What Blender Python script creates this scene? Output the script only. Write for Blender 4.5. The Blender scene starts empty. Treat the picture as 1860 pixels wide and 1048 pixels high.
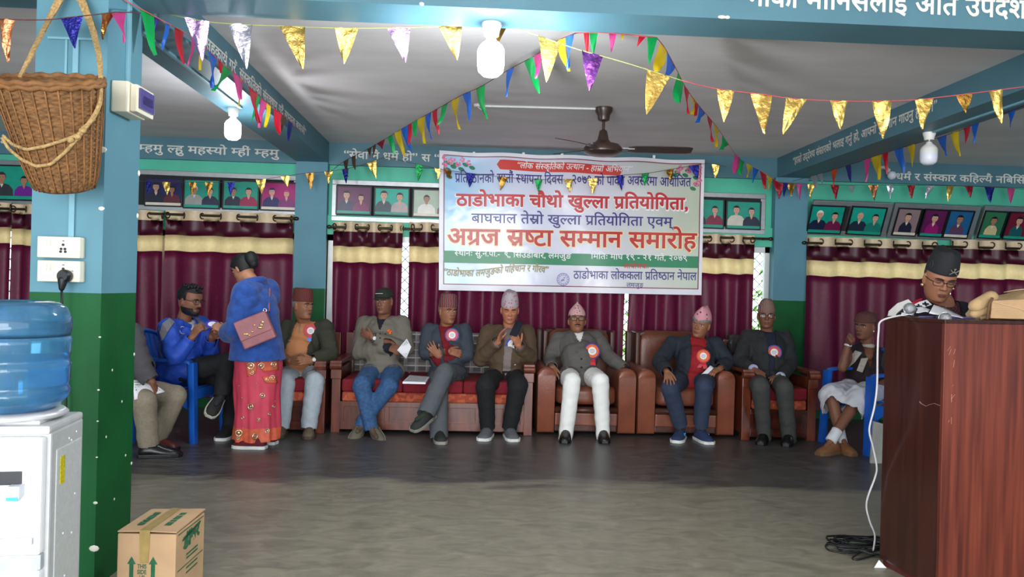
import bpy, bmesh, math, random
import numpy as np
from mathutils import Vector, Matrix
from mathutils.bvhtree import BVHTree

SC = bpy.context.scene
COL = SC.collection
random.seed(7)
RNG = np.random.default_rng(11)

# ------------------------------------------------------------------ camera
FPX, YAW, PITCH, ROLL, CAMH = 1400.0, .048, -.001, .026, 1.3
_w = np.array([math.sin(YAW)*math.cos(PITCH), math.cos(YAW)*math.cos(PITCH), math.sin(PITCH)])
_r0 = np.array([math.cos(YAW), -math.sin(YAW), 0.0])
_u0 = np.cross(_r0, _w)
CR = _r0*math.cos(ROLL)+_u0*math.sin(ROLL)
CU = -_r0*math.sin(ROLL)+_u0*math.cos(ROLL)
CW = _w
EYE = np.array([0, 0, CAMH])
cam = bpy.data.cameras.new('camera')
cam.sensor_width = 36.0
cam.lens = FPX/1860*36.0
cam.clip_end = 200
camo = bpy.data.objects.new('camera', cam)
COL.objects.link(camo)
camo.matrix_world = Matrix(((CR[0], CU[0], -CW[0], EYE[0]), (CR[1], CU[1], -CW[1], EYE[1]), (CR[2], CU[2], -CW[2], EYE[2]), (0, 0, 0, 1)))
SC.camera = camo

# ------------------------------------------------------------------ colour management
SC.view_settings.view_transform = 'Standard'
SC.view_settings.look = 'None'
SC.view_settings.gamma = 1
SC.view_settings.use_curve_mapping = False
SC.view_settings.exposure = -0.18

# ------------------------------------------------------------------ daylight and ceiling fill
world = bpy.data.worlds.new('daylight_sky')
SC.world = world
world.use_nodes = True
_bg = world.node_tree.nodes['Background']
_bg.inputs['Color'].default_value = (.86, .93, 1.0, 1)
_bg.inputs['Strength'].default_value = 4.2

def area_light(name, loc, target, sx, sy, power, color=(1, 1, 1)):
    l = bpy.data.lights.new(name, 'AREA')
    l.shape = 'RECTANGLE'; l.size = sx; l.size_y = sy
    l.energy = power; l.color = color
    o = bpy.data.objects.new(name, l); COL.objects.link(o)
    o.location = loc
    o.rotation_euler = (Vector(target)-Vector(loc)).to_track_quat('-Z', 'Y').to_euler()
    return o
# added fill lamp behind the camera, aimed up to brighten the ceiling
area_light('ceiling_fill_light', (-.4, -4.0, .35), (.4, 6, 2.9), 5.0, .9, 200, (1.0, .985, .96))
# daylight coming in through the open front of the hall, behind the camera
area_light('front_opening_daylight', (-.7, -4.5, 1.7), (0.2, 6.0, 1.1), 4.6, 1.7, 330, (.97, .98, 1.0))

def at(px, py, Y):
    d = CR*(px-930)-CU*(py-524)+CW*FPX
    return EYE+d*(Y/d[1])
def atz(px, py, z=0.0):
    d = CR*(px-930)-CU*(py-524)+CW*FPX
    return EYE+d*((z-CAMH)/d[2])
def atx(px, py, x):
    d = CR*(px-930)-CU*(py-524)+CW*FPX
    return EYE+d*(x/d[0])
# ------------------------------------------------------------------ helpers
def lin(c):
    if isinstance(c, str):
        c = [int(c[i:i+2], 16) for i in (0, 2, 4)]
    return tuple(((x/255.0)/12.92 if x/255.0 <= .04045 else (((x/255.0)+.055)/1.055)**2.4) for x in c)

MATS = {}
def mat(name, col, rough=.6, metal=0, spec=.5, var=.12, scale=9.0, bump=0.0, bscale=60.0, coat=0.0, col2=None, kind='noise',
        emit=0.0, sheen=0.0, stretch=(1, 1, 1), alpha=1.0, transl=0.0, trans=0.0, ior=1.45, thr=(.35, .65), detail=4.0):
    """procedural surface: base colour varied by a texture, optional bump"""
    if name in MATS: return MATS[name]
    m = bpy.data.materials.new(name); m.use_nodes = True
    nt = m.node_tree; N = nt.nodes; L = nt.links
    b = N['Principled BSDF']
    c = lin(col)
    b.inputs['Roughness'].default_value = rough
    b.inputs['Metallic'].default_value = metal
    b.inputs['Specular IOR Level'].default_value = spec
    b.inputs['Coat Weight'].default_value = coat
    b.inputs['Coat Roughness'].default_value = .15
    b.inputs['Sheen Weight'].default_value = sheen
    b.inputs['Alpha'].default_value = alpha
    b.inputs['Transmission Weight'].default_value = trans
    b.inputs['IOR'].default_value = ior
    tc = N.new('ShaderNodeTexCoord'); mp = N.new('ShaderNodeMapping')
    mp.inputs['Scale'].default_value = stretch
    L.new(tc.outputs['Object'], mp.inputs['Vector'])
    if kind == 'noise':
        t = N.new('ShaderNodeTexNoise'); t.inputs['Detail'].default_value = detail; fac = 'Fac'
        t.inputs['Scale'].default_value = scale
    elif kind == 'voronoi':
        t = N.new('ShaderNodeTexVoronoi'); fac = 'Distance'
        t.inputs['Scale'].default_value = scale
    elif kind == 'wave':
        t = N.new('ShaderNodeTexWave'); fac = 'Fac'
        t.inputs['Scale'].default_value = scale
        t.inputs['Distortion'].default_value = 3.0
        t.inputs['Detail'].default_value = 2.5
    elif kind == 'checker':
        t = N.new('ShaderNodeTexChecker'); fac = 'Fac'
        t.inputs['Scale'].default_value = scale
    L.new(mp.outputs['Vector'], t.inputs['Vector'])
    r = N.new('ShaderNodeValToRGB')
    if col2 is None:
        ca = tuple(x*(1-var) for x in c); cb = tuple(min(1, x*(1+var)) for x in c)
    else:
        ca, cb = c, lin(col2)
    r.color_ramp.elements[0].position, r.color_ramp.elements[1].position = thr
    r.color_ramp.elements[0].color = ca+(1,)
    r.color_ramp.elements[1].color = cb+(1,)
    L.new(t.outputs[fac], r.inputs['Fac'])
    L.new(r.outputs['Color'], b.inputs['Base Color'])
    if emit:
        b.inputs['Emission Color'].default_value = c+(1,)
        b.inputs['Emission Strength'].default_value = emit
    if bump:
        n2 = N.new('ShaderNodeTexNoise'); n2.inputs['Scale'].default_value = bscale; n2.inputs['Detail'].default_value = 3
        L.new(mp.outputs['Vector'], n2.inputs['Vector'])
        bp = N.new('ShaderNodeBump'); bp.inputs['Strength'].default_value = bump; bp.inputs['Distance'].default_value = .01
        L.new(n2.outputs['Fac'], bp.inputs['Height']); L.new(bp.outputs['Normal'], b.inputs['Normal'])
    if transl:
        tr = N.new('ShaderNodeBsdfTranslucent'); L.new(r.outputs['Color'], tr.inputs['Color'])
        mx = N.new('ShaderNodeMixShader'); mx.inputs[0].default_value = transl
        L.new(b.outputs[0], mx.inputs[1]); L.new(tr.outputs[0], mx.inputs[2])
        L.new(mx.outputs[0], N['Material Output'].inputs['Surface'])
    MATS[name] = m
    return m

def rotm(ax, deg):
    return np.array(Matrix.Rotation(math.radians(deg), 3, ax))
def unit(v):
    v = np.asarray(v, float); n = np.linalg.norm(v)
    return v/n if n > 1e-12 else v
def frame_from(z, hint=(0, 0, 1)):
    z = unit(z); h = np.asarray(hint, float)
    if abs(z @ h) > .98: h = np.array([0, 1.0, 0])
    x = unit(np.cross(h, z)); y = np.cross(z, x)
    return np.stack([x, y, z], 1)          # columns

class MB:
    def __init__(s): s.v = []; s.f = []; s.m = []; s.n = 0
    def add(s, V, Fs, mi=0):
        V = np.asarray(V, float).reshape(-1, 3)
        s.v.append(V)
        for f in Fs: s.f.append(tuple(int(i)+s.n for i in f)); s.m.append(mi)
        s.n += len(V); return s
    def box(s, x0, x1, y0, y1, z0, z1, mi=0):
        V = [(x, y, z) for z in (z0, z1) for y in (y0, y1) for x in (x0, x1)]
        return s.add(V, [(0, 2, 3, 1), (4, 5, 7, 6), (0, 1, 5, 4), (2, 6, 7, 3), (0, 4, 6, 2), (1, 3, 7, 5)], mi)
    def obox(s, c, half, M=None, mi=0):
        M = np.eye(3) if M is None else M
        V = [np.asarray(c)+M @ (np.array([x, y, z])*half) for z in (-1, 1) for y in (-1, 1) for x in (-1, 1)]
        return s.add(V, [(0, 2, 3, 1), (4, 5, 7, 6), (0, 1, 5, 4), (2, 6, 7, 3), (0, 4, 6, 2), (1, 3, 7, 5)], mi)
    def rings(s, R, mi=0, closed=False, caps=True):
        k = len(R); n = len(R[0]); V = np.concatenate([np.asarray(r, float) for r in R]); F = []
        for i in range(k if closed else k-1):
            j = (i+1) % k
            for a in range(n):
                b = (a+1) % n
                F.append((i*n+a, i*n+b, j*n+b, j*n+a))
        if caps and not closed:
            F.append(tuple(range(n))[::-1]); F.append(tuple((k-1)*n+a for a in range(n)))
        return s.add(V, F, mi)
    def tube(s, P, r, n=8, mi=0, closed=False, caps=True, flat=1.0, hint=(0, 0, 1)):
        P = np.asarray(P, float); k = len(P)
        rr = np.full(k, r, float) if np.isscalar(r) else np.asarray(r, float)
        T = np.zeros_like(P)
        for i in range(k):
            a = P[(i-1) % k] if closed or i > 0 else P[i]
            b = P[(i+1) % k] if closed or i < k-1 else P[i]
            T[i] = unit(b-a)
        M = frame_from(T[0], hint); x = M[:, 0]; R = []
        for i in range(k):
            x = unit(x-T[i]*(x @ T[i])); y = np.cross(T[i], x)
            R.append([P[i]+rr[i]*(math.cos(q)*x+flat*math.sin(q)*y) for q in np.linspace(0, 2*math.pi, n, endpoint=False)])
        return s.rings(R, mi, closed, caps)
    def lathe(s, prof, c=(0, 0, 0), n=24, M=None, mi=0, caps=True, sx=1.0, sy=1.0):
        M = np.eye(3) if M is None else M; c = np.asarray(c, float)
        R = [[c+M @ np.array([r*sx*math.cos(q), r*sy*math.sin(q), z]) for q in np.linspace(0, 2*math.pi, n, endpoint=False)] for r, z in prof]
        return s.rings(R, mi, False, caps)
    def ell(s, c, rad, M=None, nu=14, nv=9, mi=0):
        rad = np.ones(3)*rad
        M = np.eye(3) if M is None else M; c = np.asarray(c, float); R = []
        for t in np.linspace(.06, math.pi-.06, nv):
            R.append([c+M @ (np.array([math.sin(t)*math.cos(q), math.sin(t)*math.sin(q), -math.cos(t)])*rad) for q in np.linspace(0, 2*math.pi, nu, endpoint=False)])
        return s.rings(R, mi)
    def rcone(s, p0, r0, p1, r1, n=12, mi=0, flat=1.0, hint=(0, 0, 1)):
        p0 = np.asarray(p0, float); p1 = np.asarray(p1, float); d = p1-p0; l = np.linalg.norm(d)
        if l < 1e-6: return s.ell(p0, max(r0, r1), mi=mi)
        M = frame_from(d, hint); z = M[:, 2]; R = []
        prof = [(r0*math.cos(a), r0*math.sin(a)) for a in (-1.45, -1.0, -.5, 0)]+[(r1*math.cos(a), l+r1*math.sin(a)) for a in (0, .5, 1.0, 1.45)]
        for r, h in prof:
            R.append([p0+z*h+r*(math.cos(q)*M[:, 0]+flat*math.sin(q)*M[:, 1]) for q in np.linspace(0, 2*math.pi, n, endpoint=False)])
        return s.rings(R, mi)
    def limb(s, P, r, n=12, mi=0):
        for i in range(len(P)-1): s.rcone(P[i], r[i], P[i+1], r[i+1], n, mi)
        return s
    def grid(s, fn, us, vs, mi=0, flip=False, mif=None):
        nu, nv = len(us), len(vs); V = [fn(u, v) for v in vs for u in us]; F = []; mm = []
        for j in range(nv-1):
            for i in range(nu-1):
                f = (j*nu+i, j*nu+i+1, (j+1)*nu+i+1, (j+1)*nu+i)
                F.append(f[::-1] if flip else f); mm.append(mif(us[i], vs[j]) if mif else mi)
        n0 = len(s.m); s.add(V, F, mi); s.m[n0:] = mm
        return s
    def poly(s, P, thick=0.0, nrm=(0, -1, 0), mi=0):
        P = np.asarray(P, float); n = len(P)
        if not thick: return s.add(P, [tuple(range(n))], mi)
        Q = P+np.asarray(nrm, float)*thick
        return s.add(np.concatenate([P, Q]), [tuple(range(n))[::-1], tuple(range(n, 2*n))]+[(i, (i+1) % n, n+(i+1) % n, n+i) for i in range(n)], mi)
    def verts(s): return np.concatenate(s.v) if s.v else np.zeros((0, 3))
    def build(s, name, mats, parent=None, smooth=False, bevel=0.0, seg=2, world=True):
        """ONE mesh object; vertices are given in world space (world=True) and stored relative to the parent"""
        V = s.verts()
        if parent is not None and world: V = V-np.array(OFF.get(parent.name, (0, 0, 0)))
        me = bpy.data.meshes.new(name)
        me.from_pydata(V.tolist(), [], s.f)
        mats = mats if isinstance(mats, (list, tuple)) else [mats]
        for m in mats: me.materials.append(m)
        me.polygons.foreach_set('material_index', s.m)
        if bevel or True:
            bm = bmesh.new(); bm.from_mesh(me)
            bmesh.ops.recalc_face_normals(bm, faces=bm.faces) if bevel else None
            if bevel:
                ed = [e for e in bm.edges if len(e.link_faces) == 2 and e.calc_face_angle(0) > .5]
                bmesh.ops.bevel(bm, geom=ed, offset=bevel, segments=seg, profile=.6, affect='EDGES', clamp_overlap=True)
            bm.to_mesh(me); bm.free()
        if smooth:
            me.polygons.foreach_set('use_smooth', [True]*len(me.polygons))
            if smooth != 'all' and hasattr(me, 'set_sharp_from_angle'): me.set_sharp_from_angle(angle=math.radians(50))
        me.update()
        return link(name, me, parent)
OFF = {}
def link(name, me, parent=None):
    o = bpy.data.objects.new(name, me); COL.objects.link(o)
    if parent is not None:
        o.parent = parent; OFF[o.name] = OFF.get(parent.name, (0, 0, 0))
    return o
def tag(o, label=None, cat=None, group=None, kind=None):
    for k, v in (('label', label), ('category', cat), ('group', group), ('kind', kind)):
        if v: o[k] = v
    return o
def thing(name, loc, label, cat, group=None, rz=0.0):
    o = bpy.data.objects.new(name, None); COL.objects.link(o)
    o.empty_display_size = .1
    o.location = loc; o.rotation_euler = (0, 0, rz)
    OFF[o.name] = tuple(loc)
    return tag(o, label, cat, group)
def struct(name, mb, mats, parent=None, **k):
    o = mb.build(name, mats, parent, **k)
    if parent is None: o['kind'] = 'structure'
    return o
def copy_tree(o, parent=None):
    c = o.copy(); COL.objects.link(c)
    if parent is not None: c.parent = parent
    for ch in list(o.children): copy_tree(ch, c)
    return c

def smooth_np(V, E, it, lam=.5):
    n = len(V); deg = np.bincount(E.ravel(), minlength=n).astype(float); deg[deg == 0] = 1
    for _ in range(it):
        A = np.zeros_like(V)
        for k in range(3):
            A[:, k] = np.bincount(E[:, 0], V[E[:, 1], k], n)+np.bincount(E[:, 1], V[E[:, 0], k], n)
        V = V+lam*(A/deg[:, None]-V)
    return V
def fuse(mb, voxel, it=2):
    """union of overlapping closed shapes as one continuous skin -> (V, faces Nx4 lists)"""
    me = bpy.data.meshes.new('fuse_tmp')
    me.from_pydata(mb.verts().tolist(), [], mb.f)
    o = bpy.data.objects.new('fuse_tmp', me); COL.objects.link(o)
    bm = bmesh.new(); bm.from_mesh(me); bmesh.ops.recalc_face_normals(bm, faces=bm.faces); bm.to_mesh(me); bm.free()
    md = o.modifiers.new('r', 'REMESH'); md.mode = 'VOXEL'; md.voxel_size = voxel; md.adaptivity = 0
    dg = bpy.context.evaluated_depsgraph_get()
    me2 = bpy.data.meshes.new_from_object(o.evaluated_get(dg))
    bpy.data.objects.remove(o); bpy.data.meshes.remove(me)
    n = len(me2.vertices); V = np.zeros(n*3); me2.vertices.foreach_get('co', V); V = V.reshape(-1, 3)
    E = np.zeros(len(me2.edges)*2, int); me2.edges.foreach_get('vertices', E); E = E.reshape(-1, 2)
    Fs = [tuple(p.vertices) for p in me2.polygons]
    bpy.data.meshes.remove(me2)
    if it: V = smooth_np(V, E, it)
    return V, Fs
def mesh_obj(name, V, Fs, mats, parent=None, mi=None, smooth='all'):
    mb = MB(); mb.add(V, Fs)
    if mi is not None: mb.m = [int(x) for x in mi]
    return mb.build(name, mats, parent, smooth=smooth)

# ------------------------------------------------------------------ Devanagari lettering from the built-in font
_GC = {}
def glyph(body, bold=0.0):
    k = (body, bold)
    if k in _GC: return _GC[k]
    cu = bpy.data.curves.new('glyph', 'FONT'); cu.body = body; cu.resolution_u = 3; cu.offset = bold
    o = bpy.data.objects.new('glyph', cu); COL.objects.link(o)
    me = bpy.data.meshes.new_from_object(o.evaluated_get(bpy.context.evaluated_depsgraph_get()))
    V = np.array([tuple(v.co)[:2] for v in me.vertices]).reshape(-1, 2); Fs = [tuple(p.vertices) for p in me.polygons]
    bpy.data.objects.remove(o); bpy.data.curves.remove(cu); bpy.data.meshes.remove(me)
    _GC[k] = (V, Fs); return _GC[k]
def advance(ch):
    k = ('adv', ch)
    if ch == IM: return .259
    if k not in _GC:
        a = glyph(ch+'l')[0]; b = glyph('l')[0]
        _GC[k] = a[:, 0].max()-b[:, 0].max()
    return _GC[k]
def half_glyph(ch, bold):
    k = ('half', ch, bold)
    if k in _GC: return _GC[k]
    V, Fs = glyph(ch, bold)
    cut = advance(ch)-(.19 if ch not in 'कफ' else .17)
    bm = bmesh.new(); vs = [bm.verts.new((x, y, 0)) for x, y in V]
    for f in Fs:
        try: bm.faces.new([vs[i] for i in f])
        except ValueError: pass
    bmesh.ops.bisect_plane(bm, geom=bm.verts[:]+bm.edges[:]+bm.faces[:], plane_co=(cut, 0, 0), plane_no=(1, 0, 0), clear_outer=True)
    bm.verts.index_update()
    V2 = np.array([tuple(v.co)[:2] for v in bm.verts]).reshape(-1, 2); F2 = [tuple(v.index for v in f.verts) for f in bm.faces]
    bm.free(); _GC[k] = (V2, F2, cut); return _GC[k]
CONS = set(chr(c) for c in range(0x915, 0x93a)); VIR = '\u094d'; IM = '\u093f'
POST = set('\u093e\u0940\u094b\u094c'); MARK = set('\u0941\u0942\u0943\u0947\u0948\u0902\u0901\u0945')
def deva(text, bold=0.0):
    """shaped outline of a line of text, unit height: (V Nx2, faces, width)"""
    Vs, Fs, n, x = [], [], 0, 0.0
    def put(g, dx):
        nonlocal n
        V, F = g[0], g[1]
        if len(V):
            Vs.append(V+np.array([dx, 0])); Fs.extend(tuple(i+n for i in f) for f in F); n += len(V)
    i = 0
    while i < len(text):
        ch = text[i]
        if ch == ' ': x += .3; i += 1; continue
        if ch in CONS:
            cl = [ch]; i += 1; final = False
            while i < len(text) and text[i] == VIR:
                if i+1 < len(text) and text[i+1] in CONS: cl.append(text[i+1]); i += 2
                else: final = True; i += 1
            mats = []
            while i < len(text) and (text[i] in POST or text[i] in MARK or text[i] == IM): mats.append(text[i]); i += 1
            repha = len(cl) > 1 and cl[0] == 'र'
            if repha: cl = cl[1:]
            rak = len(cl) > 1 and cl[-1] == 'र'
            if rak: cl = cl[:-1]
            if IM in mats: put(glyph(IM, bold), x); x += advance(IM)
            for c in cl[:-1]:
                if c in 'दटठडढहछ': put(glyph(c, bold), x); put(glyph(VIR, bold), x+advance(c)); x += advance(c)
                else:
                    g = half_glyph(c, bold); put(g, x); x += g[2]-.015
            c = cl[-1]; put(glyph(c, bold), x); x += advance(c)
            if rak:
                b = .035+bold
                put((np.array([[-.17, .23+b], [-.17, .23-b*1.6], [-.44, -.03], [-.44-b, .05]]), [(0, 3, 2, 1)]), x)
            if final: put(glyph(VIR, bold), x)
            for c in mats:
                if c == IM: continue
                put(glyph(c, bold), x)
                if c in POST: x += advance(c)
            if repha:
                a = np.linspace(math.pi*1.05, -.3, 7); r1, r2 = .11+bold, .045-bold*.5
                P = np.array([[-.16+r1*math.cos(q), .72+r1*1.15*math.sin(q)] for q in a]+[[-.16+r2*math.cos(q), .72+r2*1.15*math.sin(q)] for q in a[::-1]])
                put((P, [tuple(range(len(P)))[::-1]]), x)
        else:
            put(glyph(ch, bold), x); x += advance(ch); i += 1
    V = np.concatenate(Vs) if Vs else np.zeros((0, 2))
    return V, Fs, x
def write(mb, text, fn, height, x0=None, x1=None, bold=.0, mi=0, shear=0.0, fit=True, align='l', fat=0.0):
    """letters laid on a surface: fn(u, v) -> 3D point for u along the line and v up (metres); x0..x1 the line's extent"""
    V, F, w = deva(text, bold)
    s = height/.62
    sx = (x1-x0)/w if (fit and x1 is not None) else s
    off = x0 or 0.0
    if align == 'c' and not fit: off = x0-w*sx/2
    U = off+(V[:, 0]+shear*V[:, 1])*sx; W = V[:, 1]*s
    p0 = np.array(fn(off, 0)); nz = unit(np.cross(np.array(fn(off+.01, 0))-p0, np.array(fn(off, .01))-p0))*.00012
    for k in range(8 if fat else 1):
        du, dv = (fat*math.cos(k*.785), fat*math.sin(k*.785)) if fat else (0, 0)
        mb.add([np.array(fn(u+du*sx, v+dv*s))+nz*k for u, v in zip(U, W)], F, mi)
    return off+w*sx
# ------------------------------------------------------------------ materials of the setting
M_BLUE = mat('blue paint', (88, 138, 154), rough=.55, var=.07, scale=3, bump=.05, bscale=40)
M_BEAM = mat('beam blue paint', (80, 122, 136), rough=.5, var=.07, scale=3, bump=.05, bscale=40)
M_GREEN = mat('green gloss paint', (10, 86, 40), rough=.5, spec=.3, var=.14, scale=4, bump=.06, bscale=30)
M_TEAL = mat('teal green paint', (84, 190, 160), rough=.55, var=.06, scale=3)
M_CEIL = mat('ceiling whitewash', (224, 219, 219), rough=.9, var=.06, scale=1.6, bump=.12, bscale=14, stretch=(1, 2.5, 1))
M_WHITEPAINT = mat('white lettering paint', (225, 222, 214), rough=.6, var=.05)
M_ALU = mat('aluminium frame', (168, 170, 172), rough=.38, metal=.75, var=.06, scale=20)
M_PLASTER = mat('chipped plaster', (232, 228, 214), rough=.9, var=.06)
M_CONDUIT = mat('painted conduit', (120, 168, 184), rough=.5, var=.05)
M_WCONDUIT = mat('white conduit', (226, 226, 224), rough=.5, var=.04)

def floor_material():
    m = bpy.data.materials.new('polished cement'); m.use_nodes = True
    N = m.node_tree.nodes; L = m.node_tree.links; b = N['Principled BSDF']
    tc = N.new('ShaderNodeTexCoord')
    big = N.new('ShaderNodeTexNoise'); big.inputs['Scale'].default_value = .9; big.inputs['Detail'].default_value = 6; big.inputs['Distortion'].default_value = .8
    mp = N.new('ShaderNodeMapping'); mp.inputs['Scale'].default_value = (.9, 1.9, 1)
    fine = N.new('ShaderNodeTexNoise'); fine.inputs['Scale'].default_value = 7; fine.inputs['Detail'].default_value = 8; fine.inputs['Distortion'].default_value = 1.2
    L.new(tc.outputs['Object'], mp.inputs['Vector']); L.new(mp.outputs['Vector'], big.inputs['Vector']); L.new(mp.outputs['Vector'], fine.inputs['Vector'])
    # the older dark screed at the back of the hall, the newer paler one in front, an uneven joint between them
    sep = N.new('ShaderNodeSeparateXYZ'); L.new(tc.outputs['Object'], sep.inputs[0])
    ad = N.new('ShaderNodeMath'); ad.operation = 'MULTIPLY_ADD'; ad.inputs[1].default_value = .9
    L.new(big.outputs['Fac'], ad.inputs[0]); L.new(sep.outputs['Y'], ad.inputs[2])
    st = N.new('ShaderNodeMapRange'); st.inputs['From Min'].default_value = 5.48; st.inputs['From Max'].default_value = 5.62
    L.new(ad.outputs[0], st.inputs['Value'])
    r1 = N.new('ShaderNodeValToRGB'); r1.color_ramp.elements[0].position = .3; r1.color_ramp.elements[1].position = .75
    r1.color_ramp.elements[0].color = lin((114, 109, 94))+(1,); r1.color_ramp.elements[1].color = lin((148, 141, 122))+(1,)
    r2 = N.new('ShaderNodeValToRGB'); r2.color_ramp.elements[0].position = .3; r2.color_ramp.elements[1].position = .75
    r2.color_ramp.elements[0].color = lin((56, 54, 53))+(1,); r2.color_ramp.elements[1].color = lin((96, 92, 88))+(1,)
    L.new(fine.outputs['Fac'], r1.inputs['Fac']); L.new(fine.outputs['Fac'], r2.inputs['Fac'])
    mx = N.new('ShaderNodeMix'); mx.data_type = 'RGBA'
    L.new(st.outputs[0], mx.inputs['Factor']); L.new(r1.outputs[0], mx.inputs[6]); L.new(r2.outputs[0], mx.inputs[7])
    L.new(mx.outputs[2], b.inputs['Base Color'])
    rr = N.new('ShaderNodeMapRange'); rr.inputs['To Min'].default_value = .28; rr.inputs['To Max'].default_value = .5
    L.new(fine.outputs['Fac'], rr.inputs['Value']); L.new(rr.outputs[0], b.inputs['Roughness'])
    bp = N.new('ShaderNodeBump'); bp.inputs['Strength'].default_value = .12; bp.inputs['Distance'].default_value = .01
    L.new(fine.outputs['Fac'], bp.inputs['Height']); L.new(bp.outputs['Normal'], b.inputs['Normal'])
    return m

WY = 8.0           # inner face of the back wall
ZB, ZC = 2.53, 2.74
XL, XR = -6.4, 6.6
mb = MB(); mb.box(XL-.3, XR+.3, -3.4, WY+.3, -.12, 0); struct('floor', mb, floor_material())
mb = MB(); mb.box(XL-.3, XR+.3, -2.2, WY+.3, ZC, ZC+.12); struct('ceiling', mb, M_CEIL)
mb = MB(); mb.box(XL-.2, XL, -2.2, WY+.2, 0, ZC); struct('wall_left', mb, M_BLUE)
mb = MB(); mb.box(XR, XR+.2, -2.2, WY+.2, 0, ZC); struct('wall_right', mb, M_BLUE)

# back wall with three window bays: apron, lintel strip, piers
BAYS = [(-5.9, -1.85), (-1.53, 3.13), (3.47, 6.3)]
ZS, ZH = .46, 1.8        # sill and head of the curtained windows
mb = MB()
mb.box(XL, XR, WY, WY+.2, 0, ZS, 0)
mb.box(XL, XR, WY, WY+.2, ZH, 2.0, 1)
mb.box(XL, XR, WY+.04, WY+.2, 2.0, 2.515, 1)
xs = [XL]+[x for b in BAYS for x in b]+[XR]
for a, b in zip(xs[::2], xs[1::2]): mb.box(a, b, WY, WY+.2, ZS, ZH, 1)
struct('wall_back', mb, [M_GREEN, M_TEAL])

# the beam along the back wall, with its painted lettering
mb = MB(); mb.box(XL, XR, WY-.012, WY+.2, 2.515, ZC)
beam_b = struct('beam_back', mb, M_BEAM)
def lettering(parent, text, fn, h, x0, x1, bold=.012, shear=0.0, m=None):
    mb = MB(); write(mb, text, fn, h, x0, x1, .006, shear=shear, fat=max(.004, (bold-.006)*1.1))
    return mb.build('lettering', m or M_WHITEPAINT, parent)
def onback(px0, py0, px1, py1, Y):
    a, b = at(px0, py0, Y), at(px1, py1, Y)
    return a, b
def wall_text(parent, text, p0, p1, hpx, Y, bold=.015):
    """text along a wall at depth Y between two pixel points on its lower line"""
    a, b = at(*p0, Y), at(*p1, Y); h = abs(at(p0[0], p0[1]-hpx, Y)[2]-a[2]); sl = (b[2]-a[2])/(b[0]-a[0])
    return lettering(parent, text, lambda u, v: (u, Y, a[2]+(u-a[0])*sl+v), h, a[0], b[0], bold)
YT = WY-.0145
wall_text(beam_b, 'ल्हु म्हमु ल्हु महस्यो म्हीं म्हमु', (213, 273), (506, 285), 12.5, YT)
wall_text(beam_b, '“सेवा नै धर्म हो” स “', (624, 287), (798, 294), 12.5, YT)
wall_text(beam_b, '“धर्म र संस्कार कहिल्यै नबिर्सियौं', (1617, 326), (1880, 334), 11.5, YT)
wall_text(beam_b, 'म', (0, 263), (16, 264), 12.5, YT)

# front cross beam over the near column
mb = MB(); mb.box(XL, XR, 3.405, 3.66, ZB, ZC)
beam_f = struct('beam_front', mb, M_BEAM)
def fb(u, v): return (u, 3.4025, v)
a = at(1352, 14, 3.4025); b = at(1900, 41, 3.4025); sl = (b[2]-a[2])/(b[0]-a[0])
lettering(beam_f, 'भोका मानिसलाई अति उपदेशक', lambda u, v: (u, 3.4025, a[2]+(u-a[0])*sl*.6+.012+v), .078, a[0], b[0], .02)
mb = MB()
for (px, py, w) in ((1312, 32, .035), (1322, 32, .02), (766, 0, .02)):
    c = at(px, py, 3.4); mb.ell((c[0], 3.404, ZB+.006), (w*.6, .004, .008), nu=9, nv=5)
mb.build('chipped_patch', M_PLASTER, beam_f, smooth='all')

# side beams running back along the hall
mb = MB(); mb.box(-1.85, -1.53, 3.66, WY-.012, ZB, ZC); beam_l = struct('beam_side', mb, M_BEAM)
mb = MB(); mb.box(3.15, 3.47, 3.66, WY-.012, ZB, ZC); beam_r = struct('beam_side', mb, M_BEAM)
# lettering on the inner flank of the left beam (reads towards the back wall)
p0 = atx(372, 103, -1.5285); p1 = atx(556, 247, -1.5285)
sl = (p1[2]-p0[2])/(p1[1]-p0[1])
lettering(beam_l, 'सहकार्य गरौं संस्कृतिको संरक्षण गर्दै सभ्यता बचाऔं”', lambda u, v: (-1.5285, u, ZB+.062+v), .058, p0[1], p1[1], .02)
p0 = atx(1440, 302, 3.1485); p1 = atx(1702, 205, 3.1485)
lettering(beam_r, '“हाम्रो उद्देश्य संसारको भलाइ गर्नु हो, आफ्नो गुणगान गाउनु होइन।”', lambda u, v: (3.1485, p0[1]+p1[1]-u, ZB+.075+v), .062, p1[1], p0[1], .02)
# beams' surface conduits
mb = MB(); mb.box(-1.70, -1.675, 3.7, 5.55, ZB-.014, ZB); mb.build('conduit', M_CONDUIT, beam_l, bevel=.003)
mb = MB(); mb.box(3.32, 3.345, 3.7, 5.5, ZB-.014, ZB); mb.build('conduit', M_CONDUIT, beam_r, bevel=.003)

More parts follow.
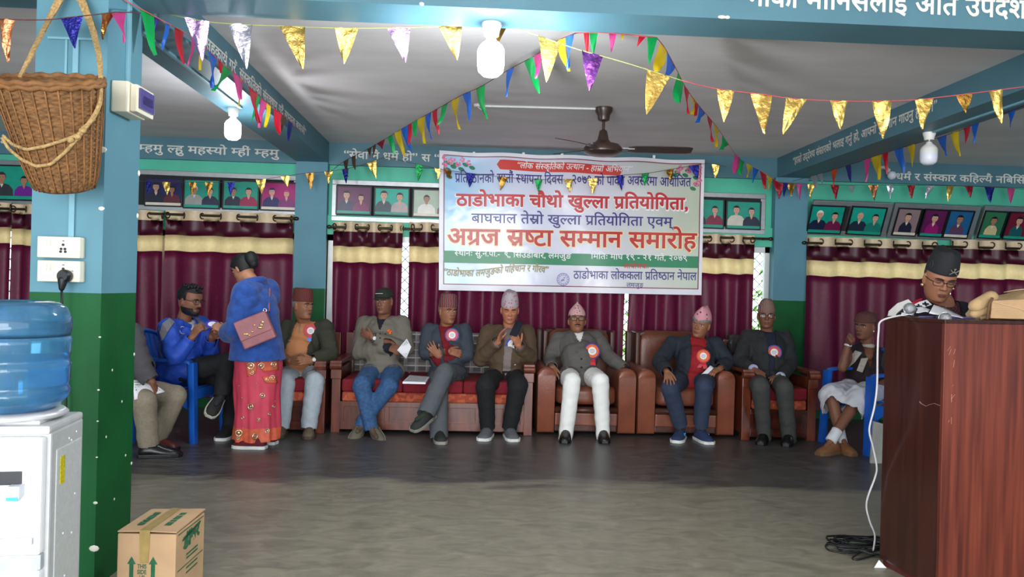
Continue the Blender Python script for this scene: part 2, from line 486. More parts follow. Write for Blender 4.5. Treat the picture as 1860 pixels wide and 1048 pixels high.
# near column, two-tone paint
CX0, CX1, CY0, CY1 = -1.842, -1.552, 3.285, 3.615
ZG = 1.232
mb = MB(); mb.box(CX0, CX1, CY0, CY1, 0, ZG, 1); mb.box(CX0, CX1, CY0, CY1, ZG, ZC, 0)
col_n = struct('column_near', mb, [M_BLUE, M_GREEN])
mb = MB()
for x, z, r in ((-1.565, 1.83, .022), (-1.56, 1.585, .014), (-1.555, .17, .022), (-1.554, .36, .01), (-1.553, .83, .006), (-1.553, 1.05, .006), (-1.553, .7, .005), (-1.553, .55, .005)):
    mb.ell((x, CY0-.0005, z), (r, .003, r*.62), nu=9, nv=5)
for y, z in ((3.36, .62), (3.5, .75), (3.45, .33), (3.55, .5), (3.4, .9)):
    mb.ell((CX1, y, z), (.002, .006, .006), nu=7, nv=5)
for y, z, r in ((3.615, 1.78, .014), (3.612, 1.585, .012), (3.613, .95, .008), (3.614, .45, .008)):
    mb.ell((CX1, y-.003, z), (.004, r*.8, r), nu=8, nv=5)
mb.build('chipped_patch', M_PLASTER, col_n, smooth='all')
mb = MB(); mb.box(CX0+.155, CX0+.178, CY0-.012, CY0, 1.44, 2.28); mb.box(CX0+.05, CX0+.24, CY0-.008, CY0, 2.28, 2.29)
mb.box(CX0+.12, CX0+.13, CY0-.006, CY0, 1.7, 2.28)
mb.build('conduit', M_CONDUIT, col_n, bevel=.002)
mb = MB(); mb.box(CX1, CX1+.012, 3.45, 3.478, 2.1, ZC); mb.build('conduit', M_CONDUIT, col_n, bevel=.002)
mb = MB(); mb.box(-1.7, -1.02, 3.39, 3.405, 2.545, 2.568); mb.box(-1.06, -1.0, 3.385, 3.405, 2.54, 2.573); mb.build('conduit', M_CONDUIT, beam_f, bevel=.002)

# columns in the back wall
for x0, x1, nm in ((-1.85, -1.53, 'column_back'), (3.12, 3.47, 'column_back')):
    mb = MB(); mb.box(x0, x1, WY-.06, WY+.2, 0, 1.24, 1); mb.box(x0, x1, WY-.06, WY+.2, 1.24, ZB, 0)
    struct(nm, mb, [M_BLUE, M_GREEN])

# windows behind the curtains
M_GLASS = mat('window glass', (240, 248, 246), rough=.02, trans=1.0, ior=1.02, var=0)
M_GRILLE = mat('grille iron', (70, 74, 76), rough=.5, metal=.6)
M_WINF = mat('window frame aluminium', (214, 216, 216), rough=.4, metal=.3, var=.04)
for k, (x0, x1) in enumerate(BAYS):
    y = WY+.06; mb = MB()
    for a, b, c, d in ((x0, x1, ZS, ZS+.05), (x0, x1, ZH-.06, ZH), (x0, x0+.06, ZS, ZH), (x1-.06, x1, ZS, ZH)): mb.box(a, b, y, y+.05, c, d)
    n = max(2, round((x1-x0)/1.16))
    for i in range(1, n):
        xm = x0+(x1-x0)*i/n; mb.box(xm-.03, xm+.03, y, y+.05, ZS, ZH)
    w = struct('window_%d' % (k+1), mb, M_WINF)
    mb = MB(); mb.box(x0+.05, x1-.05, y+.02, y+.026, ZS+.04, ZH-.05); mb.build('pane', M_GLASS, w)
    mb = MB(); s = .11; t = x0
    while t < x1+1.6:
        for sg in (1, -1):
            # one diagonal bar, clipped to the opening
            pts = []
            for z in (ZS, ZH):
                pts.append((t+sg*(z-(ZS+ZH)/2)-.75, z))
            (xa, za), (xb, zb) = pts
            def clip(xa, za, xb, zb):
                P = []
                for q in np.linspace(0, 1, 60):
                    X = xa+(xb-xa)*q
                    if x0 < X < x1: P.append((X, za+(zb-za)*q))
                return P
            P = clip(xa, za, xb, zb)
            if len(P) > 2:
                (xa, za), (xb, zb) = P[0], P[-1]
                mb.tube([(xa, y+.1, za), (xb, y+.1, zb)], .004, 4)
        t += s
    mb.build('grille', M_GRILLE, w)

# ground and shrubs outside the windows
mb = MB(); mb.box(-14, 14, WY+.3, 30, -.3, -.02)
struct('ground', mb, mat('yard earth', (150, 150, 120), rough=.9, var=.15, scale=2))
M_LEAF = mat('shrub leaf', (120, 170, 66), rough=.6, var=.35, scale=3, transl=.3)
mb = MB(); rg = np.random.default_rng(3)
for k in range(2600):
    c = np.array([rg.uniform(2.2, 6.5), rg.uniform(9.6, 11.5), 0]); c[2] = abs(rg.normal(0, .75))+.05
    if c[2] > 1.75: continue
    d = unit(rg.normal(size=3)); e = unit(np.cross(d, rg.normal(size=3))); l = rg.uniform(.05, .1)
    mb.add([c-d*l, c+e*l*.4, c+d*l, c-e*l*.4], [(0, 1, 2, 3)])
tag(mb.build('shrubbery', M_LEAF), 'sunlit green shrubbery seen through the window gap', 'shrub', kind='stuff')
# ------------------------------------------------------------------ curtains
def curtain_mat(name, col, col2, transl, rough=.5, sheen=.3, pat=26):
    m = bpy.data.materials.new(name); m.use_nodes = True
    N = m.node_tree.nodes; L = m.node_tree.links; b = N['Principled BSDF']
    tc = N.new('ShaderNodeTexCoord'); mp = N.new('ShaderNodeMapping'); mp.inputs['Scale'].default_value = (1, .15, .62)
    v = N.new('ShaderNodeTexVoronoi'); v.inputs['Scale'].default_value = pat; v.feature = 'DISTANCE_TO_EDGE'
    n = N.new('ShaderNodeTexNoise'); n.inputs['Scale'].default_value = 90
    r = N.new('ShaderNodeValToRGB'); r.color_ramp.elements[0].position = .0; r.color_ramp.elements[1].position = .5
    r.color_ramp.elements[0].color = lin(col2)+(1,); r.color_ramp.elements[1].color = lin(col)+(1,)
    L.new(tc.outputs['Object'], mp.inputs['Vector']); L.new(mp.outputs['Vector'], v.inputs['Vector']); L.new(mp.outputs['Vector'], n.inputs['Vector'])
    ad = N.new('ShaderNodeMath'); ad.operation = 'MULTIPLY_ADD'; ad.inputs[1].default_value = .12
    L.new(n.outputs['Fac'], ad.inputs[0]); L.new(v.outputs['Distance'], ad.inputs[2]); L.new(ad.outputs[0], r.inputs['Fac'])
    L.new(r.outputs['Color'], b.inputs['Base Color'])
    b.inputs['Roughness'].default_value = rough; b.inputs['Sheen Weight'].default_value = sheen
    b.inputs['Specular IOR Level'].default_value = .45
    tr = N.new('ShaderNodeBsdfTranslucent'); L.new(r.outputs['Color'], tr.inputs['Color'])
    mx = N.new('ShaderNodeMixShader'); mx.inputs[0].default_value = transl
    L.new(b.outputs[0], mx.inputs[1]); L.new(tr.outputs[0], mx.inputs[2]); L.new(mx.outputs[0], N['Material Output'].inputs['Surface'])
    return m
M_MAROON = curtain_mat('maroon damask satin', (112, 14, 58), (88, 10, 46), .05, sheen=0.0)
M_MAROON2 = mat('plain maroon satin', (70, 8, 34), rough=.4, sheen=0, var=.1, scale=40, transl=.03)
M_CREAM = mat('cream heading satin', (222, 196, 160), rough=.4, sheen=0, var=.06, scale=30, transl=.1)
M_GOLD = mat('gold band satin', (250, 220, 166), rough=.4, sheen=0, var=.04, scale=30, transl=.5)
M_BRASS = mat('antique brass', (74, 62, 50), rough=.32, metal=.8, var=.1)
YC = WY-.075
def curtain(px0, px1, pyt, label, seed, wave=.135, amp=.042, zb=.1, gather=1.0):
    x0, x1 = at(px0, pyt, YC)[0], at(px1, pyt, YC)[0]
    zt = at((px0+px1)/2, pyt, YC)[2]
    rg = np.random.default_rng(seed); n = max(2, round((x1-x0)/wave)); ph = rg.uniform(0, 6)
    f1, f2, p1, p2 = rg.uniform(.4, .8), rg.uniform(1.6, 2.4), rg.uniform(0, 6), rg.uniform(0, 6)
    def fold(u, z):
        d = (zt-z)/(zt-zb)
        q = 2*math.pi*n*u/2+ph*0
        s = math.sin(q+.9*d*math.sin(2*math.pi*f1*u+p1)+d*.5*math.sin(p2+6*u))
        sh = s*(1-.25*d)+.35*d*math.sin(2*q*f2*.5+p2)
        return amp*sh*(1+.35*d*math.sin(5*u+p1))
    us = np.linspace(0, 1, n*9+1)
    zs = [zt, zt-.05, zt-.1, zt-.1, zt-.175, zt-.25, zt-.25, zt-.33, zt-.41, zt-.41]+list(np.linspace(zt-.5, zb, 14))
    bands = [(zt-.1, 1), (zt-.25, 2), (zt-.41, 3), (-9, 0)]
    def P(u, k):
        z = zs[int(k)]; d = (zt-z)/(zt-zb)
        xx = x0+(x1-x0)*u+.012*math.sin(4*d+seed+9*u)*d
        return (xx, YC+fold(u, z), z+.006*math.sin(2*math.pi*n*u/2)*(0 if k < 3 else 1))
    def mi(u, k):
        z = zs[int(k)]-1e-4
        for zb_, m in bands:
            if z > zb_: return m
        return 0
    mb = MB(); mb.grid(P, list(us), list(range(len(zs))), mif=mi)
    o = mb.build('curtain', [M_MAROON, M_CREAM, M_MAROON2, M_GOLD], smooth='all')
    tag(o, label, 'curtain', 'banded maroon curtains along the back windows')
    g0 = None
    for k in range(n+1):
        u = min(.985, max(.015, k/n)); c = np.array(P(u, 1)); c[1] = YC; c[2] = zt-.05
        if g0 is None:
            mb = MB(); a = np.linspace(0, 2*math.pi, 14, endpoint=False)
            mb.tube([(.0, .028*math.cos(t), .028*math.sin(t)) for t in a], .0065, 6, closed=True)
            g0 = mb.build('grommet', M_BRASS, o, smooth='all', world=False); g = g0
        else:
            g = g0.copy(); COL.objects.link(g)
        g.location = c; g.rotation_euler = (0, 0, (.5 if k % 2 else -.5))
    return o, zt
cz = {}
curtain(-95, 21, 366, 'maroon banded curtain at the far end of the hall, beyond the basket', 1)
curtain(22, 150, 372, 'maroon banded curtain mostly hidden by the near blue and green column', 2)
curtain(175, 297, 381, 'maroon banded curtain just beside the column edge, behind the seated man in blue jacket', 3)
curtain(301, 533, 385, 'wide maroon banded curtain behind the standing woman', 4, wave=.17)
curtain(606, 732, 404, 'maroon banded curtain behind the man in grey blazer and dark cap', 5, wave=.12)
curtain(744, 1139, 409, 'wide maroon banded curtain hanging mostly behind the printed banner', 6, wave=.12)
curtain(1145, 1371, 424, 'maroon banded curtain beyond the banner edge, behind the man in pink cap', 7, wave=.12)
curtain(1465, 1702, 433, 'maroon banded curtain next to the back column, behind the man in white dhoti', 8, wave=.15)
curtain(1728, 1900, 437, 'maroon banded curtain behind the khaki bag on the lectern', 9, wave=.14)
def rod(pa, pb, label):
    a = at(*pa, YC); b = at(*pb, YC); a[1] = b[1] = YC
    mb = MB(); mb.tube([a, b], .0125, 10)
    o = mb.build('curtain_rod', M_BRASS, smooth=True); tag(o, label, 'curtain rod', 'brass curtain rods')
    for c, s in ((a, -1), (b, 1)):
        mb = MB(); mb.ell(c+np.array([s*.012, 0, 0]), (.026, .02, .02)); mb.build('finial', M_BRASS, o, smooth='all')
    for t in (.01, .5, .99):
        c = a+(b-a)*t; mb = MB(); mb.box(c[0]-.008, c[0]+.008, YC+.008, WY+.02, c[2]-.012, c[2]+.012); mb.build('bracket', M_BRASS, o)
rod((-105, 375), (536, 397), 'brass curtain rod in the bay beside the near column')
rod((600, 412), (1398, 434), 'brass curtain rod crossing behind the banner')
rod((1463, 441), (1905, 453), 'brass curtain rod in the bay behind the lectern')

# ------------------------------------------------------------------ ventilator frames and the framed portraits in them
def rails(n, P, Y, tilt=0.0, mull=()):
    """aluminium rail frame through the pixel corners TL TR BR BL (outer), hinged at the bottom when tilted"""
    a, b = at(*P[3], Y), at(*P[2], Y); h = abs(at(*P[0], Y)[2]-a[2])/max(.2, math.cos(tilt))
    if tilt: h = abs(at(*P[3], Y)[2]-at(*P[0], Y-.2)[2])/math.cos(tilt)
    X = unit(b-a); w = np.linalg.norm(b-a); up = np.array([0, -math.sin(tilt), math.cos(tilt)]); up = unit(up-X*(up @ X)); nr = np.cross(X, up)
    M = np.stack([X, nr, up], 1); o = a; mb = MB(); t = .05
    def bar(u0, u1, v0, v1): mb.obox(o+X*(u0+u1)/2+up*(v0+v1)/2, np.array([(u1-u0)/2, .02, (v1-v0)/2]), M)
    bar(0, w, 0, t); bar(0, w, h-t, h); bar(0, t, t, h-t); bar(w-t, w, t, h-t)
    for q in mull: bar(w*q-.02, w*q+.02, t, h-t)
    ob = mb.build('trim_%d' % n, M_ALU, bevel=.004); ob['kind'] = 'structure'
    mb = MB(); mb.obox(o+X*w/2+up*h/2+nr*-.022, np.array([w/2-.01, .003, h/2-.01]), M)
    mb.build('backing_board', mat('dark backing board', (38, 40, 42), rough=.8), ob)
    return o, X, up, nr, w, h
YV = WY+.015
rails(1, [(-120, 284), (66, 293), (66, 374), (-120, 364)], YV)
rails(2, [(180, 305), (541, 319), (541, 392), (180, 378)], YV)
rails(3, [(602, 326), (1388, 353), (1388, 426), (602, 401)], YV)
T = math.radians(24)
rails(4, [(1477, 362), (1618, 367), (1606, 430), (1465, 425)], YV-.02, T, (.5,))
rails(5, [(1622, 367), (1778, 374), (1762, 437), (1609, 431)], YV-.02, T)
rails(6, [(1782, 372), (1900, 378), (1890, 442), (1768, 437)], YV-.02, T)

SK = mat('printed skin', (206, 160, 136), rough=.35, var=.05); SKD = mat('printed tan skin', (168, 118, 92), rough=.35, var=.05)
HAIRP = mat('printed black hair', (24, 20, 22), rough=.35); 
PC = {}
def pmat(c):
    if c not in PC: PC[c] = mat('photo ink %d' % len(PC), c, rough=.3, var=.06, scale=14)
    return PC[c]
M_FRAME = mat('black photo frame', (22, 22, 24), rough=.35)
TEALP, MAG, NAVY, BLUEP, CREAMP = (28, 150, 128), (150, 30, 96), (26, 30, 62), (34, 40, 80), (214, 206, 190)
def portrait(P, Y, label, bg, people, cap=TEALP, tilt=0.0):
    """framed studio photo: print corners TL TR BR BL in pixels"""
    a, b = at(*P[3], Y), at(*P[2], Y); X = unit(b-a); w = np.linalg.norm(b-a)
    h = abs(at(*P[0], Y-(.16 if tilt else 0))[2]-a[2])/math.cos(tilt)
    up = np.array([0, -math.sin(tilt), math.cos(tilt)]); up = unit(up-X*(up @ X)); nr = np.cross(X, up)
    M = np.stack([X, nr, up], 1)
    root = thing('framed_photo', tuple(a), label, 'framed photo', 'framed portraits along the ventilators')
    mb = MB(); t = .014
    for u0, u1, v0, v1 in ((-t, w+t, -t, 0), (-t, w+t, h, h+t), (-t, 0, 0, h), (w, w+t, 0, h)):
        mb.obox(a+X*(u0+u1)/2+up*(v0+v1)/2, np.array([(u1-u0)/2, .012, (v1-v0)/2]), M)
    mb.build('frame', M_FRAME, root, bevel=.002)
    mats = []; 
    def mi(c):
        m = c if not isinstance(c, tuple) else pmat(c)
        if m not in mats: mats.append(m)
        return mats.index(m)
    mb = MB()
    def pl(pts, c, lay): mb.add([a+X*u*w+up*v*h+nr*(.002+lay*.0009) for u, v in pts], [tuple(range(len(pts)))], mi(c))
    def blob(cu, cv, ru, rv, c, lay, a0=0, a1=2*math.pi, n=18):
        pl([(cu+ru*math.cos(q), cv+rv*math.sin(q)) for q in np.linspace(a0, a1, n, endpoint=a1-a0 < 6.2)], c, lay)
    mb.obox(a+X*w/2+up*h/2, np.array([w/2, .001, h/2]), M, mi(bg))
    asp = w/h
    for k, (cu, sz, cloth, skin, hair) in enumerate(people):
        L = 1+k*5; top = .1+.72*sz; r = .135*sz; ru = r/asp*.86
        hw = min(.30, .36*sz/asp); hw = min(hw, 1-cu, cu)
        pl([(cu-hw, .1), (cu+hw, .1), (cu+hw*.95, .1+.22*sz), (cu+hw*.6, .1+.36*sz), (cu+ru*.6, .1+.4*sz), (cu-ru*.6, .1+.4*sz), (cu-hw*.6, .1+.36*sz), (cu-hw*.95, .1+.22*sz)], cloth, L)
        pl([(cu-ru*.5, .1+.39*sz), (cu, .1+.26*sz), (cu+ru*.5, .1+.39*sz)], CREAMP if k % 2 == 0 else skin, L+1)
        pl([(cu-ru*.45, .1+.38*sz), (cu+ru*.45, .1+.38*sz), (cu+ru*.45, .1+.5*sz), (cu-ru*.45, .1+.5*sz)], skin, L+1.5)
        if hair: blob(cu, .1+.62*sz, ru*1.12, r*1.08, hair, L+2)
        blob(cu, .1+.59*sz, ru, r, skin, L+3)
        if hair: blob(cu, .1+.645*sz, ru*1.04, r*.85, hair, L+3.4, .25, math.pi-.25)
        for s in (-1, 1): blob(cu+s*ru*.4, .1+.6*sz, ru*.16, r*.07, HAIRP, L+4, n=8)
        blob(cu, .1+.5*sz, ru*.3, r*.06, (150, 70, 66), L+4, n=8)
    if cap: pl([(0, 0), (1, 0), (1, .1), (0, .1)], cap, 12)
    mb.build('print', mats, root)
    return root
H = HAIRP
quad = lambda x0, y0, x1, y1, x2, y2, x3, y3: [(x0, y0), (x1, y1), (x2, y2), (x3, y3)]
YP = WY-.015
portrait(quad(-22, 301, 67, 303, 67, 363, -22, 361), YP, 'framed studio photo of a couple, seen beside the hanging wicker basket', TEALP, [(.28, .95, (52, 52, 56), SKD, (60, 40, 50)), (.74, .8, (110, 30, 140), SKD, H)])
portrait(quad(265, 324, 329, 325, 329, 374, 265, 372), YP, 'framed photo of a couple in dark suits against a blue patterned backdrop', (26, 30, 84), [(.28, 1, (30, 28, 52), SK, H), (.74, .85, (90, 26, 40), SKD, H)], CREAMP)
portrait(quad(335, 327, 397, 328, 397, 378, 335, 376), YP, 'framed photo of a pair, one in a striped polo shirt, on green backdrop', TEALP, [(.28, .95, (150, 150, 144), SKD, (226, 220, 210)), (.75, .85, (30, 36, 66), SK, H)])
portrait(quad(406, 329, 468, 331, 468, 380, 406, 378), YP, 'framed photo of a pair, dark suit beside maroon shirt, on green backdrop', TEALP, [(.28, .9, (30, 34, 54), SKD, (24, 28, 60)), (.73, .9, (150, 36, 78), SK, H)])
portrait(quad(475, 332, 536, 334, 536, 382, 475, 380), YP, 'framed photo of a smiling couple against a magenta backdrop', (168, 28, 110), [(.3, .95, (40, 34, 96), SK, (40, 36, 110)), (.74, .85, (130, 40, 110), SK, (190, 60, 130))], CREAMP)
portrait(quad(612, 339, 672, 342, 672, 389, 612, 387), YP, 'framed photo of a couple on dark red and violet backdrop', (98, 30, 78), [(.28, 1, (44, 34, 72), SK, H), (.72, .85, (120, 26, 86), SK, H)])
portrait(quad(681, 342, 741, 344, 741, 391, 681, 389), YP, 'framed close portrait of an elderly couple on turquoise backdrop', (36, 170, 150), [(.26, 1.08, (60, 74, 84), SK, H), (.74, 1, (176, 160, 160), SK, H)])
portrait(quad(751, 345, 812, 347, 812, 394, 751, 392), YP, 'framed outdoor photo of a man in white shirt, partly covered by the banner', (170, 186, 168), [(.38, .95, (226, 222, 214), SKD, H), (.85, .8, (130, 36, 44), SKD, H)], CREAMP)
portrait(quad(1262, 362, 1312, 364, 1312, 414, 1262, 412), YP, 'framed photo of a woman in maroon shawl, at the banner edge', TEALP, [(.2, .8, (52, 40, 60), SKD, H), (.7, .9, (126, 28, 60), SK, H)])
portrait(quad(1320, 366, 1379, 368, 1379, 416, 1320, 414), YP, 'framed photo of a man in pale shirt with a woman, beside the back column', TEALP, [(.28, 1, (206, 200, 186), SK, H), (.74, .92, (34, 34, 60), SK, H)])
portrait(quad(1474, 373, 1533, 375, 1524, 423, 1466, 421), YP-.03, 'framed photo of a man in white cap with a woman in maroon', (20, 150, 130), [(.28, .98, (28, 36, 62), SK, (226, 224, 216)), (.74, .92, (110, 26, 66), SK, H)], TEALP, T)
portrait(quad(1548, 375, 1606, 377, 1597, 426, 1538, 423), YP-.03, 'framed photo of a bald man in navy with a woman in teal', (22, 156, 136), [(.28, .98, (32, 44, 62), SK, None), (.74, .9, (28, 120, 110), SK, H)], TEALP, T)
portrait(quad(1631, 378, 1669, 380, 1660, 427, 1621, 425), YP-.03, 'framed single portrait on pale mauve backdrop', (140, 118, 120), [(.5, 1, (30, 34, 56), SK, H)], CREAMP, T)
portrait(quad(1677, 380, 1717, 382, 1708, 429, 1669, 427), YP-.03, 'framed single portrait of a person in magenta jacket on purple backdrop', (96, 24, 80), [(.5, 1, (150, 24, 104), SK, H)], TEALP, T)
portrait(quad(1723, 382, 1764, 384, 1754, 431, 1713, 429), YP-.03, 'framed single portrait of a person in floral shirt on blue backdrop', (32, 92, 140), [(.5, 1, (90, 62, 92), SKD, H)], CREAMP, T)
portrait(quad(1787, 383, 1824, 385, 1814, 432, 1776, 430), YP-.03, 'framed single portrait in cream shirt against garden greenery', (50, 110, 76), [(.5, .95, (200, 186, 140), SKD, H)], TEALP, T)
portrait(quad(1830, 385, 1869, 387, 1860, 434, 1821, 432), YP-.03, 'framed single portrait in teal cardigan against crimson backdrop', (110, 16, 44), [(.5, 1, (24, 84, 90), SK, H)], TEALP, T)

# ------------------------------------------------------------------ printed banner
YB = 7.86
BTL, BTR, BBL, BBR = at(798, 273, YB), at(1280, 290, YB), at(797, 527, YB), at(1274, 536, YB)
BW, BH = BTR[0]-BTL[0], BTL[2]-BBL[2]
def banner_at(s, t, off=0.0):
    """s,t in 0..1 (t from the top)"""
    p = BTL*(1-s)*(1-t)+BTR*s*(1-t)+BBL*(1-s)*t+BBR*s*t
    d = .006*math.sin(9*s+2*t)+.004*math.sin(23*s-5*t)+.005*math.sin(5*s+11*t)*t+.012*t*t*math.sin(14*s+1)
    d += .004*math.exp(-((t-.05-.10*abs(s-.45))/.05)**2)
    sag = .012*(math.sin(math.pi*s*4)**2)*(1-t)**3
    return np.array([p[0], p[1]+d-off, p[2]-sag])
m = bpy.data.materials.new('printed banner vinyl'); m.use_nodes = True
N = m.node_tree.nodes; L = m.node_tree.links; b = N['Principled BSDF']
tc = N.new('ShaderNodeTexCoord'); sp = N.new('ShaderNodeSeparateXYZ'); L.new(tc.outputs['Generated'], sp.inputs[0])
r = N.new('ShaderNodeValToRGB'); cr = r.color_ramp
cr.elements[0].position = 0; cr.elements[0].color = lin((150, 204, 240))+(1,)
cr.elements[1].position = 1; cr.elements[1].color = lin((190, 198, 172))+(1,)
e = cr.elements.new(.28); e.color = lin((216, 220, 240))+(1,)
e = cr.elements.new(.6); e.color = lin((220, 216, 228))+(1,)
L.new(sp.outputs['X'], r.inputs['Fac']); L.new(r.outputs['Color'], b.inputs['Base Color'])
b.inputs['Roughness'].default_value = .2; b.inputs['Specular IOR Level'].default_value = .6
tn = N.new('ShaderNodeTexNoise'); tn.inputs['Scale'].default_value = 5
bp = N.new('ShaderNodeBump'); bp.inputs['Strength'].default_value = .25; bp.inputs['Distance'].default_value = .02
L.new(tc.outputs['Object'], tn.inputs['Vector']); L.new(tn.outputs['Fac'], bp.inputs['Height']); L.new(bp.outputs['Normal'], b.inputs['Normal'])
M_BAN = m
M_BANW = mat('banner white border', (232, 230, 238), rough=.3, var=.02)
M_BGREEN = mat('banner green ink', (16, 132, 84), rough=.3, var=.04)
M_BRED = mat('banner red ink', (196, 34, 44), rough=.3, var=.04)
M_BPILL = mat('banner coral ink', (214, 66, 58), rough=.3, var=.04)
M_BBLUE = mat('banner violet blue ink', (56, 48, 128), rough=.3, var=.04)
M_BWH = mat('banner white ink', (240, 240, 240), rough=.3, var=.02)
M_BOLIVE = mat('banner olive gold ink', (150, 140, 84), rough=.3, var=.05)
M_BPINK = mat('banner blossom ink', (222, 110, 150), rough=.3, var=.15, scale=60)
M_BLEAF = mat('banner leaf ink', (40, 120, 84), rough=.3, var=.15, scale=60)
M_BLINE = mat('banner maroon rule', (130, 40, 60), rough=.3)
M_BYEL = mat('banner yellow edge ink', (250, 226, 160), rough=.3, var=.03)
mb = MB(); mb.grid(lambda s, t: banner_at(s, t), list(np.linspace(0, 1, 81)), list(np.linspace(0, 1, 41)))
for k in range(1): pass
banner = mb.build('banner', M_BAN, smooth='all')
tag(banner, 'wide printed vinyl event banner hung from the back beam over the curtains', 'banner')
# white hem and maroon rule
mb = MB(); U = list(np.linspace(0, 1, 61)); V_ = list(np.linspace(0, 1, 31))
mb.grid(lambda s, t: banner_at(s, t*.028, .0015), U, [0, 1]); mb.grid(lambda s, t: banner_at(s, 1-t*.042, .0015), U, [1, 0])
mb.grid(lambda s, t: banner_at(s*.016, t, .0015), [0, 1], V_); mb.grid(lambda s, t: banner_at(1-s*.012, t, .0015), [1, 0], V_)
for (a0, a1, v) in ((.016, .988, .03), (.016, .988, .955)):
    mb.grid(lambda s, t: banner_at(a0+(a1-a0)*s, v+(t-.5)*.007, .0022), U, [0, 1], mi=1)
for u in (.018, .986): mb.grid(lambda s, t: banner_at(u+(s-.5)*.004, .03+.925*t, .0022), [0, 1], V_, mi=1)
mb.build('border', [M_BANW, M_BLINE], banner, smooth='all')
mb = MB(); mb.grid(lambda s, t: banner_at(.016+s*.972, .715+t*.087, .002), U, [0, 1]); mb.build('green_band', M_BGREEN, banner, smooth='all')
mb = MB(); pc, ph = (.452, .085), (.238, .036)
P = []
for s_, sg in ((1, 1), (-1, -1)):
    for q in np.linspace(-math.pi/2, math.pi/2, 9):
        P.append((pc[0]+s_*(ph[0]-.018)+s_*.018*math.cos(q), pc[1]+sg*ph[1]*math.sin(q)))
top = [p for p in P]
Uq = np.linspace(-1, 1, 41)
def pillh(u):
    e = max(0.0, (abs(u)*ph[0]-(ph[0]-.018))/.018); return ph[1]*math.sqrt(max(0.0, 1-e*e))
mb.grid(lambda u, t: banner_at(pc[0]+u*ph[0], pc[1]+t*pillh(u)+.012*(u+1)*.5, .002), list(Uq), [-1, 1]); mb.build('title_pill', M_BPILL, banner, smooth='all')
def bline(text, px0, py0, px1, py1, hpx, m, bold=.012, shear=0.0, off=.005, name='lettering', wob=0.0, fat=0.0):
    """a printed line: pixel of its lower-left and lower-right ends, letter height in pixels"""
    mb = MB(); s0, s1 = (px0-798)/480., (px1-798)/480.
    def tt(px, py):
        yt = 273+(px-798)*.0353; yb = 527+(px-798)*.0189
        return (py-yt)/(yb-yt)
    t0, t1 = tt(px0, py0), tt(px1, py1); hh = hpx/256.
    def fn(u, v):
        q = (u-s0)/(s1-s0)
        return banner_at(u, t0+(t1-t0)*q-v-wob*math.sin(2*math.pi*q), off)
    write(mb, text, fn, hh, s0, s1, bold, shear=shear, fat=fat)
    return mb.build(name, m, banner)
bline('“लोक संस्कृतिको उत्थान - हाम्रो अभियान”', 936, 304, 1145, 312, 10, M_BWH, .01, .25)
bline('प्रतिष्ठानको सातौं स्थापना दिवस - २०७९ को पावन अवसरमा आयोजित', 826, 330, 1254, 338, 16, M_BBLUE, .012)
bline('ठाडोभाका चौथो खुल्ला प्रतियोगिता,', 828, 374, 1251, 382, 21, M_BWH, .012, off=.0045, fat=.05)
bline('ठाडोभाका चौथो खुल्ला प्रतियोगिता,', 829, 373, 1250, 380, 21, M_BRED, .012, off=.0072, fat=.018)
bline('बाघचाल तेस्रो खुल्ला प्रतियोगिता एवम्', 856, 404, 1221, 411, 16.5, M_BBLUE, .014)
bline('अग्रज स्रष्टा सम्मान समारोह', 812, 444, 1267, 452, 28, M_BYEL, .012, off=.0045, fat=.04)
bline('अग्रज स्रष्टा सम्मान समारोह', 813, 443.5, 1266, 451.5, 28, M_BRED, .02, off=.0072)
bline('स्थानः सु.न.पा.-', 826, 464, 908, 466, 9.5, M_BWH, .012, off=.0055)
bline('९, सिउँडीबार, लमजुङ', 915, 467, 1037, 470, 9.5, M_BWH, .012, off=.0055)
bline('मितिः माघ १९ - २१ गते, २०७९', 1073, 470, 1250, 474, 9.5, M_BWH, .012, off=.0055)
bline('आयोजकः', 1132, 487, 1180, 488, 8, M_BRED, .008)
bline('ठाडोभाका लोककला प्रतिष्ठान नेपाल', 1042, 506, 1268, 509, 14, M_BBLUE, .012)
bline('लमजुङ', 1139, 521, 1170, 522, 7.5, M_BBLUE, .006)
bline('“ठाडोभाका लमजुङको पहिचान र गौरव”', 806, 499, 995, 496, 11, M_BOLIVE, .012, .2, fat=.02, wob=-.015)
# round seal and blossom corners
mb = MB(); c0 = ((1023-798)/480., .905)
asp = BW/BH
for r0, r1 in ((.0245, .0215), (.0165, .015)):
    mb.grid(lambda q, k: banner_at(c0[0]+(r0 if k else r1)*math.cos(q), c0[1]-(r0 if k else r1)*asp*math.sin(q), .003), list(np.linspace(0, 2*math.pi, 29)), [0, 1])
for q in np.linspace(0, 2*math.pi, 13, endpoint=False):
    mb.add([banner_at(c0[0]+.019*math.cos(q)+dx*.0016, c0[1]-.019*asp*math.sin(q)+dy*.004, .003) for dx, dy in ((-1, -1), (1, -1), (1, 1), (-1, 1))], [(0, 1, 2, 3)])
for dx, dy, r in ((0, .004, .006), (.005, -.012, .004), (-.006, .01, .004)):
    mb.add([banner_at(c0[0]+dx+r*math.cos(q), c0[1]+dy+r*1.3*math.sin(q), .003) for q in np.linspace(0, 2*math.pi, 9, endpoint=False)], [tuple(range(9))])
mb.build('seal_emblem', mat('banner faint violet ink', (150, 140, 196), rough=.3), banner)
rg = np.random.default_rng(5)
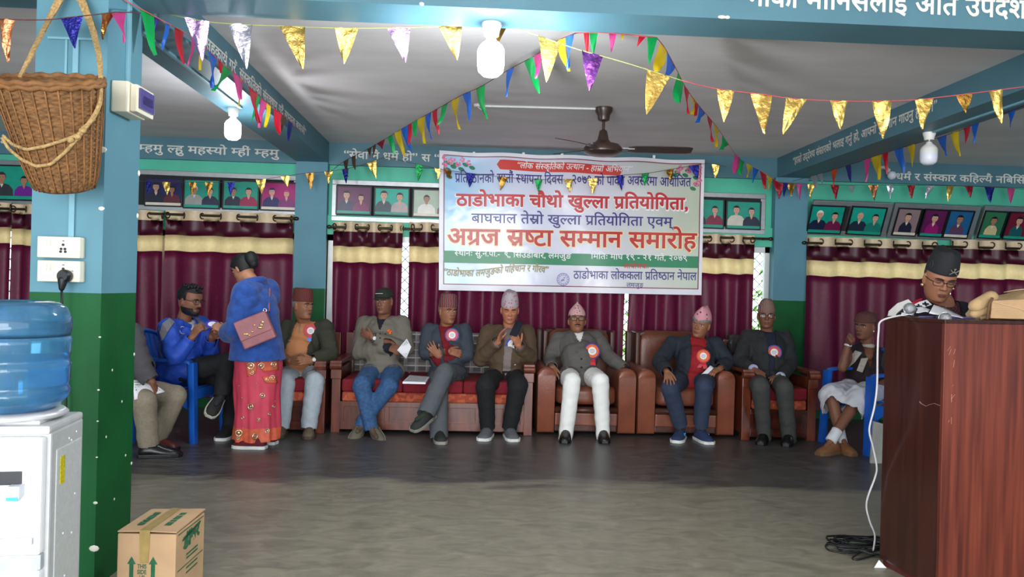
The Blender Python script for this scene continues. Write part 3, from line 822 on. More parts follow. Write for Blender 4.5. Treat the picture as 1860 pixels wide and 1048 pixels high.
for side in (0, 1):
    mb = MB()
    pts = [(.02, .05), (.05, .06), (.085, .055), (.11, .075), (.02, .1), (.025, .15), (.04, .075), (.07, .09)] if side == 0 else [(.02, .055), (.05, .05), (.09, .06), (.02, .1), (.018, .15), (.06, .08), (.03, .18), (.1, .08)]
    for i, (u, v) in enumerate(pts):
        for k in range(5):
            a = 2*math.pi*k/5+rg.uniform(0, 1); rr = .0085
            cu, cv = u+rr*.8*math.cos(a), v+rr*.8*asp*math.sin(a)
            if side: cu = 1-cu
            mb.add([banner_at(cu+rr*.55*math.cos(q), cv+rr*.5*asp*math.sin(q), .0028+.0002*k) for q in np.linspace(0, 2*math.pi, 8, endpoint=False)], [tuple(range(8))], 0)
        cu, cv = u+.012, v+.035
        if side: cu = 1-cu
        mb.add([banner_at(cu+.011*math.cos(q)+.004*math.sin(q), cv+.016*math.sin(q), .0025) for q in np.linspace(0, 2*math.pi, 9, endpoint=False)], [tuple(range(9))], 1)
    mb.build('blossom_print', [M_BPINK, M_BLEAF], banner)
for px, py in ((861, 279), (951, 280), (1021, 281), (1188, 285)):
    c = at(px, py-1, YB); mb = MB(); mb.box(c[0]-.013, c[0]+.013, YB-.006, YB+.02, c[2]-.02, c[2]+.012); mb.build('fixing_tab', M_BWH, banner, bevel=.003)
for px in (800, 861, 951, 1021, 1188, 1278):
    yt = 273+(px-798)*.0353; c = at(px, yt, YB); mb = MB(); mb.tube([c+np.array([0, .01, 0]), (c[0], WY-.012, min(2.735, c[2]+.02))], .002, 5)
    mb.build('tie_cord', M_BWH, banner)

# ------------------------------------------------------------------ ceiling fan
M_FANB = mat('brown fan enamel', (62, 46, 40), rough=.3, var=.08)
M_CHROME = mat('chrome', (220, 220, 224), rough=.18, metal=1.0, var=.02)
FC = atz(1097, 196, ZC); fy = FC[1]; hub = at(1097, 268, fy); fx = FC[0]
fan = thing('ceiling_fan', (fx, fy, ZC), 'dark brown three-blade ceiling fan hanging in front of the banner', 'ceiling fan')
mb = MB(); mb.lathe([(.02, ZC-.11), (.045, ZC-.1), (.05, ZC-.06), (.068, ZC-.03), (.07, ZC)], (fx, fy, 0), 20); mb.build('canopy', M_FANB, fan, smooth=True)
zh = hub[2]
mb = MB(); mb.tube([(fx, fy, ZC-.1), (fx, fy, zh+.09)], .012, 10); mb.build('downrod', M_FANB, fan, smooth=True)
mb = MB(); mb.lathe([(.015, zh+.14), (.03, zh+.13), (.045, zh+.06), (.07, zh+.035), (.13, zh+.02), (.155, zh-.01), (.15, zh-.04), (.11, zh-.06), (.04, zh-.068), (.001, zh-.07)], (fx, fy, 0), 28); mb.build('motor_housing', M_FANB, fan, smooth=True)
for ang, nm in ((355, 0), (115, 1), (235, 2)):
    a = math.radians(ang); d = np.array([math.cos(a), math.sin(a), 0]); n_ = np.array([-math.sin(a), math.cos(a), 0]); c = np.array([fx, fy, zh-.005])
    mb = MB(); R = []
    for r_, w_ in ((.2, .045), (.26, .06), (.5, .066), (.66, .06), (.7, .045)):
        tw = .22; R.append([c+d*r_+n_*sx*w_+np.array([0, 0, -sx*w_*tw+sz*.003+.09*d[1]*r_]) for sx, sz in ((-1, -1), (1, -1), (1, 1), (-1, 1))])
    mb.rings(R); bl = mb.build('blade', M_FANB, fan, bevel=.002)
    mb = MB(); mb.obox(c+d*.19+np.array([0, 0, .017*d[1]]), np.array([.06, .018, .005]), np.stack([d, n_, np.array([0, 0, 1])], 1)); mb.tube([c+d*.12, c+d*.2], .012, 8); mb.build('blade_bracket', M_CHROME, bl, smooth=True)
p0 = atz(868, 190, ZC)
mb = MB(); mb.tube([(p0[0], p0[1], ZC-.01), (fx-.06, fy, ZC-.01)], .009, 8); mb.tube([(p0[0], p0[1], ZC-.02), (p0[0]+.05, p0[1]+.02, ZC-.05), (p0[0]+.06, p0[1]+.03, ZC-.01)], .004, 6)
mb.lathe([(.03, ZC-.02), (.035, ZC)], (p0[0], p0[1], 0), 12)
tag(mb.build('ceiling_conduit', M_WCONDUIT, smooth=True), 'white conduit running along the ceiling to the fan', 'conduit')

# ------------------------------------------------------------------ lamps
M_LAMPON = mat('lit lamp globe', (236, 246, 255), emit=26, var=0)
M_LAMPOFF = mat('unlit lamp globe', (226, 230, 240), rough=.35, var=.02, coat=.3)
M_LAMPW = mat('white lamp body', (232, 230, 224), rough=.4, var=.03)
def bulb(loc, ln, label, lit, s=1.0, power=0):
    x, y, z = loc; t = thing('light_bulb', (x, y, z), label, 'light bulb', 'LED bulbs on the beams')
    mb = MB(); mb.lathe([(.033*s, -.055*s), (.038*s, -.03*s), (.045*s, -.01*s), (.045*s, 0)], (x, y, z), 18); mb.build('holder', M_LAMPW, t, smooth=True)
    mb = MB(); mb.lathe([(.016*s, -.055*s-ln), (.016*s, -.055*s)], (x, y, z), 14); mb.build('lamp_cap', M_CHROME, t, smooth=True)
    z0 = z-.05*s-ln
    mb = MB(); mb.lathe([(.018*s, 0), (.024*s, -.012*s), (.05*s, -.035*s), (.06*s, -.055*s), (.06*s, -.085*s)], (x, y, z0), 24); mb.build('lamp_body', M_LAMPON if lit == 2 else M_LAMPW, t, smooth=True)
    mb = MB(); mb.lathe([(.06*s, -.085*s), (.06*s, -.12*s), (.055*s, -.15*s), (.035*s, -.168*s), (.001, -.172*s)], (x, y, z0), 24); mb.build('globe', M_LAMPON if lit else M_LAMPOFF, t, smooth=True)
    if power:
        l = bpy.data.lights.new('bulb_light', 'POINT'); l.energy = power; l.color = (.9, .96, 1.0); l.shadow_soft_size = .075
        o = bpy.data.objects.new('bulb_light', l); COL.objects.link(o); o.location = (x, y, z0-.26*s)
b1 = atz(893, 47, ZB); bulb((b1[0], 3.6, ZB), .015, 'lit LED bulb under the front cross beam', 2, 1.05, 75)
b2 = atz(424, 197, ZB); bulb((b2[0], b2[1], ZB), .015, 'lit LED bulb under the side beam near the basket column', 2, .95, 20)
b3 = atz(1688, 241, ZB); bulb((b3[0], b3[1], ZB), .02, 'unlit white LED bulb under the side beam above the lectern', 0, 1.0)
b4 = at(1610, 302, WY-.1)
s_ = .8; t = thing('light_bulb', tuple(b4), 'small unlit round bulb in a wall holder beside the opening words of the beam text', 'light bulb', 'LED bulbs on the beams')
mb = MB(); mb.tube([b4+np.array([-.02, .09, .0]), b4+np.array([0, .02, -.01]), b4+np.array([.02, -.02, -.05])], .02, 10); mb.build('holder', M_LAMPW, t, smooth=True)
mb = MB(); mb.ell(b4+np.array([.04, -.04, -.1]), .045); mb.build('globe', M_LAMPOFF, t, smooth='all')
# ------------------------------------------------------------------ wicker basket on the near column
M_WICK = mat('wicker splint', (118, 82, 46), rough=.75, var=.4, scale=38, stretch=(1, 1, 3), bump=.3, bscale=80)
M_WICK2 = mat('wicker stake', (132, 90, 50), rough=.7, var=.3, scale=30)
M_ROPE = mat('plaited strap fibre', (170, 140, 92), rough=.85, var=.3, scale=90, bump=.4, bscale=160)
def build_basket():
    Y = 2.93; c_t = at(92, 148, Y); c_b = at(87, 345, Y); top = at(88, 150, Y); bx = (at(183, 150, Y)[0]-at(-4, 150, Y)[0])/2
    cx = top[0]; zt = top[2]; zb = c_b[2]; Rt, Rb = bx, (at(140, 340, Y)[0]-at(36, 340, Y)[0])/2
    t = thing('wicker_basket', (cx, Y, zb), 'conical brown wicker carrying basket hung on the blue column', 'basket')
    piv = np.array([cx, Y, zt]); TR = rotm('X', 20)
    def tilt(mb):
        mb.v = [(v-piv) @ TR.T+piv for v in mb.v]; return mb
    def rad(q):   # q 0 bottom 1 top
        return Rb+(Rt-Rb)*(q**.75)
    mb = MB(); ns = 28; rows = 46; nu = ns*4
    R = []
    for j in range(rows*2+1):
        q = j/(rows*2); z = zb+(zt-zb)*q; r = rad(q); ring = []
        for i in range(nu):
            a = 2*math.pi*i/nu; s = math.sin(ns*a/1.0*.5*2/2+math.pi*(j//2)); w = .0035*s*(1 if j % 2 == 0 else .35)
            ring.append((cx+(r+w)*math.cos(a), Y+.85*(r+w)*math.sin(a), z))
        R.append(ring)
    # inner wall
    for j in range(0, rows*2+1, 8)[::-1] if False else range(rows*2, -1, -8):
        q = j/(rows*2); z = zb+(zt-zb)*q+.006; r = rad(q)-.012
        R.append([(cx+r*math.cos(2*math.pi*i/nu), Y+.85*r*math.sin(2*math.pi*i/nu), z) for i in range(nu)])
    mb.rings(R); tilt(mb).build('woven_wall', M_WICK, t, smooth='all')
    mb = MB()
    for i in range(ns):
        a = 2*math.pi*(i+.5)/ns; P = []
        for q in np.linspace(0, 1, 9):
            r = rad(q)+.004; P.append((cx+r*math.cos(a), Y+.85*r*math.sin(a), zb+(zt-zb)*q))
        mb.tube(P, .0038, 5, flat=.7)
    tilt(mb).build('stakes_weave', M_WICK2, t, smooth='all')
    mb = MB()
    for k in range(2):
        mb.tube([(cx+(rad(1)+.002)*math.cos(a), Y+.85*(rad(1)+.002)*math.sin(a), zt-.004+k*.014+.004*math.sin(18*a+k)) for a in np.linspace(0, 2*math.pi, 72, endpoint=False)], .011, 8, closed=True)
    tilt(mb).build('rim', M_WICK2, t, smooth='all')
    mb = MB(); mb.lathe([(.001, zb-.004), (rad(0)*.8, zb-.008), (rad(0)+.004, zb+.004)], (cx, Y, 0), 28, sy=.85); tilt(mb).build('basket_base', M_WICK, t, smooth='all')
    # tump-line strap: up from the two sides of the rim over a nail
    nail = np.array([CX0+.16, CY0-.03, at(75, -60, CY0)[2]])
    def strap(P, w0, w1):
        P = [np.asarray(p, float) for p in P]; R = []
        for i, p in enumerate(P):
            f = i/(len(P)-1); w = w0+(w1-w0)*f; T = unit(P[min(i+1, len(P)-1)]-P[max(i-1, 0)]); s = unit(np.cross(T, (0, -1, 0))); nn = np.cross(s, T)
            R.append([p+s*w+nn*.003, p-s*w+nn*.003, p-s*w-nn*.003, p+s*w-nn*.003])
        return R
    mb = MB()
    A = [at(36, 140, Y), at(62, 88, Y+.08), at(92, 30, 3.22), at(118, -20, 3.24), nail]
    B = [at(184, 150, Y), at(180, 100, Y+.06), at(168, 50, 3.2), at(148, 0, 3.24), at(120, -40, 3.25), nail]
    def dense(P, n=20):
        P = np.array(P); tt = np.linspace(0, len(P)-1, n); return [np.array([np.interp(q, range(len(P)), P[:, k]) for k in range(3)]) for q in tt]
    mb.rings(strap(dense(A), .006, .02)); mb.rings(strap(dense(B), .007, .022)); mb.build('head_strap', M_ROPE, t, smooth=True)
    # carrying rope slung around the wall
    mb = MB()
    def on(px, py, off=.012):
        d = CR*(px-930)-CU*(py-524)+CW*FPX; d = TR.T @ (d/np.linalg.norm(d)); e0 = TR.T @ (EYE-piv)+piv
        for s in np.linspace(2.4, 4.2, 900):
            p = e0+d*s; q = (p[2]-zb)/(zt-zb)
            if 0 <= q <= 1.02:
                r = rad(min(1, max(0, q)))+off
                if ((p[0]-cx)/r)**2+((p[1]-Y)/(.85*r))**2 <= 1: return p
        return TR.T @ (at(px, py, Y)-piv)+piv
    P1 = [on(184, 160), on(182, 190), on(172, 212), on(158, 230), on(140, 246), on(112, 256), on(80, 266), on(48, 272), on(22, 262), on(6, 246)]
    P2 = [on(184, 178), on(174, 204), on(150, 240), on(120, 275), on(92, 299), on(66, 302), on(40, 290), on(16, 270), on(4, 250)]
    for P in (P1, P2): mb.tube(dense(P, 40), .0068, 6)
    for px, py in ((150, 237), (140, 248), (128, 254)): p = on(px, py); mb.ell(p, (.014, .01, .012))
    mb.tube(dense([on(172, 215), on(148, 234), on(144, 252), on(128, 258)], 14), .006, 6)
    tilt(mb).build('sling_rope', M_ROPE, t, smooth='all')
build_basket()

# ------------------------------------------------------------------ electrics on the column
M_IVORY = mat('ivory plastic', (226, 218, 196), rough=.45, var=.03)
M_VIOLET = mat('smoky violet cover', (74, 66, 132), rough=.25, var=.12, scale=30, coat=.4)
M_BLACK = mat('black plastic', (20, 20, 22), rough=.45, var=.1)
x = CX1
mc = thing('breaker_box', (x, 3.36, 1.98), 'ivory breaker box with violet cover on the side of the near column', 'breaker box')
za, zb_ = at(213, 145, 3.33)[2], at(213, 205, 3.33)[2]
mb = MB(); mb.box(x, x+.07, 3.325, 3.50, zb_+.005, za-.002); mb.build('housing', M_IVORY, mc, bevel=.008)
mb = MB(); mb.box(x+.07, x+.10, 3.345, 3.515, zb_+.012, za-.01); mb.build('hinged_cover', M_IVORY, mc, bevel=.006)
mb = MB(); mb.box(x+.10, x+.109, 3.36, 3.5, zb_+.03, za-.022); mb.build('window_flap', M_VIOLET, mc, bevel=.003)
mb = MB(); mb.box(x+.109, x+.112, 3.385, 3.475, zb_+.055, za-.05); mb.build('breaker_row', mat('dark violet plastic', (44, 38, 96), rough=.3), mc, bevel=.001)
def socket(pz0, pz1, label):
    a = at(79, pz0, CY0); b = at(158, pz1, CY0); x0, x1 = a[0], b[0]-.008; z1, z0 = a[2], b[2]
    t = thing('socket_box', ((x0+x1)/2, CY0, z0), label, 'socket', 'ivory socket boxes on the column')
    mb = MB(); mb.box(x0, x1, CY0-.045, CY0, z0, z1); mb.build('box', M_IVORY, t, bevel=.004)
    w, h = x1-x0, z1-z0; f = CY0-.047
    mb = MB(); mb.box(x0+.03*w, x1-.03*w, f, CY0-.044, z0+.05*h, z1-.05*h); mb.build('face_plate', mat('ivory face plate', (234, 228, 208), rough=.4, var=.03), t, bevel=.001)
    for k in range(3):
        mb = MB(); u = x0+w*(.2+.085*k); mb.box(u-.036*w, u+.036*w, f-.003, f, z0+.5*h, z0+.86*h); mb.build('rocker_switch', M_IVORY, t, bevel=.001)
    mb = MB()
    for du, dv in ((0, .2), (-.045, 0), (.045, 0), (-.055, -.13), (.055, -.13)):
        c = (x0+w*(.62+du), f-.0005, z0+h*(.42+dv)); mb.lathe([(.001, 0), (.0055, 0), (.0055, .003), (.001, .003)], c, 10, rotm('X', 90))
    mb.box(x0+w*.595, x0+w*.645, f-.001, f, z0+h*.78, z0+h*.82)
    mb.build('socket_holes_print', M_BLACK, t)
    for u in (.08, .85):
        mb = MB(); mb.lathe([(.001, 0), (.0045, 0), (.0045, .002), (.001, .002)], (x0+w*u, f-.001, z0+h*.55), 10, rotm('X', 90)); mb.build('screw', M_CHROME, t)
    return x0, x1, z0, z1
socket(430, 470, 'ivory switch and socket box, upper of the pair on the column')
q = socket(473, 513, 'ivory switch and socket box holding the black plug, lower of the pair')
pc = at(121, 506, CY0-.05)
t = thing('power_plug', (pc[0], CY0-.05, pc[2]), 'round black power plug with cord in the lower socket box', 'plug')
mb = MB(); mb.lathe([(.02, 0), (.026, .006), (.027, .03), (.02, .04)], (pc[0], CY0-.046, pc[2]+.01), 18, rotm('X', 90)); mb.rcone((pc[0]-.004, CY0-.07, pc[2]-.005), .02, (pc[0]-.008, CY0-.07, pc[2]-.04), .011); mb.build('plug_body', M_BLACK, t, smooth=True)
mb = MB(); mb.tube([(pc[0]-.008, CY0-.07, pc[2]-.04), (pc[0]-.01, CY0-.06, pc[2]-.12), (pc[0]-.012, CY0-.05, pc[2]-.3), (pc[0]+.005, CY0-.04, pc[2]-.5), (pc[0]+.01, CY0-.035, .3)], .005, 8); mb.build('cord', M_BLACK, t, smooth='all')

# ------------------------------------------------------------------ water dispenser and its bottle
M_DWHITE = mat('white appliance plastic', (238, 238, 240), rough=.3, var=.015, coat=.2)
M_DGREY = mat('grey appliance steel', (186, 188, 188), rough=.5, var=.04, scale=30)
M_DDARK = mat('dark control panel', (40, 42, 48), rough=.3)
ZD = .862
fr = atz(91, 776, ZD-.012); bk = atz(152, 749, ZD-.012)
dv = unit(np.array([bk[0]-fr[0], bk[1]-fr[1], 0])); du = np.array([dv[1], -dv[0], 0]); dd = np.linalg.norm((bk-fr)[:2])
MD = np.stack([du, dv, np.array([0, 0, 1])], 1); DW = .31
disp = thing('water_dispenser', tuple(fr-du*DW/2+dv*dd/2-np.array([0, 0, fr[2]])), 'white water dispenser with grey sides standing before the green column', 'water dispenser')
o = np.array([fr[0], fr[1], 0])     # front, image-right edge at the floor
def db(u0, u1, v0, v1, z0, z1, mb): mb.obox(o+du*(u0+u1)/2+dv*(v0+v1)/2+np.array([0, 0, (z0+z1)/2]), np.array([(u1-u0)/2, (v1-v0)/2, (z1-z0)/2]), MD)
mb = MB(); db(-DW, -.0, .012, dd, .03, ZD-.03, mb); mb.build('cabinet', M_DGREY, disp, bevel=.008)
mb = MB(); db(-.004, .003, .05, dd-.02, .12, ZD-.09, mb); mb.build('side_panel', mat('grey steel panel', (196, 200, 198), rough=.45, var=.05, scale=60), disp, bevel=.003)
mb = MB(); db(-DW, 0, -.0, dd, ZD-.035, ZD-.008, mb); mb.build('top_deck', M_DGREY, disp, bevel=.01)
mb = MB(); db(-DW+.015, -.035, .02, dd-.02, ZD-.01, ZD+.004, mb); mb.build('deck_rim', M_DGREY, disp, bevel=.006)
mb = MB(); db(-DW, -.012, -.018, .02, .475, ZD-.04, mb); mb.build('front_panel', M_DWHITE, disp, bevel=.01)
mb = MB(); db(-DW, -.012, -.018, .02, .03, .43, mb); mb.build('lower_door', M_DWHITE, disp, bevel=.01)
mb = MB(); db(-DW, -.012, -.012, .02, .43, .475, mb); mb.build('grey_band', mat('grey band plastic', (176, 182, 186), rough=.4), disp, bevel=.003)
mb = MB(); db(-DW+.04, -.065, -.024, -.017, .685, .725, mb); mb.build('control_strip', M_DDARK, disp, bevel=.002)
mb = MB(); db(-.058, -.04, -.021, -.017, .685, .725, mb); mb.build('strip_end', mat('pale grey plastic', (200, 202, 206), rough=.4), disp, bevel=.002)
for u in (-.175, -.075):
    mb = MB(); c = o+du*u+dv*-.035+np.array([0, 0, .655]); mb.obox(c+np.array([0, 0, .015]), np.array([.017, .02, .018]), MD); mb.rcone(c+np.array([0, 0, .0]), .012, c+np.array([0, 0, -.012]), .009)
    tp = mb.build('tap', mat('pearl tap plastic', (226, 232, 240), rough=.3), disp, bevel=.002)
    mb = MB(); mb.obox(c+dv*-.021+np.array([0, 0, -.002]), np.array([.015, .003, .005]), MD); mb.build('tap_lever', mat('sky blue plastic', (70, 190, 226), rough=.3) if u > -.1 else mat('red tap plastic', (206, 60, 60), rough=.3), tp)
mb = MB(); db(-DW+.03, -.03, -.03, -.016, .51, .53, mb); mb.build('drip_tray', mat('drip tray grey', (198, 198, 200), rough=.4), disp, bevel=.003)
mb = MB(); c = o+du*-.155+dv*-.0195+np.array([0, 0, .595]); mb.lathe([(.001, 0), (.028, 0), (.028, .002), (.001, .002)], c, 24, MD @ rotm('X', 90)); mb.build('round_sticker', mat('peach sticker', (250, 208, 192), rough=.5), disp)
mb = MB(); db(.003, .0045, .075, .11, .66, .745, mb); mb.build('yellow_label', mat('yellow label', (204, 190, 20), rough=.5, var=.25, scale=120), disp)
for k, (v, z) in enumerate(((.16, .78), (.2, .6), (.11, .5), (.18, .48), (.13, .36), (.2, .8), (.14, .79))): mb = MB(); mb.ell(o+du*.0035+dv*v+np.array([0, 0, z]), (.002, .004, .004), MD, 7, 5); mb.build('paint_speck', M_DWHITE, disp, smooth='all')
M_BOTTLE = bpy.data.materials.new('blue bottle plastic'); M_BOTTLE.use_nodes = True
b = M_BOTTLE.node_tree.nodes['Principled BSDF']; b.inputs['Base Color'].default_value = lin((64, 150, 206))+(1,)
b.inputs['Transmission Weight'].default_value = .72; b.inputs['Roughness'].default_value = .1; b.inputs['IOR'].default_value = 1.2; b.inputs['Coat Weight'].default_value = .5
_n = M_BOTTLE.node_tree.nodes.new('ShaderNodeTexNoise'); _n.inputs['Scale'].default_value = 6
_r = M_BOTTLE.node_tree.nodes.new('ShaderNodeValToRGB'); _r.color_ramp.elements[0].color = lin((70, 140, 190))+(1,); _r.color_ramp.elements[1].color = lin((120, 186, 220))+(1,)
M_BOTTLE.node_tree.links.new(_n.outputs['Fac'], _r.inputs['Fac']); M_BOTTLE.node_tree.links.new(_r.outputs['Color'], b.inputs['Base Color'])
bc = o-du*.165+dv*(dd*.5); YBt = bc[1]
zt, z0 = at(40, 546, YBt)[2], ZD+.005
RB = (at(125, 640, YBt)[0]-bc[0])*.95
h = zt-z0
prof = [(.03, 0), (.06, .0), (RB*.62, .012), (RB*.85, .03), (RB*.97, .055)]
for k, zz in enumerate((.085, .165, .245)):
    prof += [(RB*.99, zz-.02), (RB*1.0, zz-.008), (RB*.965, zz), (RB*.955, zz+.012), (RB*.98, zz+.02)]
prof += [(RB*.965, .275), (RB*.965, h-.11), (RB*.985, h-.095), (RB, h-.075), (RB*.985, h-.05), (RB*.9, h-.02), (RB*.75, h-.004), (RB*.6, h), (RB*.55, h-.012), (RB*.2, h-.016), (.001, h-.016)]
prof2 = [(r, z) for r, z in prof if z < h+1]
bt = thing('water_bottle', (bc[0], bc[1], z0), 'large translucent blue water bottle upturned on the dispenser', 'water bottle')
mb = MB(); mb.lathe([(r, z0+z) for r, z in prof2], (bc[0], bc[1], 0), 48); mb.build('bottle_shell', M_BOTTLE, bt, smooth='all')
mb = MB(); mb.lathe([(.03, z0+.004), (RB*.55, z0+.006), (RB*.92, z0+.05), (RB*.93, z0+h*.55), (.001, z0+h*.55)], (bc[0], bc[1], 0), 36)
mb.build('water', mat('bottle water', (120, 190, 226), rough=.02, trans=1.0, ior=1.33, var=0), bt, smooth='all')
mb = MB(); mb.lathe([(RB*.6, ZD+.002), (RB*.95, ZD+.002), (RB*.97, ZD+.01), (RB*.9, ZD+.02), (RB*.62, ZD+.022)], (bc[0], bc[1], 0), 36); mb.build('bottle_collar', mat('silver collar', (206, 206, 210), rough=.35, metal=.3), disp, smooth='all')

# ------------------------------------------------------------------ carton
M_CARD = mat('kraft cardboard', (196, 160, 122), rough=.8, var=.07, scale=8, bump=.05, bscale=90)
M_CARDIN = mat('green carton ink', (40, 104, 70), rough=.8, var=.2, scale=50)
M_TAPE = mat('buff packing tape', (176, 150, 92), rough=.18, var=.12, scale=20, coat=.5)
ZK = .3
k0, k1, k2, k3 = atz(214, 966, ZK), atz(320, 968, ZK), atz(371, 932, ZK), atz(275, 925, ZK)
ku = unit(k1-k0); kw = np.linalg.norm(k1-k0); kv = unit(np.cross((0, 0, 1), ku)); kd = np.linalg.norm(k3-k0)*.97
KM = np.stack([ku, kv, np.array([0, 0, 1])], 1)
K = lambda u, v, z: k0+ku*u*kw+kv*v*kd+np.array([0, 0, z-ZK])
box = thing('cardboard_box', tuple(K(.5, .5, 0)), 'taped brown cardboard box with green arrows on the floor beside the column', 'cardboard box')
mb = MB(); mb.obox(K(.5, .5, ZK/2-.002), np.array([kw/2, kd/2, ZK/2-.004]), KM); mb.build('carton_body', M_CARD, box, bevel=.004)
for v0, s in ((0, 1), (.5, -1)):
    mb = MB(); u0 = 0 if s == 1 else .505
    P = [K(u0, -.005, ZK), K(u0+.495, -.005, ZK+.003), K(u0+.495, 1.005, ZK+.003), K(u0, 1.005, ZK)]
    if s == -1: P = [K(.505, -.005, ZK+.003), K(1.01, -.005, ZK), K(1.01, 1.01, ZK+.006), K(.505, 1.005, ZK+.003)]
    mb.poly(P, .004, (0, 0, 1)); mb.build('top_flap', M_CARD, box)
mb = MB(); mb.poly([K(.38, -.012, ZK+.008), K(.56, -.012, ZK+.008), K(.56, 1.008, ZK+.009), K(.38, 1.008, ZK+.009)], .001, (0, 0, 1)); mb.poly([K(.38, -.012, ZK+.008), K(.56, -.012, ZK+.008), K(.54, -.0125, ZK-.12), K(.40, -.0125, ZK-.12)], .001, -kv); mb.build('tape', M_TAPE, box)
fp = lambda u, z: K(u, -.006, z)
sp_ = lambda v, z: K(1.008, v, z)
tp_ = lambda u, v: K(u, v, ZK+.0095)
for u in (.25, .62):
    mb = MB(); mb.add([fp(u-.035, .115), fp(u+.035, .115), fp(u+.035, .175), fp(u+.075, .175), fp(u, .205), fp(u-.075, .175), fp(u-.035, .175)], [(0, 1, 2, 3, 4, 5, 6)]); mb.build('arrow_print', M_CARDIN, box)
for k, wd in enumerate(('THIS', 'SIDE', 'UP')):
    mb = MB(); write(mb, wd, lambda u, v: fp(.35+u, .158-.022*k+v), .015, 0 if k < 2 else .04, .16 if k < 2 else .13, .02); mb.build('lettering', M_CARDIN, box)
for u, nn in ((.24, 0), (.72, 1)):
    mb = MB()
    for a0, a1 in ((.22, .36), (.38, .46), (.48, .66), (.69, .8)):
        mb.add([tp_(u-.05, a0), tp_(u+.06, a0+.01), tp_(u+.06, a1), tp_(u-.05, a1-.01)], [(0, 1, 2, 3)])
    mb.build('top_print', M_CARDIN, box)
mb = MB(); 
for z in (.285, .14): mb.add([sp_(.06, z-.003), sp_(.94, z-.003), sp_(.94, z+.001), sp_(.06, z+.001)], [(0, 1, 2, 3)])
mb.build('rule_print', M_CARDIN, box)
mb = MB(); write(mb, 'डाबर', lambda a, b: sp_(.25+a, .205+.03*a+b), .05, 0, .55, .05); mb.add([sp_(.2, .245), sp_(.85, .268), sp_(.85, .273), sp_(.2, .252)], [(0, 1, 2, 3)]); mb.build('side_lettering', M_CARDIN, box)
mb = MB()
for dv_ in (-.05, .02, .09): mb.add([sp_(.42+dv_+.05*math.cos(q)*.6, .262+.014*math.sin(q)) for q in np.linspace(0, 2*math.pi, 10, endpoint=False)], [tuple(range(10))])
mb.build('leaf_emblem', M_CARDIN, box)
mb = MB()
for z in (.175, .16, .12, .1): mb.add([sp_(.35, z), sp_(.75, z), sp_(.75, z+.007), sp_(.35, z+.007)], [(0, 1, 2, 3)])
mb.build('small_print', M_CARDIN, box)

# ------------------------------------------------------------------ lectern
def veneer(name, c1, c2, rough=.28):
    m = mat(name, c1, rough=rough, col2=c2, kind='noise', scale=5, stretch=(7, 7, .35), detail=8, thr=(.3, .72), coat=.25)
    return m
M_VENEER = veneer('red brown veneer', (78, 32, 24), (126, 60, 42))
M_VENEER_SHADE = veneer('shade toned brown veneer', (44, 20, 16), (66, 32, 22), .2)  # same wood as the front, shade of the unlit side put into its colour
ZL = 1.21
la = np.array([2.06, 3.28, 0]); lb = np.array([2.0, 3.66, 0])
ly = unit(lb-la); lx = np.array([ly[1], -ly[0], 0]); LD = np.linalg.norm(lb-la); LW = .86
ML = np.stack([lx, ly, np.array([0, 0, 1])], 1)
PL = lambda u, v, z: la+lx*u+ly*v+np.array([0, 0, z])
lec = thing('lectern', tuple(PL(LW/2, LD/2, 0)), 'tall brown veneered lectern the speaker stands behind', 'lectern')
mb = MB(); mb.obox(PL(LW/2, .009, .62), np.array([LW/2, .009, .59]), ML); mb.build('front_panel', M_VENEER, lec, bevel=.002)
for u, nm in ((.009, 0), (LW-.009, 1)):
    mb = MB(); mb.obox(PL(u, LD/2+.009, .62), np.array([.009, LD/2-.009, .59]), ML); mb.build('side_panel', M_VENEER_SHADE, lec, bevel=.002)
mb = MB(); mb.obox(PL(LW/2, LD/2, ZL-.008), np.array([LW/2+.004, LD/2+.004, .009]), ML); mb.build('top_board', M_VENEER_SHADE, lec, bevel=.003)
mb = MB(); mb.obox(PL(LW/2, LD/2, .03), np.array([LW/2-.012, LD/2-.012, .03]), ML); mb.build('plinth', mat('maroon plinth', (80, 30, 26), rough=.5), lec)
mb = MB(); mb.obox(PL(LW/2, LD*.75, .7), np.array([LW/2-.02, LD*.2, .009]), ML); mb.build('inner_shelf', M_VENEER_SHADE, lec)
mb = MB(); rg = np.random.default_rng(9)
for k in range(9):
    z = rg.uniform(.75, 1.1); u = rg.uniform(.01, .05); a = rg.uniform(.5, 1.6); l = rg.uniform(.01, .035)
    mb.add([PL(u, -.0006, z), PL(u+.0015, -.0006, z), PL(u+l*math.cos(a)+.0015, -.0006, z+l*math.sin(a)), PL(u+l*math.cos(a), -.0006, z+l*math.sin(a))], [(0, 1, 2, 3)])
mb.build('scratch_pattern', mat('scratched veneer', (196, 150, 130), rough=.6), lec)
mb = MB(); mb.tube([PL(-.0008, v, z) for v, z in ((.015, .83), (.05, .835), (.08, .825), (.1, .815), (.13, .822), (.14, .83))], .003, 5, flat=.3); mb.build('paint_smear_pattern', mat('pale smear', (150, 130, 124), rough=.6), lec)

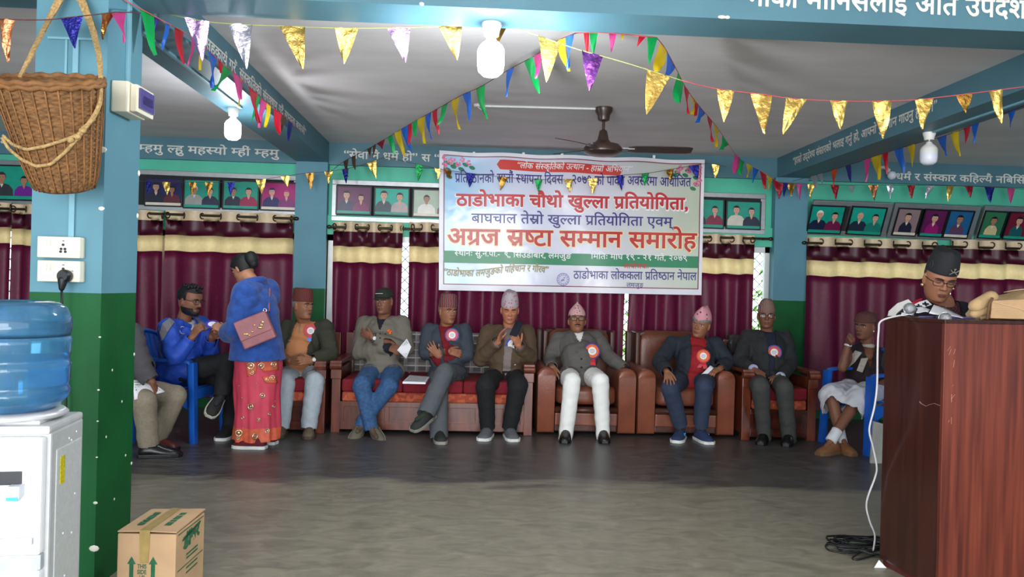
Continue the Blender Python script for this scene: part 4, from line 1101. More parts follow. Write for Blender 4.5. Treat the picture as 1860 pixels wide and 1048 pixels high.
# things on the lectern
M_KHAKI = mat('khaki canvas', (170, 140, 100), rough=.85, var=.1, scale=26, bump=.25, bscale=120)
M_KHAKI2 = mat('tan canvas panel', (176, 142, 106), rough=.85, var=.06, scale=26)
def build_bag():
    zt = ZL+.001; Yb = 3.45
    xa = at(1768, 560, Yb)[0]; xb = at(1990, 560, Yb)[0]; h = at(1845, 530, Yb)[2]-zt
    t = thing('backpack', (xa+.25, Yb, zt), 'khaki canvas backpack lying on the lectern top', 'backpack')
    mb = MB(); n = 30; R = []
    for i in range(17):
        f = i/16; x = xa+(xb-xa)*f; hh = h*(.30+.72*min(1, f*2.6)**.7); dd_ = .12*(.6+.4*min(1, f*3))
        if i in (0, 16): hh *= .55; dd_ *= .7
        ring = []
        for k in range(n):
            a = 2*math.pi*k/n; cx_, cz_ = math.cos(a), math.sin(a)
            px_ = dd_*(abs(cx_)**.6)*np.sign(cx_); pz = hh/2*(abs(cz_)**.6)*np.sign(cz_)
            wr = .006*math.sin(7*f*6+3*a)+.004*math.sin(13*f+5*a)
            ring.append((x, Yb+px_+wr, zt+max(.0, hh/2+pz+wr*.7*(1 if cz_ > -.5 else 0))))
        R.append(ring)
    mb.rings(R); mb.build('bag_body', M_KHAKI, t, smooth='all')
    mb = MB(); f0 = lambda px, py, e=0: at(px, py, Yb-.128-e)
    mb.poly([f0(1803, 546), f0(1800, 578), f0(1990, 583), f0(1990, 538)], .008, (0, 1, 0)); mb.build('front_pocket', M_KHAKI2, t, bevel=.003)
    mb = MB(); mb.tube([f0(1803, 541, .003), f0(1797, 552, .004), f0(1793, 580, .003)], .006, 6); mb.build('side_strap', mat('brown webbing', (104, 74, 48), rough=.8), t, smooth='all')
    mb = MB(); mb.tube([f0(1824, 531, -.06), f0(1845, 527, -.02), f0(1880, 524, -.02), f0(1920, 522, -.06)], .007, 6, flat=.4); mb.build('carry_handle', M_KHAKI2, t, smooth='all')
    mb = MB(); mb.tube([f0(1803, 548, .006), f0(1850, 560, .009), f0(1870, 568, .009)], .0015, 5); mb.tube([f0(1803, 562, .009), f0(1840, 563, .009)], .0015, 5); mb.build('seam', mat('seam thread', (206, 176, 136), rough=.8), t)
    mb = MB(); mb.rcone(f0(1772, 556, -.05), .03, f0(1800, 540, -.05), .03); mb.rcone(f0(1770, 570, -.05), .02, f0(1790, 560, -.06), .03); mb.build('rolled_flap', M_KHAKI, t, smooth='all')
build_bag()
M_GREYM = mat('steel mesh grille', (150, 150, 152), rough=.35, metal=.7, var=.25, scale=260, bump=.4, bscale=400)
def mic(px, py, Y, d, label, s=1.0):
    c = at(px, py, Y); t = thing('microphone', (c[0], c[1], ZL), label, 'microphone', 'microphones on the lectern')
    d = unit(d)
    mb = MB(); mb.rcone(c-d*.012*s, .023*s, c+d*.014*s, .0255*s, 16); mb.build('grille_head', M_GREYM, t, smooth='all')
    mb = MB(); mb.lathe([(.0262*s, -.003), (.0272*s, 0), (.0262*s, .003)], c, 18, frame_from(d)); mb.build('grille_ring', M_CHROME, t, smooth=True)
    e = c-d*.22*s
    mb = MB(); mb.rcone(c-d*.03*s, .02*s, e, .012*s, 12); mb.build('handle', M_BLACK, t, smooth='all')
c1 = at(1652, 561, 3.5)
mic(1652, 561, 3.5, (-.25, -.75, .12), 'silver-headed microphone lying on the lectern beside the white strip', 1.05)
mic(1716, 578, 3.33, (-.3, -.85, .03), 'silver-headed microphone at the lectern corner, in front of the open papers', 1.0)
M_PAPER = mat('white paper', (228, 228, 232), rough=.7, var=.03)
M_PRINT = mat('grey newsprint', (150, 150, 154), rough=.8, var=.3, scale=60)
def paper(name, px4, Y4, label, cat='paper', m=None, lines=0):
    P = np.array([at(px, py, y) for (px, py), y in zip(px4, Y4)])
    nr = unit(np.cross(P[1]-P[0], P[3]-P[0])); 
    if nr @ (EYE-P[0]) < 0: nr = -nr
    mb = MB()
    mb.grid(lambda u, v: P[0]*(1-u)*(1-v)+P[1]*u*(1-v)+P[2]*u*v+P[3]*(1-u)*v+nr*.004*math.sin(5*u+4*v), list(np.linspace(0, 1, 8)), list(np.linspace(0, 1, 6)))
    o = mb.build(name, m or M_PAPER, smooth='all'); md = o.modifiers.new('t', 'SOLIDIFY'); md.thickness = .0016; md.offset = -1
    tag(o, label, cat)
    if lines:
        mb = MB()
        for k in range(lines):
            v = .1+.8*k/lines
            for u0, u1 in ((.08, .46), (.54, .92)):
                mb.grid(lambda u, w: P[0]*(1-u)*(1-w)+P[1]*u*(1-w)+P[2]*u*w+P[3]*(1-u)*w+nr*(.004*math.sin(5*u+4*w)+.0015), list(np.linspace(u0, u1, 6)), [v, v+.45/lines])
        mb.build('text_lines_print', M_PRINT, o)
    return o
paper('paper_sheet', [(1669, 558), (1690, 561), (1686, 568), (1664, 567)], (3.62, 3.62, 3.5, 3.5), 'small white sheet beside the first microphone on the lectern')
paper('paper_sheet', [(1696, 554), (1754, 576), (1748, 579), (1688, 568)], (3.66, 3.6, 3.42, 3.44), 'open white papers being read on the lectern, next to the backpack')
paper('paper_strip', [(1637, 569), (1657, 570), (1656, 573), (1637, 572)], (3.5, 3.5, 3.44, 3.44), 'narrow white paper strip at the lectern edge near the hanging cable', 'paper')
mb = MB(); c = [at(1630, 575, 3.56), at(1650, 572, 3.5), at(1690, 576, 3.44), at(1705, 580, 3.4)]
mb.poly([PL(.03, .2, ZL+.002), PL(.3, .1, ZL+.002), PL(.42, .2, ZL+.002), PL(.2, .33, ZL+.002)], .006, (0, 0, 1)); tag(mb.build('folder', mat('violet folder', (96, 92, 150), rough=.4), bevel=.002), 'slim violet folder lying flat beneath the papers', 'folder')
# cables
M_WCABLE = mat('white cable', (190, 188, 190), rough=.5)
P = [PL(.06, LD*.7, ZL+.01), PL(.0, LD*.65, ZL+.012), at(1602, 582, 3.56), at(1596, 602, 3.55), at(1594, 640, 3.55), at(1593, 700, 3.55), at(1588, 740, 3.57), at(1579, 780, 3.6), at(1585, 810, 3.62), at(1592, 845, 3.64), at(1590, 865, 3.66), at(1574, 912, 3.7), at(1579, 945, 3.72), at(1589, 972, 3.74), at(1586, 1000, 3.76)]
def curve_pts(P, n):
    P = [Vector(p) for p in P]; out = []
    for i in range(len(P)-1):
        p0, p1, p2, p3 = P[max(i-1, 0)], P[i], P[i+1], P[min(i+2, len(P)-1)]
        for k in range(n):
            t = k/n; out.append(tuple(.5*((2*p1)+(-p0+p2)*t+(2*p0-5*p1+4*p2-p3)*t*t+(-p0+3*p1-3*p2+p3)*t**3)))
    out.append(tuple(P[-1])); return out
mb = MB(); mb.tube(curve_pts(P, 6), .0045, 6); tag(mb.build('white_cable', M_WCABLE, smooth='all'), 'thin whitish cable hanging down the dark side of the lectern', 'cable')
mb = MB(); rg = np.random.default_rng(4); base = atz(1555, 995, .01); Q = []
for k in range(34):
    a = k*1.9; r = .05+.1*abs(math.sin(k*.7)); Q.append(base+np.array([r*1.25*math.cos(a)+rg.uniform(-.03, .05), r*.8*math.sin(a)+rg.uniform(-.03, .03), .006+.03*abs(math.sin(k*1.3))]))
mb.tube(curve_pts(Q, 5), .0048, 6)
L2 = [atz(1590, 1000, .02), atz(1545, 1004, .006), atz(1508, 1000, .006), atz(1500, 990, .006), atz(1520, 986, .006), atz(1560, 992, .02)]
mb.tube(curve_pts(L2, 6), .0042, 6); mb.tube(curve_pts([atz(1590, 1008, .01), atz(1560, 1016, .006), atz(1548, 1014, .006), atz(1562, 1004, .02), atz(1590, 985, .02)], 6), .0045, 6)
tag(mb.build('cable_coil', M_BLACK, smooth='all'), 'tangled heap of black cables on the floor by the lectern foot', 'cable')
mb = MB(); e = atz(1597, 1030, .001); mb.poly([e+np.array([-.03, -.01, .0]), e+np.array([.03, -.012, 0]), e+np.array([.005, .012, .03])], .002, (0, 1, 0)); tag(mb.build('paper_scrap', M_PAPER), 'torn white paper scrap on the floor at the lectern corner', 'paper scrap')
mb = MB(); g0 = atz(1592, 842); q0 = [at(1587, 765, g0[1]), at(1612, 772, g0[1]), at(1612, 842, g0[1]), at(1581, 842, g0[1])]; q0[2][2] = q0[3][2] = 0
mb.poly(q0, .02, (0, 1, 0)); tag(mb.build('folded_banner', mat('off white vinyl', (170, 168, 160), rough=.6), bevel=.004), 'folded off-white sheet standing on the floor behind the lectern, by the white cable', 'sheet')
# ------------------------------------------------------------------ seating
M_TEAK = mat('varnished red wood', (118, 56, 34), rough=.3, col2=(78, 34, 22), kind='noise', scale=6, stretch=(3, 3, .6), coat=.4)
M_TEAKD = mat('dark varnished wood', (84, 38, 26), rough=.3, col2=(54, 24, 18), kind='noise', scale=6, stretch=(.6, 3, 3), coat=.4)
M_REDC = mat('crimson seat cloth', (120, 18, 32), rough=.85, var=.12, scale=60, bump=.1, bscale=200)
M_ORANGE = mat('orange figured cushion', (188, 90, 58), rough=.8, col2=(156, 66, 44), kind='noise', scale=22, thr=(.46, .52), detail=1)
def plaid_mat():
    m = bpy.data.materials.new('grey plaid wool'); m.use_nodes = True; N = m.node_tree.nodes; L = m.node_tree.links; b = N['Principled BSDF']
    tc = N.new('ShaderNodeTexCoord'); sp = N.new('ShaderNodeSeparateXYZ'); L.new(tc.outputs['Object'], sp.inputs[0])
    def stripes(out, per, width):
        a = N.new('ShaderNodeMath'); a.operation = 'DIVIDE'; L.new(out, a.inputs[0]); a.inputs[1].default_value = per
        f = N.new('ShaderNodeMath'); f.operation = 'FRACT'; L.new(a.outputs[0], f.inputs[0])
        g = N.new('ShaderNodeMath'); g.operation = 'LESS_THAN'; L.new(f.outputs[0], g.inputs[0]); g.inputs[1].default_value = width
        return g.outputs[0]
    def mixc(fac, c1, c2, l1=None):
        x = N.new('ShaderNodeMix'); x.data_type = 'RGBA'; L.new(fac, x.inputs['Factor'])
        if l1: L.new(l1, x.inputs[6])
        else: x.inputs[6].default_value = lin(c1)+(1,)
        x.inputs[7].default_value = lin(c2)+(1,); return x.outputs[2]
    c = mixc(stripes(sp.outputs['Z'], .075, .5), (86, 82, 80), (112, 106, 104))
    c = mixc(stripes(sp.outputs['X'], .105, .3), None, (126, 122, 122), c)
    c = mixc(stripes(sp.outputs['Z'], .075, .13), None, (180, 178, 178), c)
    c = mixc(stripes(sp.outputs['X'], .105, .06), None, (168, 166, 166), c)
    L.new(c, b.inputs['Base Color']); b.inputs['Roughness'].default_value = .9; return m
M_PLAID = plaid_mat()
def wood_seat(x0, x1, yf, name, label, cat, arm_w=.1, ncush=1, plaid=True, zarm=.63, back=True, zseat=(.47, .36, .275)):
    """carved wooden settee: outer x range, front depth, seat / orange / rail heights"""
    yb = yf+.82; t = thing(name, ((x0+x1)/2, yf+.4, 0), label, cat)
    zs, zo, zr = zseat
    for a, b in ((x0, x0+arm_w), (x1-arm_w, x1)):
        mb = MB(); mb.box(a+.012, b-.012, yf+.01, yf+.07, 0, zarm-.06); mb.box(a+.012, b-.012, yb-.1, yb-.03, 0, zarm+.2); mb.box(a+.025, b-.025, yf+.07, yb-.1, .05, zarm-.07)
        mb.build('arm_panel', M_TEAK, t, bevel=.004)
        mb = MB(); R = []
        for q in np.linspace(-.6, 1.0, 12):
            # rolled front of the arm board
            y = yf-.012-.045*math.cos(q*1.4)*(q < .9)+max(0, 0); z = zarm-.025+.05*math.sin(q*1.4)
        mb.box(a, b, yf-.035, yb-.04, zarm-.03, zarm); mb.tube([(a, yf-.02, zarm-.045), (b, yf-.02, zarm-.045)], .034, 14)
        mb.box(a+.004, b-.004, yf-.012, yf+.012, zarm-.16, zarm-.07)
        mb.build('armrest', M_TEAK, t, bevel=.006)
    xa, xb = x0+arm_w, x1-arm_w
    mb = MB(); mb.box(xa-.01, xb+.01, yf+.01, yf+.045, zr-.045, zr); mb.box(xa-.01, xb+.01, yf+.01, yf+.045, .03, .1); n = max(1, round((xb-xa)/.42))
    for k in range(n+1):
        x = xa+(xb-xa)*k/n; mb.box(x-.02, x+.02, yf+.012, yf+.043, .03, zr)
    mb.box(xa, xb, yf+.03, yf+.042, .08, zr-.03)
    mb.build('front_apron', M_TEAKD if not plaid else M_TEAK, t, bevel=.003)
    mb = MB(); mb.box(xa, xb, yf+.045, yb-.08, zr-.04, zr); mb.build('seat_frame', M_TEAKD, t)
    for k in range(ncush):
        a = xa+(xb-xa)*k/ncush; b = xa+(xb-xa)*(k+1)/ncush
        mb = MB(); mb.box(a+.003, b-.003, yf+.0, yb-.12, zr, zo); mb.build('seat_cushion', M_ORANGE, t, bevel=.02, seg=3)
    n2 = max(1, round((xb-xa)/.55))
    for k in range(n2):
        a = xa+(xb-xa)*k/n2; b = xa+(xb-xa)*(k+1)/n2
        mb = MB(); mb.box(a+.001, b-.001, yf-.012, yb-.13, zo, zs); mb.build('seat_cover', M_REDC, t, bevel=.025, seg=3)
    if back:
        mb = MB(); mb.box(xa-.02, xb+.02, yb-.06, yb-.02, .3, .84); mb.box(xa-.03, xb+.03, yb-.075, yb-.015, .8, .85); mb.build('backrest_frame', M_TEAKD, t, bevel=.006)
        if plaid:
            mb = MB(); mb.box(xa, xb, yb-.16, yb-.06, zs-.03, at(800, 604, yb-.15)[2]); mb.build('back_cushion', M_PLAID, t, bevel=.025, seg=3)
        else:
            mb = MB(); mb.box(xa, xb, yb-.16, yb-.06, zs-.03, .9); mb.build('back_cushion', mat('wrapped dark cushion', (58, 54, 54), rough=.2, var=.3, scale=14, bump=.5, bscale=18), t, bevel=.03, seg=3)
    return t
SY = 6.76
wood_seat(-1.235, .545, SY, 'wooden_sofa', 'long carved wooden sofa with crimson seat and grey plaid back under three seated men', 'sofa', ncush=2)
wood_seat(-1.99, -1.255, SY-.06, 'wooden_armchair', 'carved wooden armchair with crimson seat under the man in olive blazer', 'armchair', plaid=False)
wood_seat(2.385, 3.08, SY-.03, 'wooden_armchair', 'dark wooden armchair with crimson seat under the man in dark suit and glasses', 'armchair', plaid=False)

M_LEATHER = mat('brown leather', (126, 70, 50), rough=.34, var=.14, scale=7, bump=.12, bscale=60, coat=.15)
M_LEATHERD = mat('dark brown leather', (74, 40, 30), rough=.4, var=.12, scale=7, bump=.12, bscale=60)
def puff(x0, x1, y0, y1, z0, z1, r=.05, bulge=.012):
    """soft rounded cushion block"""
    mb = MB(); n = 8; cx, cy, cz = (x0+x1)/2, (y0+y1)/2, (z0+z1)/2; h = np.array([x1-x0, y1-y0, z1-z0])/2
    R = []
    for t in np.linspace(-1, 1, 13):
        ring = []
        for a in np.linspace(0, 2*math.pi, 36, endpoint=False):
            def se(v, p): return np.sign(v)*abs(v)**p
            ct = max(0.0, 1-abs(t)**6)**(1/6.) if abs(t) < 1 else .72
            ring.append((cx+h[0]*se(math.cos(a), .28)*max(ct, .72), cy+h[1]*se(math.sin(a), .28)*max(ct, .72), cz+h[2]*t))
        R.append(ring)
    mb.rings(R); return mb
def leather_chair(x0, x1, yf, label):
    yb = yf+.9; aw = .165; t = thing('leather_armchair', ((x0+x1)/2, yf+.45, 0), label, 'armchair', 'brown leather armchairs')
    for a, b in ((x0, x0+aw), (x1-aw, x1)):
        mb = MB(); R = []
        prof = []
        for q in np.linspace(0, math.pi, 11): prof.append((math.cos(q)*aw/2, .53+.07*math.sin(q)))
        prof = [(aw/2-.004, .02)]+prof+[(-aw/2+.004, .02)]
        for y, s in ((yf, .93), (yf+.012, .99), (yf+.03, 1), (yf+.75, 1.0), (yf+.8, .97)):
            R.append([((a+b)/2+u*s, y, .31+(z-.31)*s+.0*y) for u, z in prof])
        mb.rings(R); mb.build('arm', M_LEATHER, t, smooth=True)
    xa, xb = x0+aw, x1-aw
    puff(xa+.003, xb-.003, yf+.0, yb-.15, .26, .435).build('seat_cushion', M_LEATHER, t, smooth='all')
    mb = MB(); mb.tube([(xa, yf+.02, .225), (xb, yf+.02, .225)], .03, 12); mb.build('gap_shade_roll', M_LEATHERD, t, smooth='all')  # dark tube standing in for the shade in the gap under the cushion
    mb = MB(); mb.box(xa, xb, yf+.012, yf+.06, .085, .2); mb.build('front_panel', M_LEATHER, t, bevel=.012, seg=3)
    mb = MB(); mb.box(xa, xb, yf+.03, yb-.06, .03, .25); mb.build('base', M_LEATHERD, t, bevel=.01)
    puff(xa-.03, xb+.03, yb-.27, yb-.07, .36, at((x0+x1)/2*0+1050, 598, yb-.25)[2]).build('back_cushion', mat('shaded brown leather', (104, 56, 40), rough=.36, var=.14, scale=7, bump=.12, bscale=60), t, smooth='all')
    for s, x in ((-1, xa-.02), (1, xb+.02)):
        mb = MB(); mb.box(x-.05 if s < 0 else x, x if s < 0 else x+.05, yb-.3, yb-.05, .4, .9); mb.build('back_wing', M_LEATHERD, t, bevel=.02, seg=3)
    mb = MB(); mb.box(x0+.05, x1-.05, yb-.08, yb, .05, .9); mb.build('back_panel', M_LEATHERD, t, bevel=.02)
leather_chair(.575, 1.465, 6.82, 'brown leather armchair under the man in white trousers')
leather_chair(1.478, 2.365, 6.83, 'brown leather armchair under the man in red sweater')

M_BLUEP = mat('blue moulded plastic', (26, 92, 190), rough=.38, var=.05, spec=.5)
def plastic_chair(x, y, ang, label):
    """blue moulded armchair; local front is -y; ang turns it about z"""
    t = thing('plastic_chair', (x, y, 0), label, 'chair', 'blue plastic armchairs')
    OFFW = dict(parent=t, world=False)
    def slab(fn, us, vs, th):
        A = np.array([fn(u, v) for v in vs for u in us]); nu, nv = len(us), len(vs); mb = MB(); F = []
        B = A-np.array([0, 0, th]) if abs(A[:, 2].max()-A[:, 2].min()) < .12 else A+np.array([0, th, 0])
        for j in range(nv-1):
            for i in range(nu-1):
                a, b, c, d = j*nu+i, j*nu+i+1, (j+1)*nu+i+1, (j+1)*nu+i; F += [(a, b, c, d), (a+nu*nv, d+nu*nv, c+nu*nv, b+nu*nv)]
        def side(a, b): F.append((a, a+nu*nv, b+nu*nv, b))
        for i in range(nu-1): side(i+1, i); side((nv-1)*nu+i, (nv-1)*nu+i+1)
        for j in range(nv-1): side(j*nu, (j+1)*nu); side((j+1)*nu+nu-1, j*nu+nu-1)
        mb.add(np.concatenate([A, B]), F); return mb
    slab(lambda u, v: (u*.225*(1-.08*v), -.23+.46*v, .43-.015*v+.02*u*u-.02*(1-abs(2*v-1))-(.03 if v < .04 else 0)), list(np.linspace(-1, 1, 13)), [0, .03, .08, .2, .4, .6, .8, 1], .012).build('seat', M_BLUEP, smooth=True, **OFFW)
    for k in range(7):
        u = -.9+.3*k; mb = MB()
        mb.rings([[(u*.2+dx*(.024), .225+.1*f+.02*(1-u*u)+dy*.006, .42+.43*f) for dx, dy in ((-1, -1), (1, -1), (1, 1), (-1, 1))] for f in (0, .3, .6, 1)])
        mb.build('back_slat', M_BLUEP, smooth=True, **OFFW)
    mb = MB(); mb.tube([(u*.225, .31+.035*(1-u*u), .82+.05*(1-u*u)) for u in np.linspace(-1.02, 1.02, 13)], .026, 8, flat=.6); mb.build('top_rail', M_BLUEP, smooth='all', **OFFW)
    for s in (-1, 1):
        mb = MB(); P = [(s*.232, .32, .83), (s*.25, .28, .74), (s*.268, .2, .67), (s*.275, .05, .655), (s*.272, -.12, .655), (s*.268, -.2, .645), (s*.262, -.228, .61)]
        R = []
        for i, p in enumerate(curve_pts(P, 3)):
            w = .03; R.append([(p[0]+dx*w, p[1], p[2]+dz*.012) for dx, dz in ((-1, -1), (1, -1), (1, 1), (-1, 1))])
        mb.rings(R); mb.build('arm', M_BLUEP, smooth=True, **OFFW)
        mb = MB(); R = []
        for f in np.linspace(0, 1, 7):
            z = .64*(1-f); cx_ = s*(.262+.016*f); cy_ = -.215-.035*f; w = .034-.006*f
            R.append([(cx_+dx*w, cy_+dy*w, z) for dx, dy in ((-1, -1), (1, -1), (1, .2), (.3, 1), (-.3, 1), (-1, .2))])
        mb.rings(R); mb.build('leg', M_BLUEP, smooth=True, **OFFW)
        mb = MB(); R = []
        for f in np.linspace(0, 1, 6):
            z = .43*(1-f); cx_ = s*(.2+.05*f); cy_ = .23+.07*f; w = .033-.006*f
            R.append([(cx_+dx*w, cy_+dy*w, z) for dx, dy in ((-1, -1), (1, -1), (1, .2), (.3, 1), (-.3, 1), (-1, .2))])
        mb.rings(R); mb.build('leg', M_BLUEP, smooth=True, **OFFW)
        mb = MB(); mb.add([(s*.262, -.2, .40), (s*.262, .22, .40), (s*.262, .24, .33), (s*.264, .0, .36), (s*.268, -.21, .26)], [(0, 1, 2, 3, 4)]); mb.add([(s*.25, -.2, .40), (s*.25, .22, .40), (s*.25, .24, .33), (s*.252, .0, .36), (s*.256, -.21, .26)], [(4, 3, 2, 1, 0)]); mb.build('side_skirt', M_BLUEP, **OFFW)
    mb = MB(); mb.box(-.2, .2, -.238, -.226, .34, .42); mb.build('front_skirt', M_BLUEP, **OFFW)
    t.rotation_euler = (0, 0, ang)
    return t
fA, fB = atz(353, 803), atz(377, 779)
plastic_chair(-2.42, 6.52, math.radians(84), 'blue plastic armchair under the young man in blue jacket')
plastic_chair(-2.98, 5.98, math.radians(80), 'blue plastic armchair half hidden by the near column, under the man in grey coat')
fL, fR = atz(1489, 801), atz(1583, 829); an = math.atan2(fR[1]-fL[1], fR[0]-fL[0]); mid = (fL+fR)/2
plastic_chair(mid[0]-math.sin(an)*.25, mid[1]+math.cos(an)*.25, an, 'blue plastic armchair behind the lectern, under the man in white dhoti')
# ------------------------------------------------------------------ people
def skin_mat(name, c, lip):
    return (mat('skin '+name, c, rough=.5, var=.07, scale=18, spec=.4), mat('lips '+name, lip, rough=.45, var=.06))
SKINS = {'tan': skin_mat('tan', (176, 122, 92), (132, 78, 68)), 'brown': skin_mat('brown', (150, 100, 74), (110, 66, 58)),
         'deep': skin_mat('deep', (128, 84, 64), (98, 58, 52)), 'ruddy': skin_mat('ruddy', (184, 120, 90), (150, 88, 76))}
M_HAIR = mat('black hair', (20, 18, 19), rough=.5, var=.3, scale=120, bump=.4, bscale=200)
M_HAIRG = mat('grey hair', (128, 126, 124), rough=.6, var=.25, scale=120)
M_EYEW = mat('eye white', (210, 204, 196), rough=.3, var=.02)
M_IRIS = mat('dark iris', (28, 20, 16), rough=.2)
M_SPEC = mat('spectacle frame', (26, 24, 26), rough=.3)
M_SOLEW = mat('white rubber sole', (220, 220, 216), rough=.6)
M_SHIRT = mat('white shirt', (222, 224, 228), rough=.8, var=.03)

def head_frame(yaw=0, pitch=0, roll=0, base=0):
    """columns: image-right, front, up for a head that faces the camera, turned by yaw (+ to image right), pitch (+ down), roll (+ clockwise)"""
    a = math.radians(yaw)
    f = np.array([math.sin(a), -math.cos(a), 0]); r = np.array([math.cos(a), math.sin(a), 0]); u = np.array([0, 0, 1.0])
    p = math.radians(pitch); f, u = f*math.cos(p)-u*math.sin(p), u*math.cos(p)+f*math.sin(p)
    q = math.radians(roll); r, u = r*math.cos(q)-u*math.sin(q), u*math.cos(q)+r*math.sin(q)
    return np.stack([r, f, u], 1)
HP = np.array([(-.01, .10, .31, .02), (.0, .15, .355, .06), (.05, .205, .40, .12), (.12, .24, .41, .2), (.2, .268, .405, .28), (.3, .292, .405, .34), (.42, .31, .40, .38), (.52, .318, .39, .41),
               (.6, .322, .40, .42), (.72, .318, .385, .43), (.84, .285, .325, .39), (.93, .21, .235, .29), (.98, .12, .13, .17), (1.0, .03, .03, .05)])
def head_pt(z, a, grow=0.0):
    w, f, b = (np.interp(z, HP[:, 0], HP[:, k]) for k in (1, 2, 3)); w += grow; f += grow; b += grow
    c, s = math.cos(a), math.sin(a)
    x = w*np.sign(c)*abs(c)**.86; y = (f if s > 0 else b)*np.sign(s)*abs(s)**.9
    if s > 0 and grow == 0:
        g = lambda cx, cz, sx, sz: math.exp(-((x-cx)/sx)**2-((z-cz)/sz)**2)
        y -= .05*(g(.135, .515, .075, .05)+g(-.135, .515, .075, .05))
        y += .022*(g(.13, .6, .12, .035)+g(-.13, .6, .12, .035))+.018*(g(.17, .38, .07, .07)+g(-.17, .38, .07, .07))
        y += .03*g(0, .07, .1, .05)+.012*g(0, .2, .1, .07)
        y -= .015*(g(.2, .22, .06, .1)+g(-.2, .22, .06, .1))
    return x, y, z
def head_prims(mb, O, M, h):
    zs = list(np.linspace(-.01, .96, 34))+[.985, 1.0]; n = 44
    T = lambda p: O+M @ (np.array(p)*h)
    mb.rings([[T(head_pt(z, a)) for a in np.linspace(0, 2*math.pi, n, endpoint=False)] for z in zs])
    mb.rcone(T((0, .385, .55)), .026*h, T((0, .46, .40)), .042*h); mb.ell(T((0, .465, .385)), np.array([.05, .05, .042])*h, M)
    for s in (-1, 1):
        mb.ell(T((s*.058, .425, .375)), np.array([.036, .045, .034])*h, M)
        mb.ell(T((s*.335, -.03, .46)), np.array([.028, .085, .135])*h, M @ rotm('Z', s*-18)); mb.ell(T((s*.325, -.01, .37)), np.array([.03, .055, .06])*h, M)
    mb.ell(T((0, .405, .245)), np.array([.105, .045, .027])*h, M); mb.ell(T((0, .4, .195)), np.array([.09, .05, .032])*h, M)
def hand_prims(mb, W, d, n, sgn, curl=20, spread=6, L=.178, thumb=35, curls=None):
    """W wrist, d along the palm, n the way the palm faces, sgn the thumb side along d x n"""
    d = unit(d); n = unit(n-d*(n @ d)); c = np.cross(d, n)*sgn; k = L/.178
    for s, (l0, w) in zip((-1.5, -.5, .5, 1.5), ((.09, .011), (.096, .012), (.096, .012), (.088, .0125))):
        mb.rcone(W+c*s*.011*k, .0135*k, W+d*l0*k*.92+c*s*.0195*k, w*k, 8, flat=.85)
    mb.ell(W+d*.045*k, np.array([.036, .05, .0155])*k, np.stack([c, d, n], 1))
    for i, (off, l) in enumerate(((.03, .072), (.0105, .08), (-.0095, .075), (-.029, .058))):
        cu = curls[i] if curls else curl
        a = math.radians((1.2-i)*spread); b = W+d*.088*k+c*off*k; dd = unit(d*math.cos(a)+c*math.sin(a)); P = [b-dd*.015]; q = 0
        for f, seg in ((.55, .46), (1.15, .3), (.9, .24)):
            q += math.radians(cu*f); v = dd*math.cos(q)+n*math.sin(q); b = b+v*l*seg*k; P.append(b)
        mb.limb([P[0], P[0]+(P[1]-P[0])*.5]+P[1:], [.0098*k, .0095*k, .009*k, .0085*k, .0075*k], 8)
    a = math.radians(thumb); b = W+d*.022*k+c*.026*k; v = unit(d*math.cos(a)+c*math.sin(a)+n*.25)
    p1 = b+v*.038*k; v2 = unit(v+d*.5+n*.2); p2 = p1+v2*.03*k; p3 = p2+unit(v2+d*.3)*.022*k
    mb.limb([b, p1, p2, p3], [.015*k, .0115*k, .0105*k, .0085*k], 8)

def shoe(parent, A, Tt, col, sole, L=.265, flat=True, w=1.0, up=None, lace=True):
    A, Tt = np.array(A, float), np.array(Tt, float)
    if flat:
        d = unit((Tt-A)*np.array([1, 1, 0])); u = np.array([0, 0, 1.0]); heel = np.array([A[0], A[1], 0])-d*.065
    else:
        u = np.array([0, 0, 1.0]) if up is None else unit(up)
        d = unit(Tt-A); u = unit(u-d*(u @ d)); d = unit(d*.94-u*.2) if up is None else d; u = unit(u-d*(u @ d)); heel = A-u*.085-d*.06
    s = np.cross(d, u); R = []; S = []
    for f, ww, hh, h0 in ((0, .028, .05, .02), (.04, .036, .095, .02), (.16, .042, .118, .02), (.3, .043, .12, .02), (.42, .046, .104, .02), (.6, .051, .08, .02), (.78, .051, .064, .02), (.92, .042, .052, .02), (1, .024, .034, .02)):
        c = heel+d*L*f
        R.append([c+s*ww*w*math.cos(a)+u*(h0+(hh-h0)*max(0, math.sin(a)) if math.sin(a) > 0 else h0-.004) for a in np.linspace(0, 2*math.pi, 16, endpoint=False)])
        k = 1.12 if sole else 1.0
        S.append([c+d*(f-.5)*.012+s*ww*w*k*sx+u*z for sx, z in ((-1, .0), (1, .0), (1.03, .026), (-1.03, .026))])
    mb = MB(); mb.rings(R); o = mb.build('shoe', col, parent, smooth='all')
    mb = MB(); mb.rings(S); mb.build('sole', sole or M_BLACK, o, bevel=.004)
    if lace:
        mb = MB()
        for f in (.36, .44, .52): mb.tube([heel+d*L*f+s*q*.026+u*(.12-.15*(f-.3)+.004-abs(q)*.01) for q in (-1, 0, 1)], .0028, 5)
        mb.build('laces', M_BLACK if col != M_BLACK else M_SPEC, o)
    return o

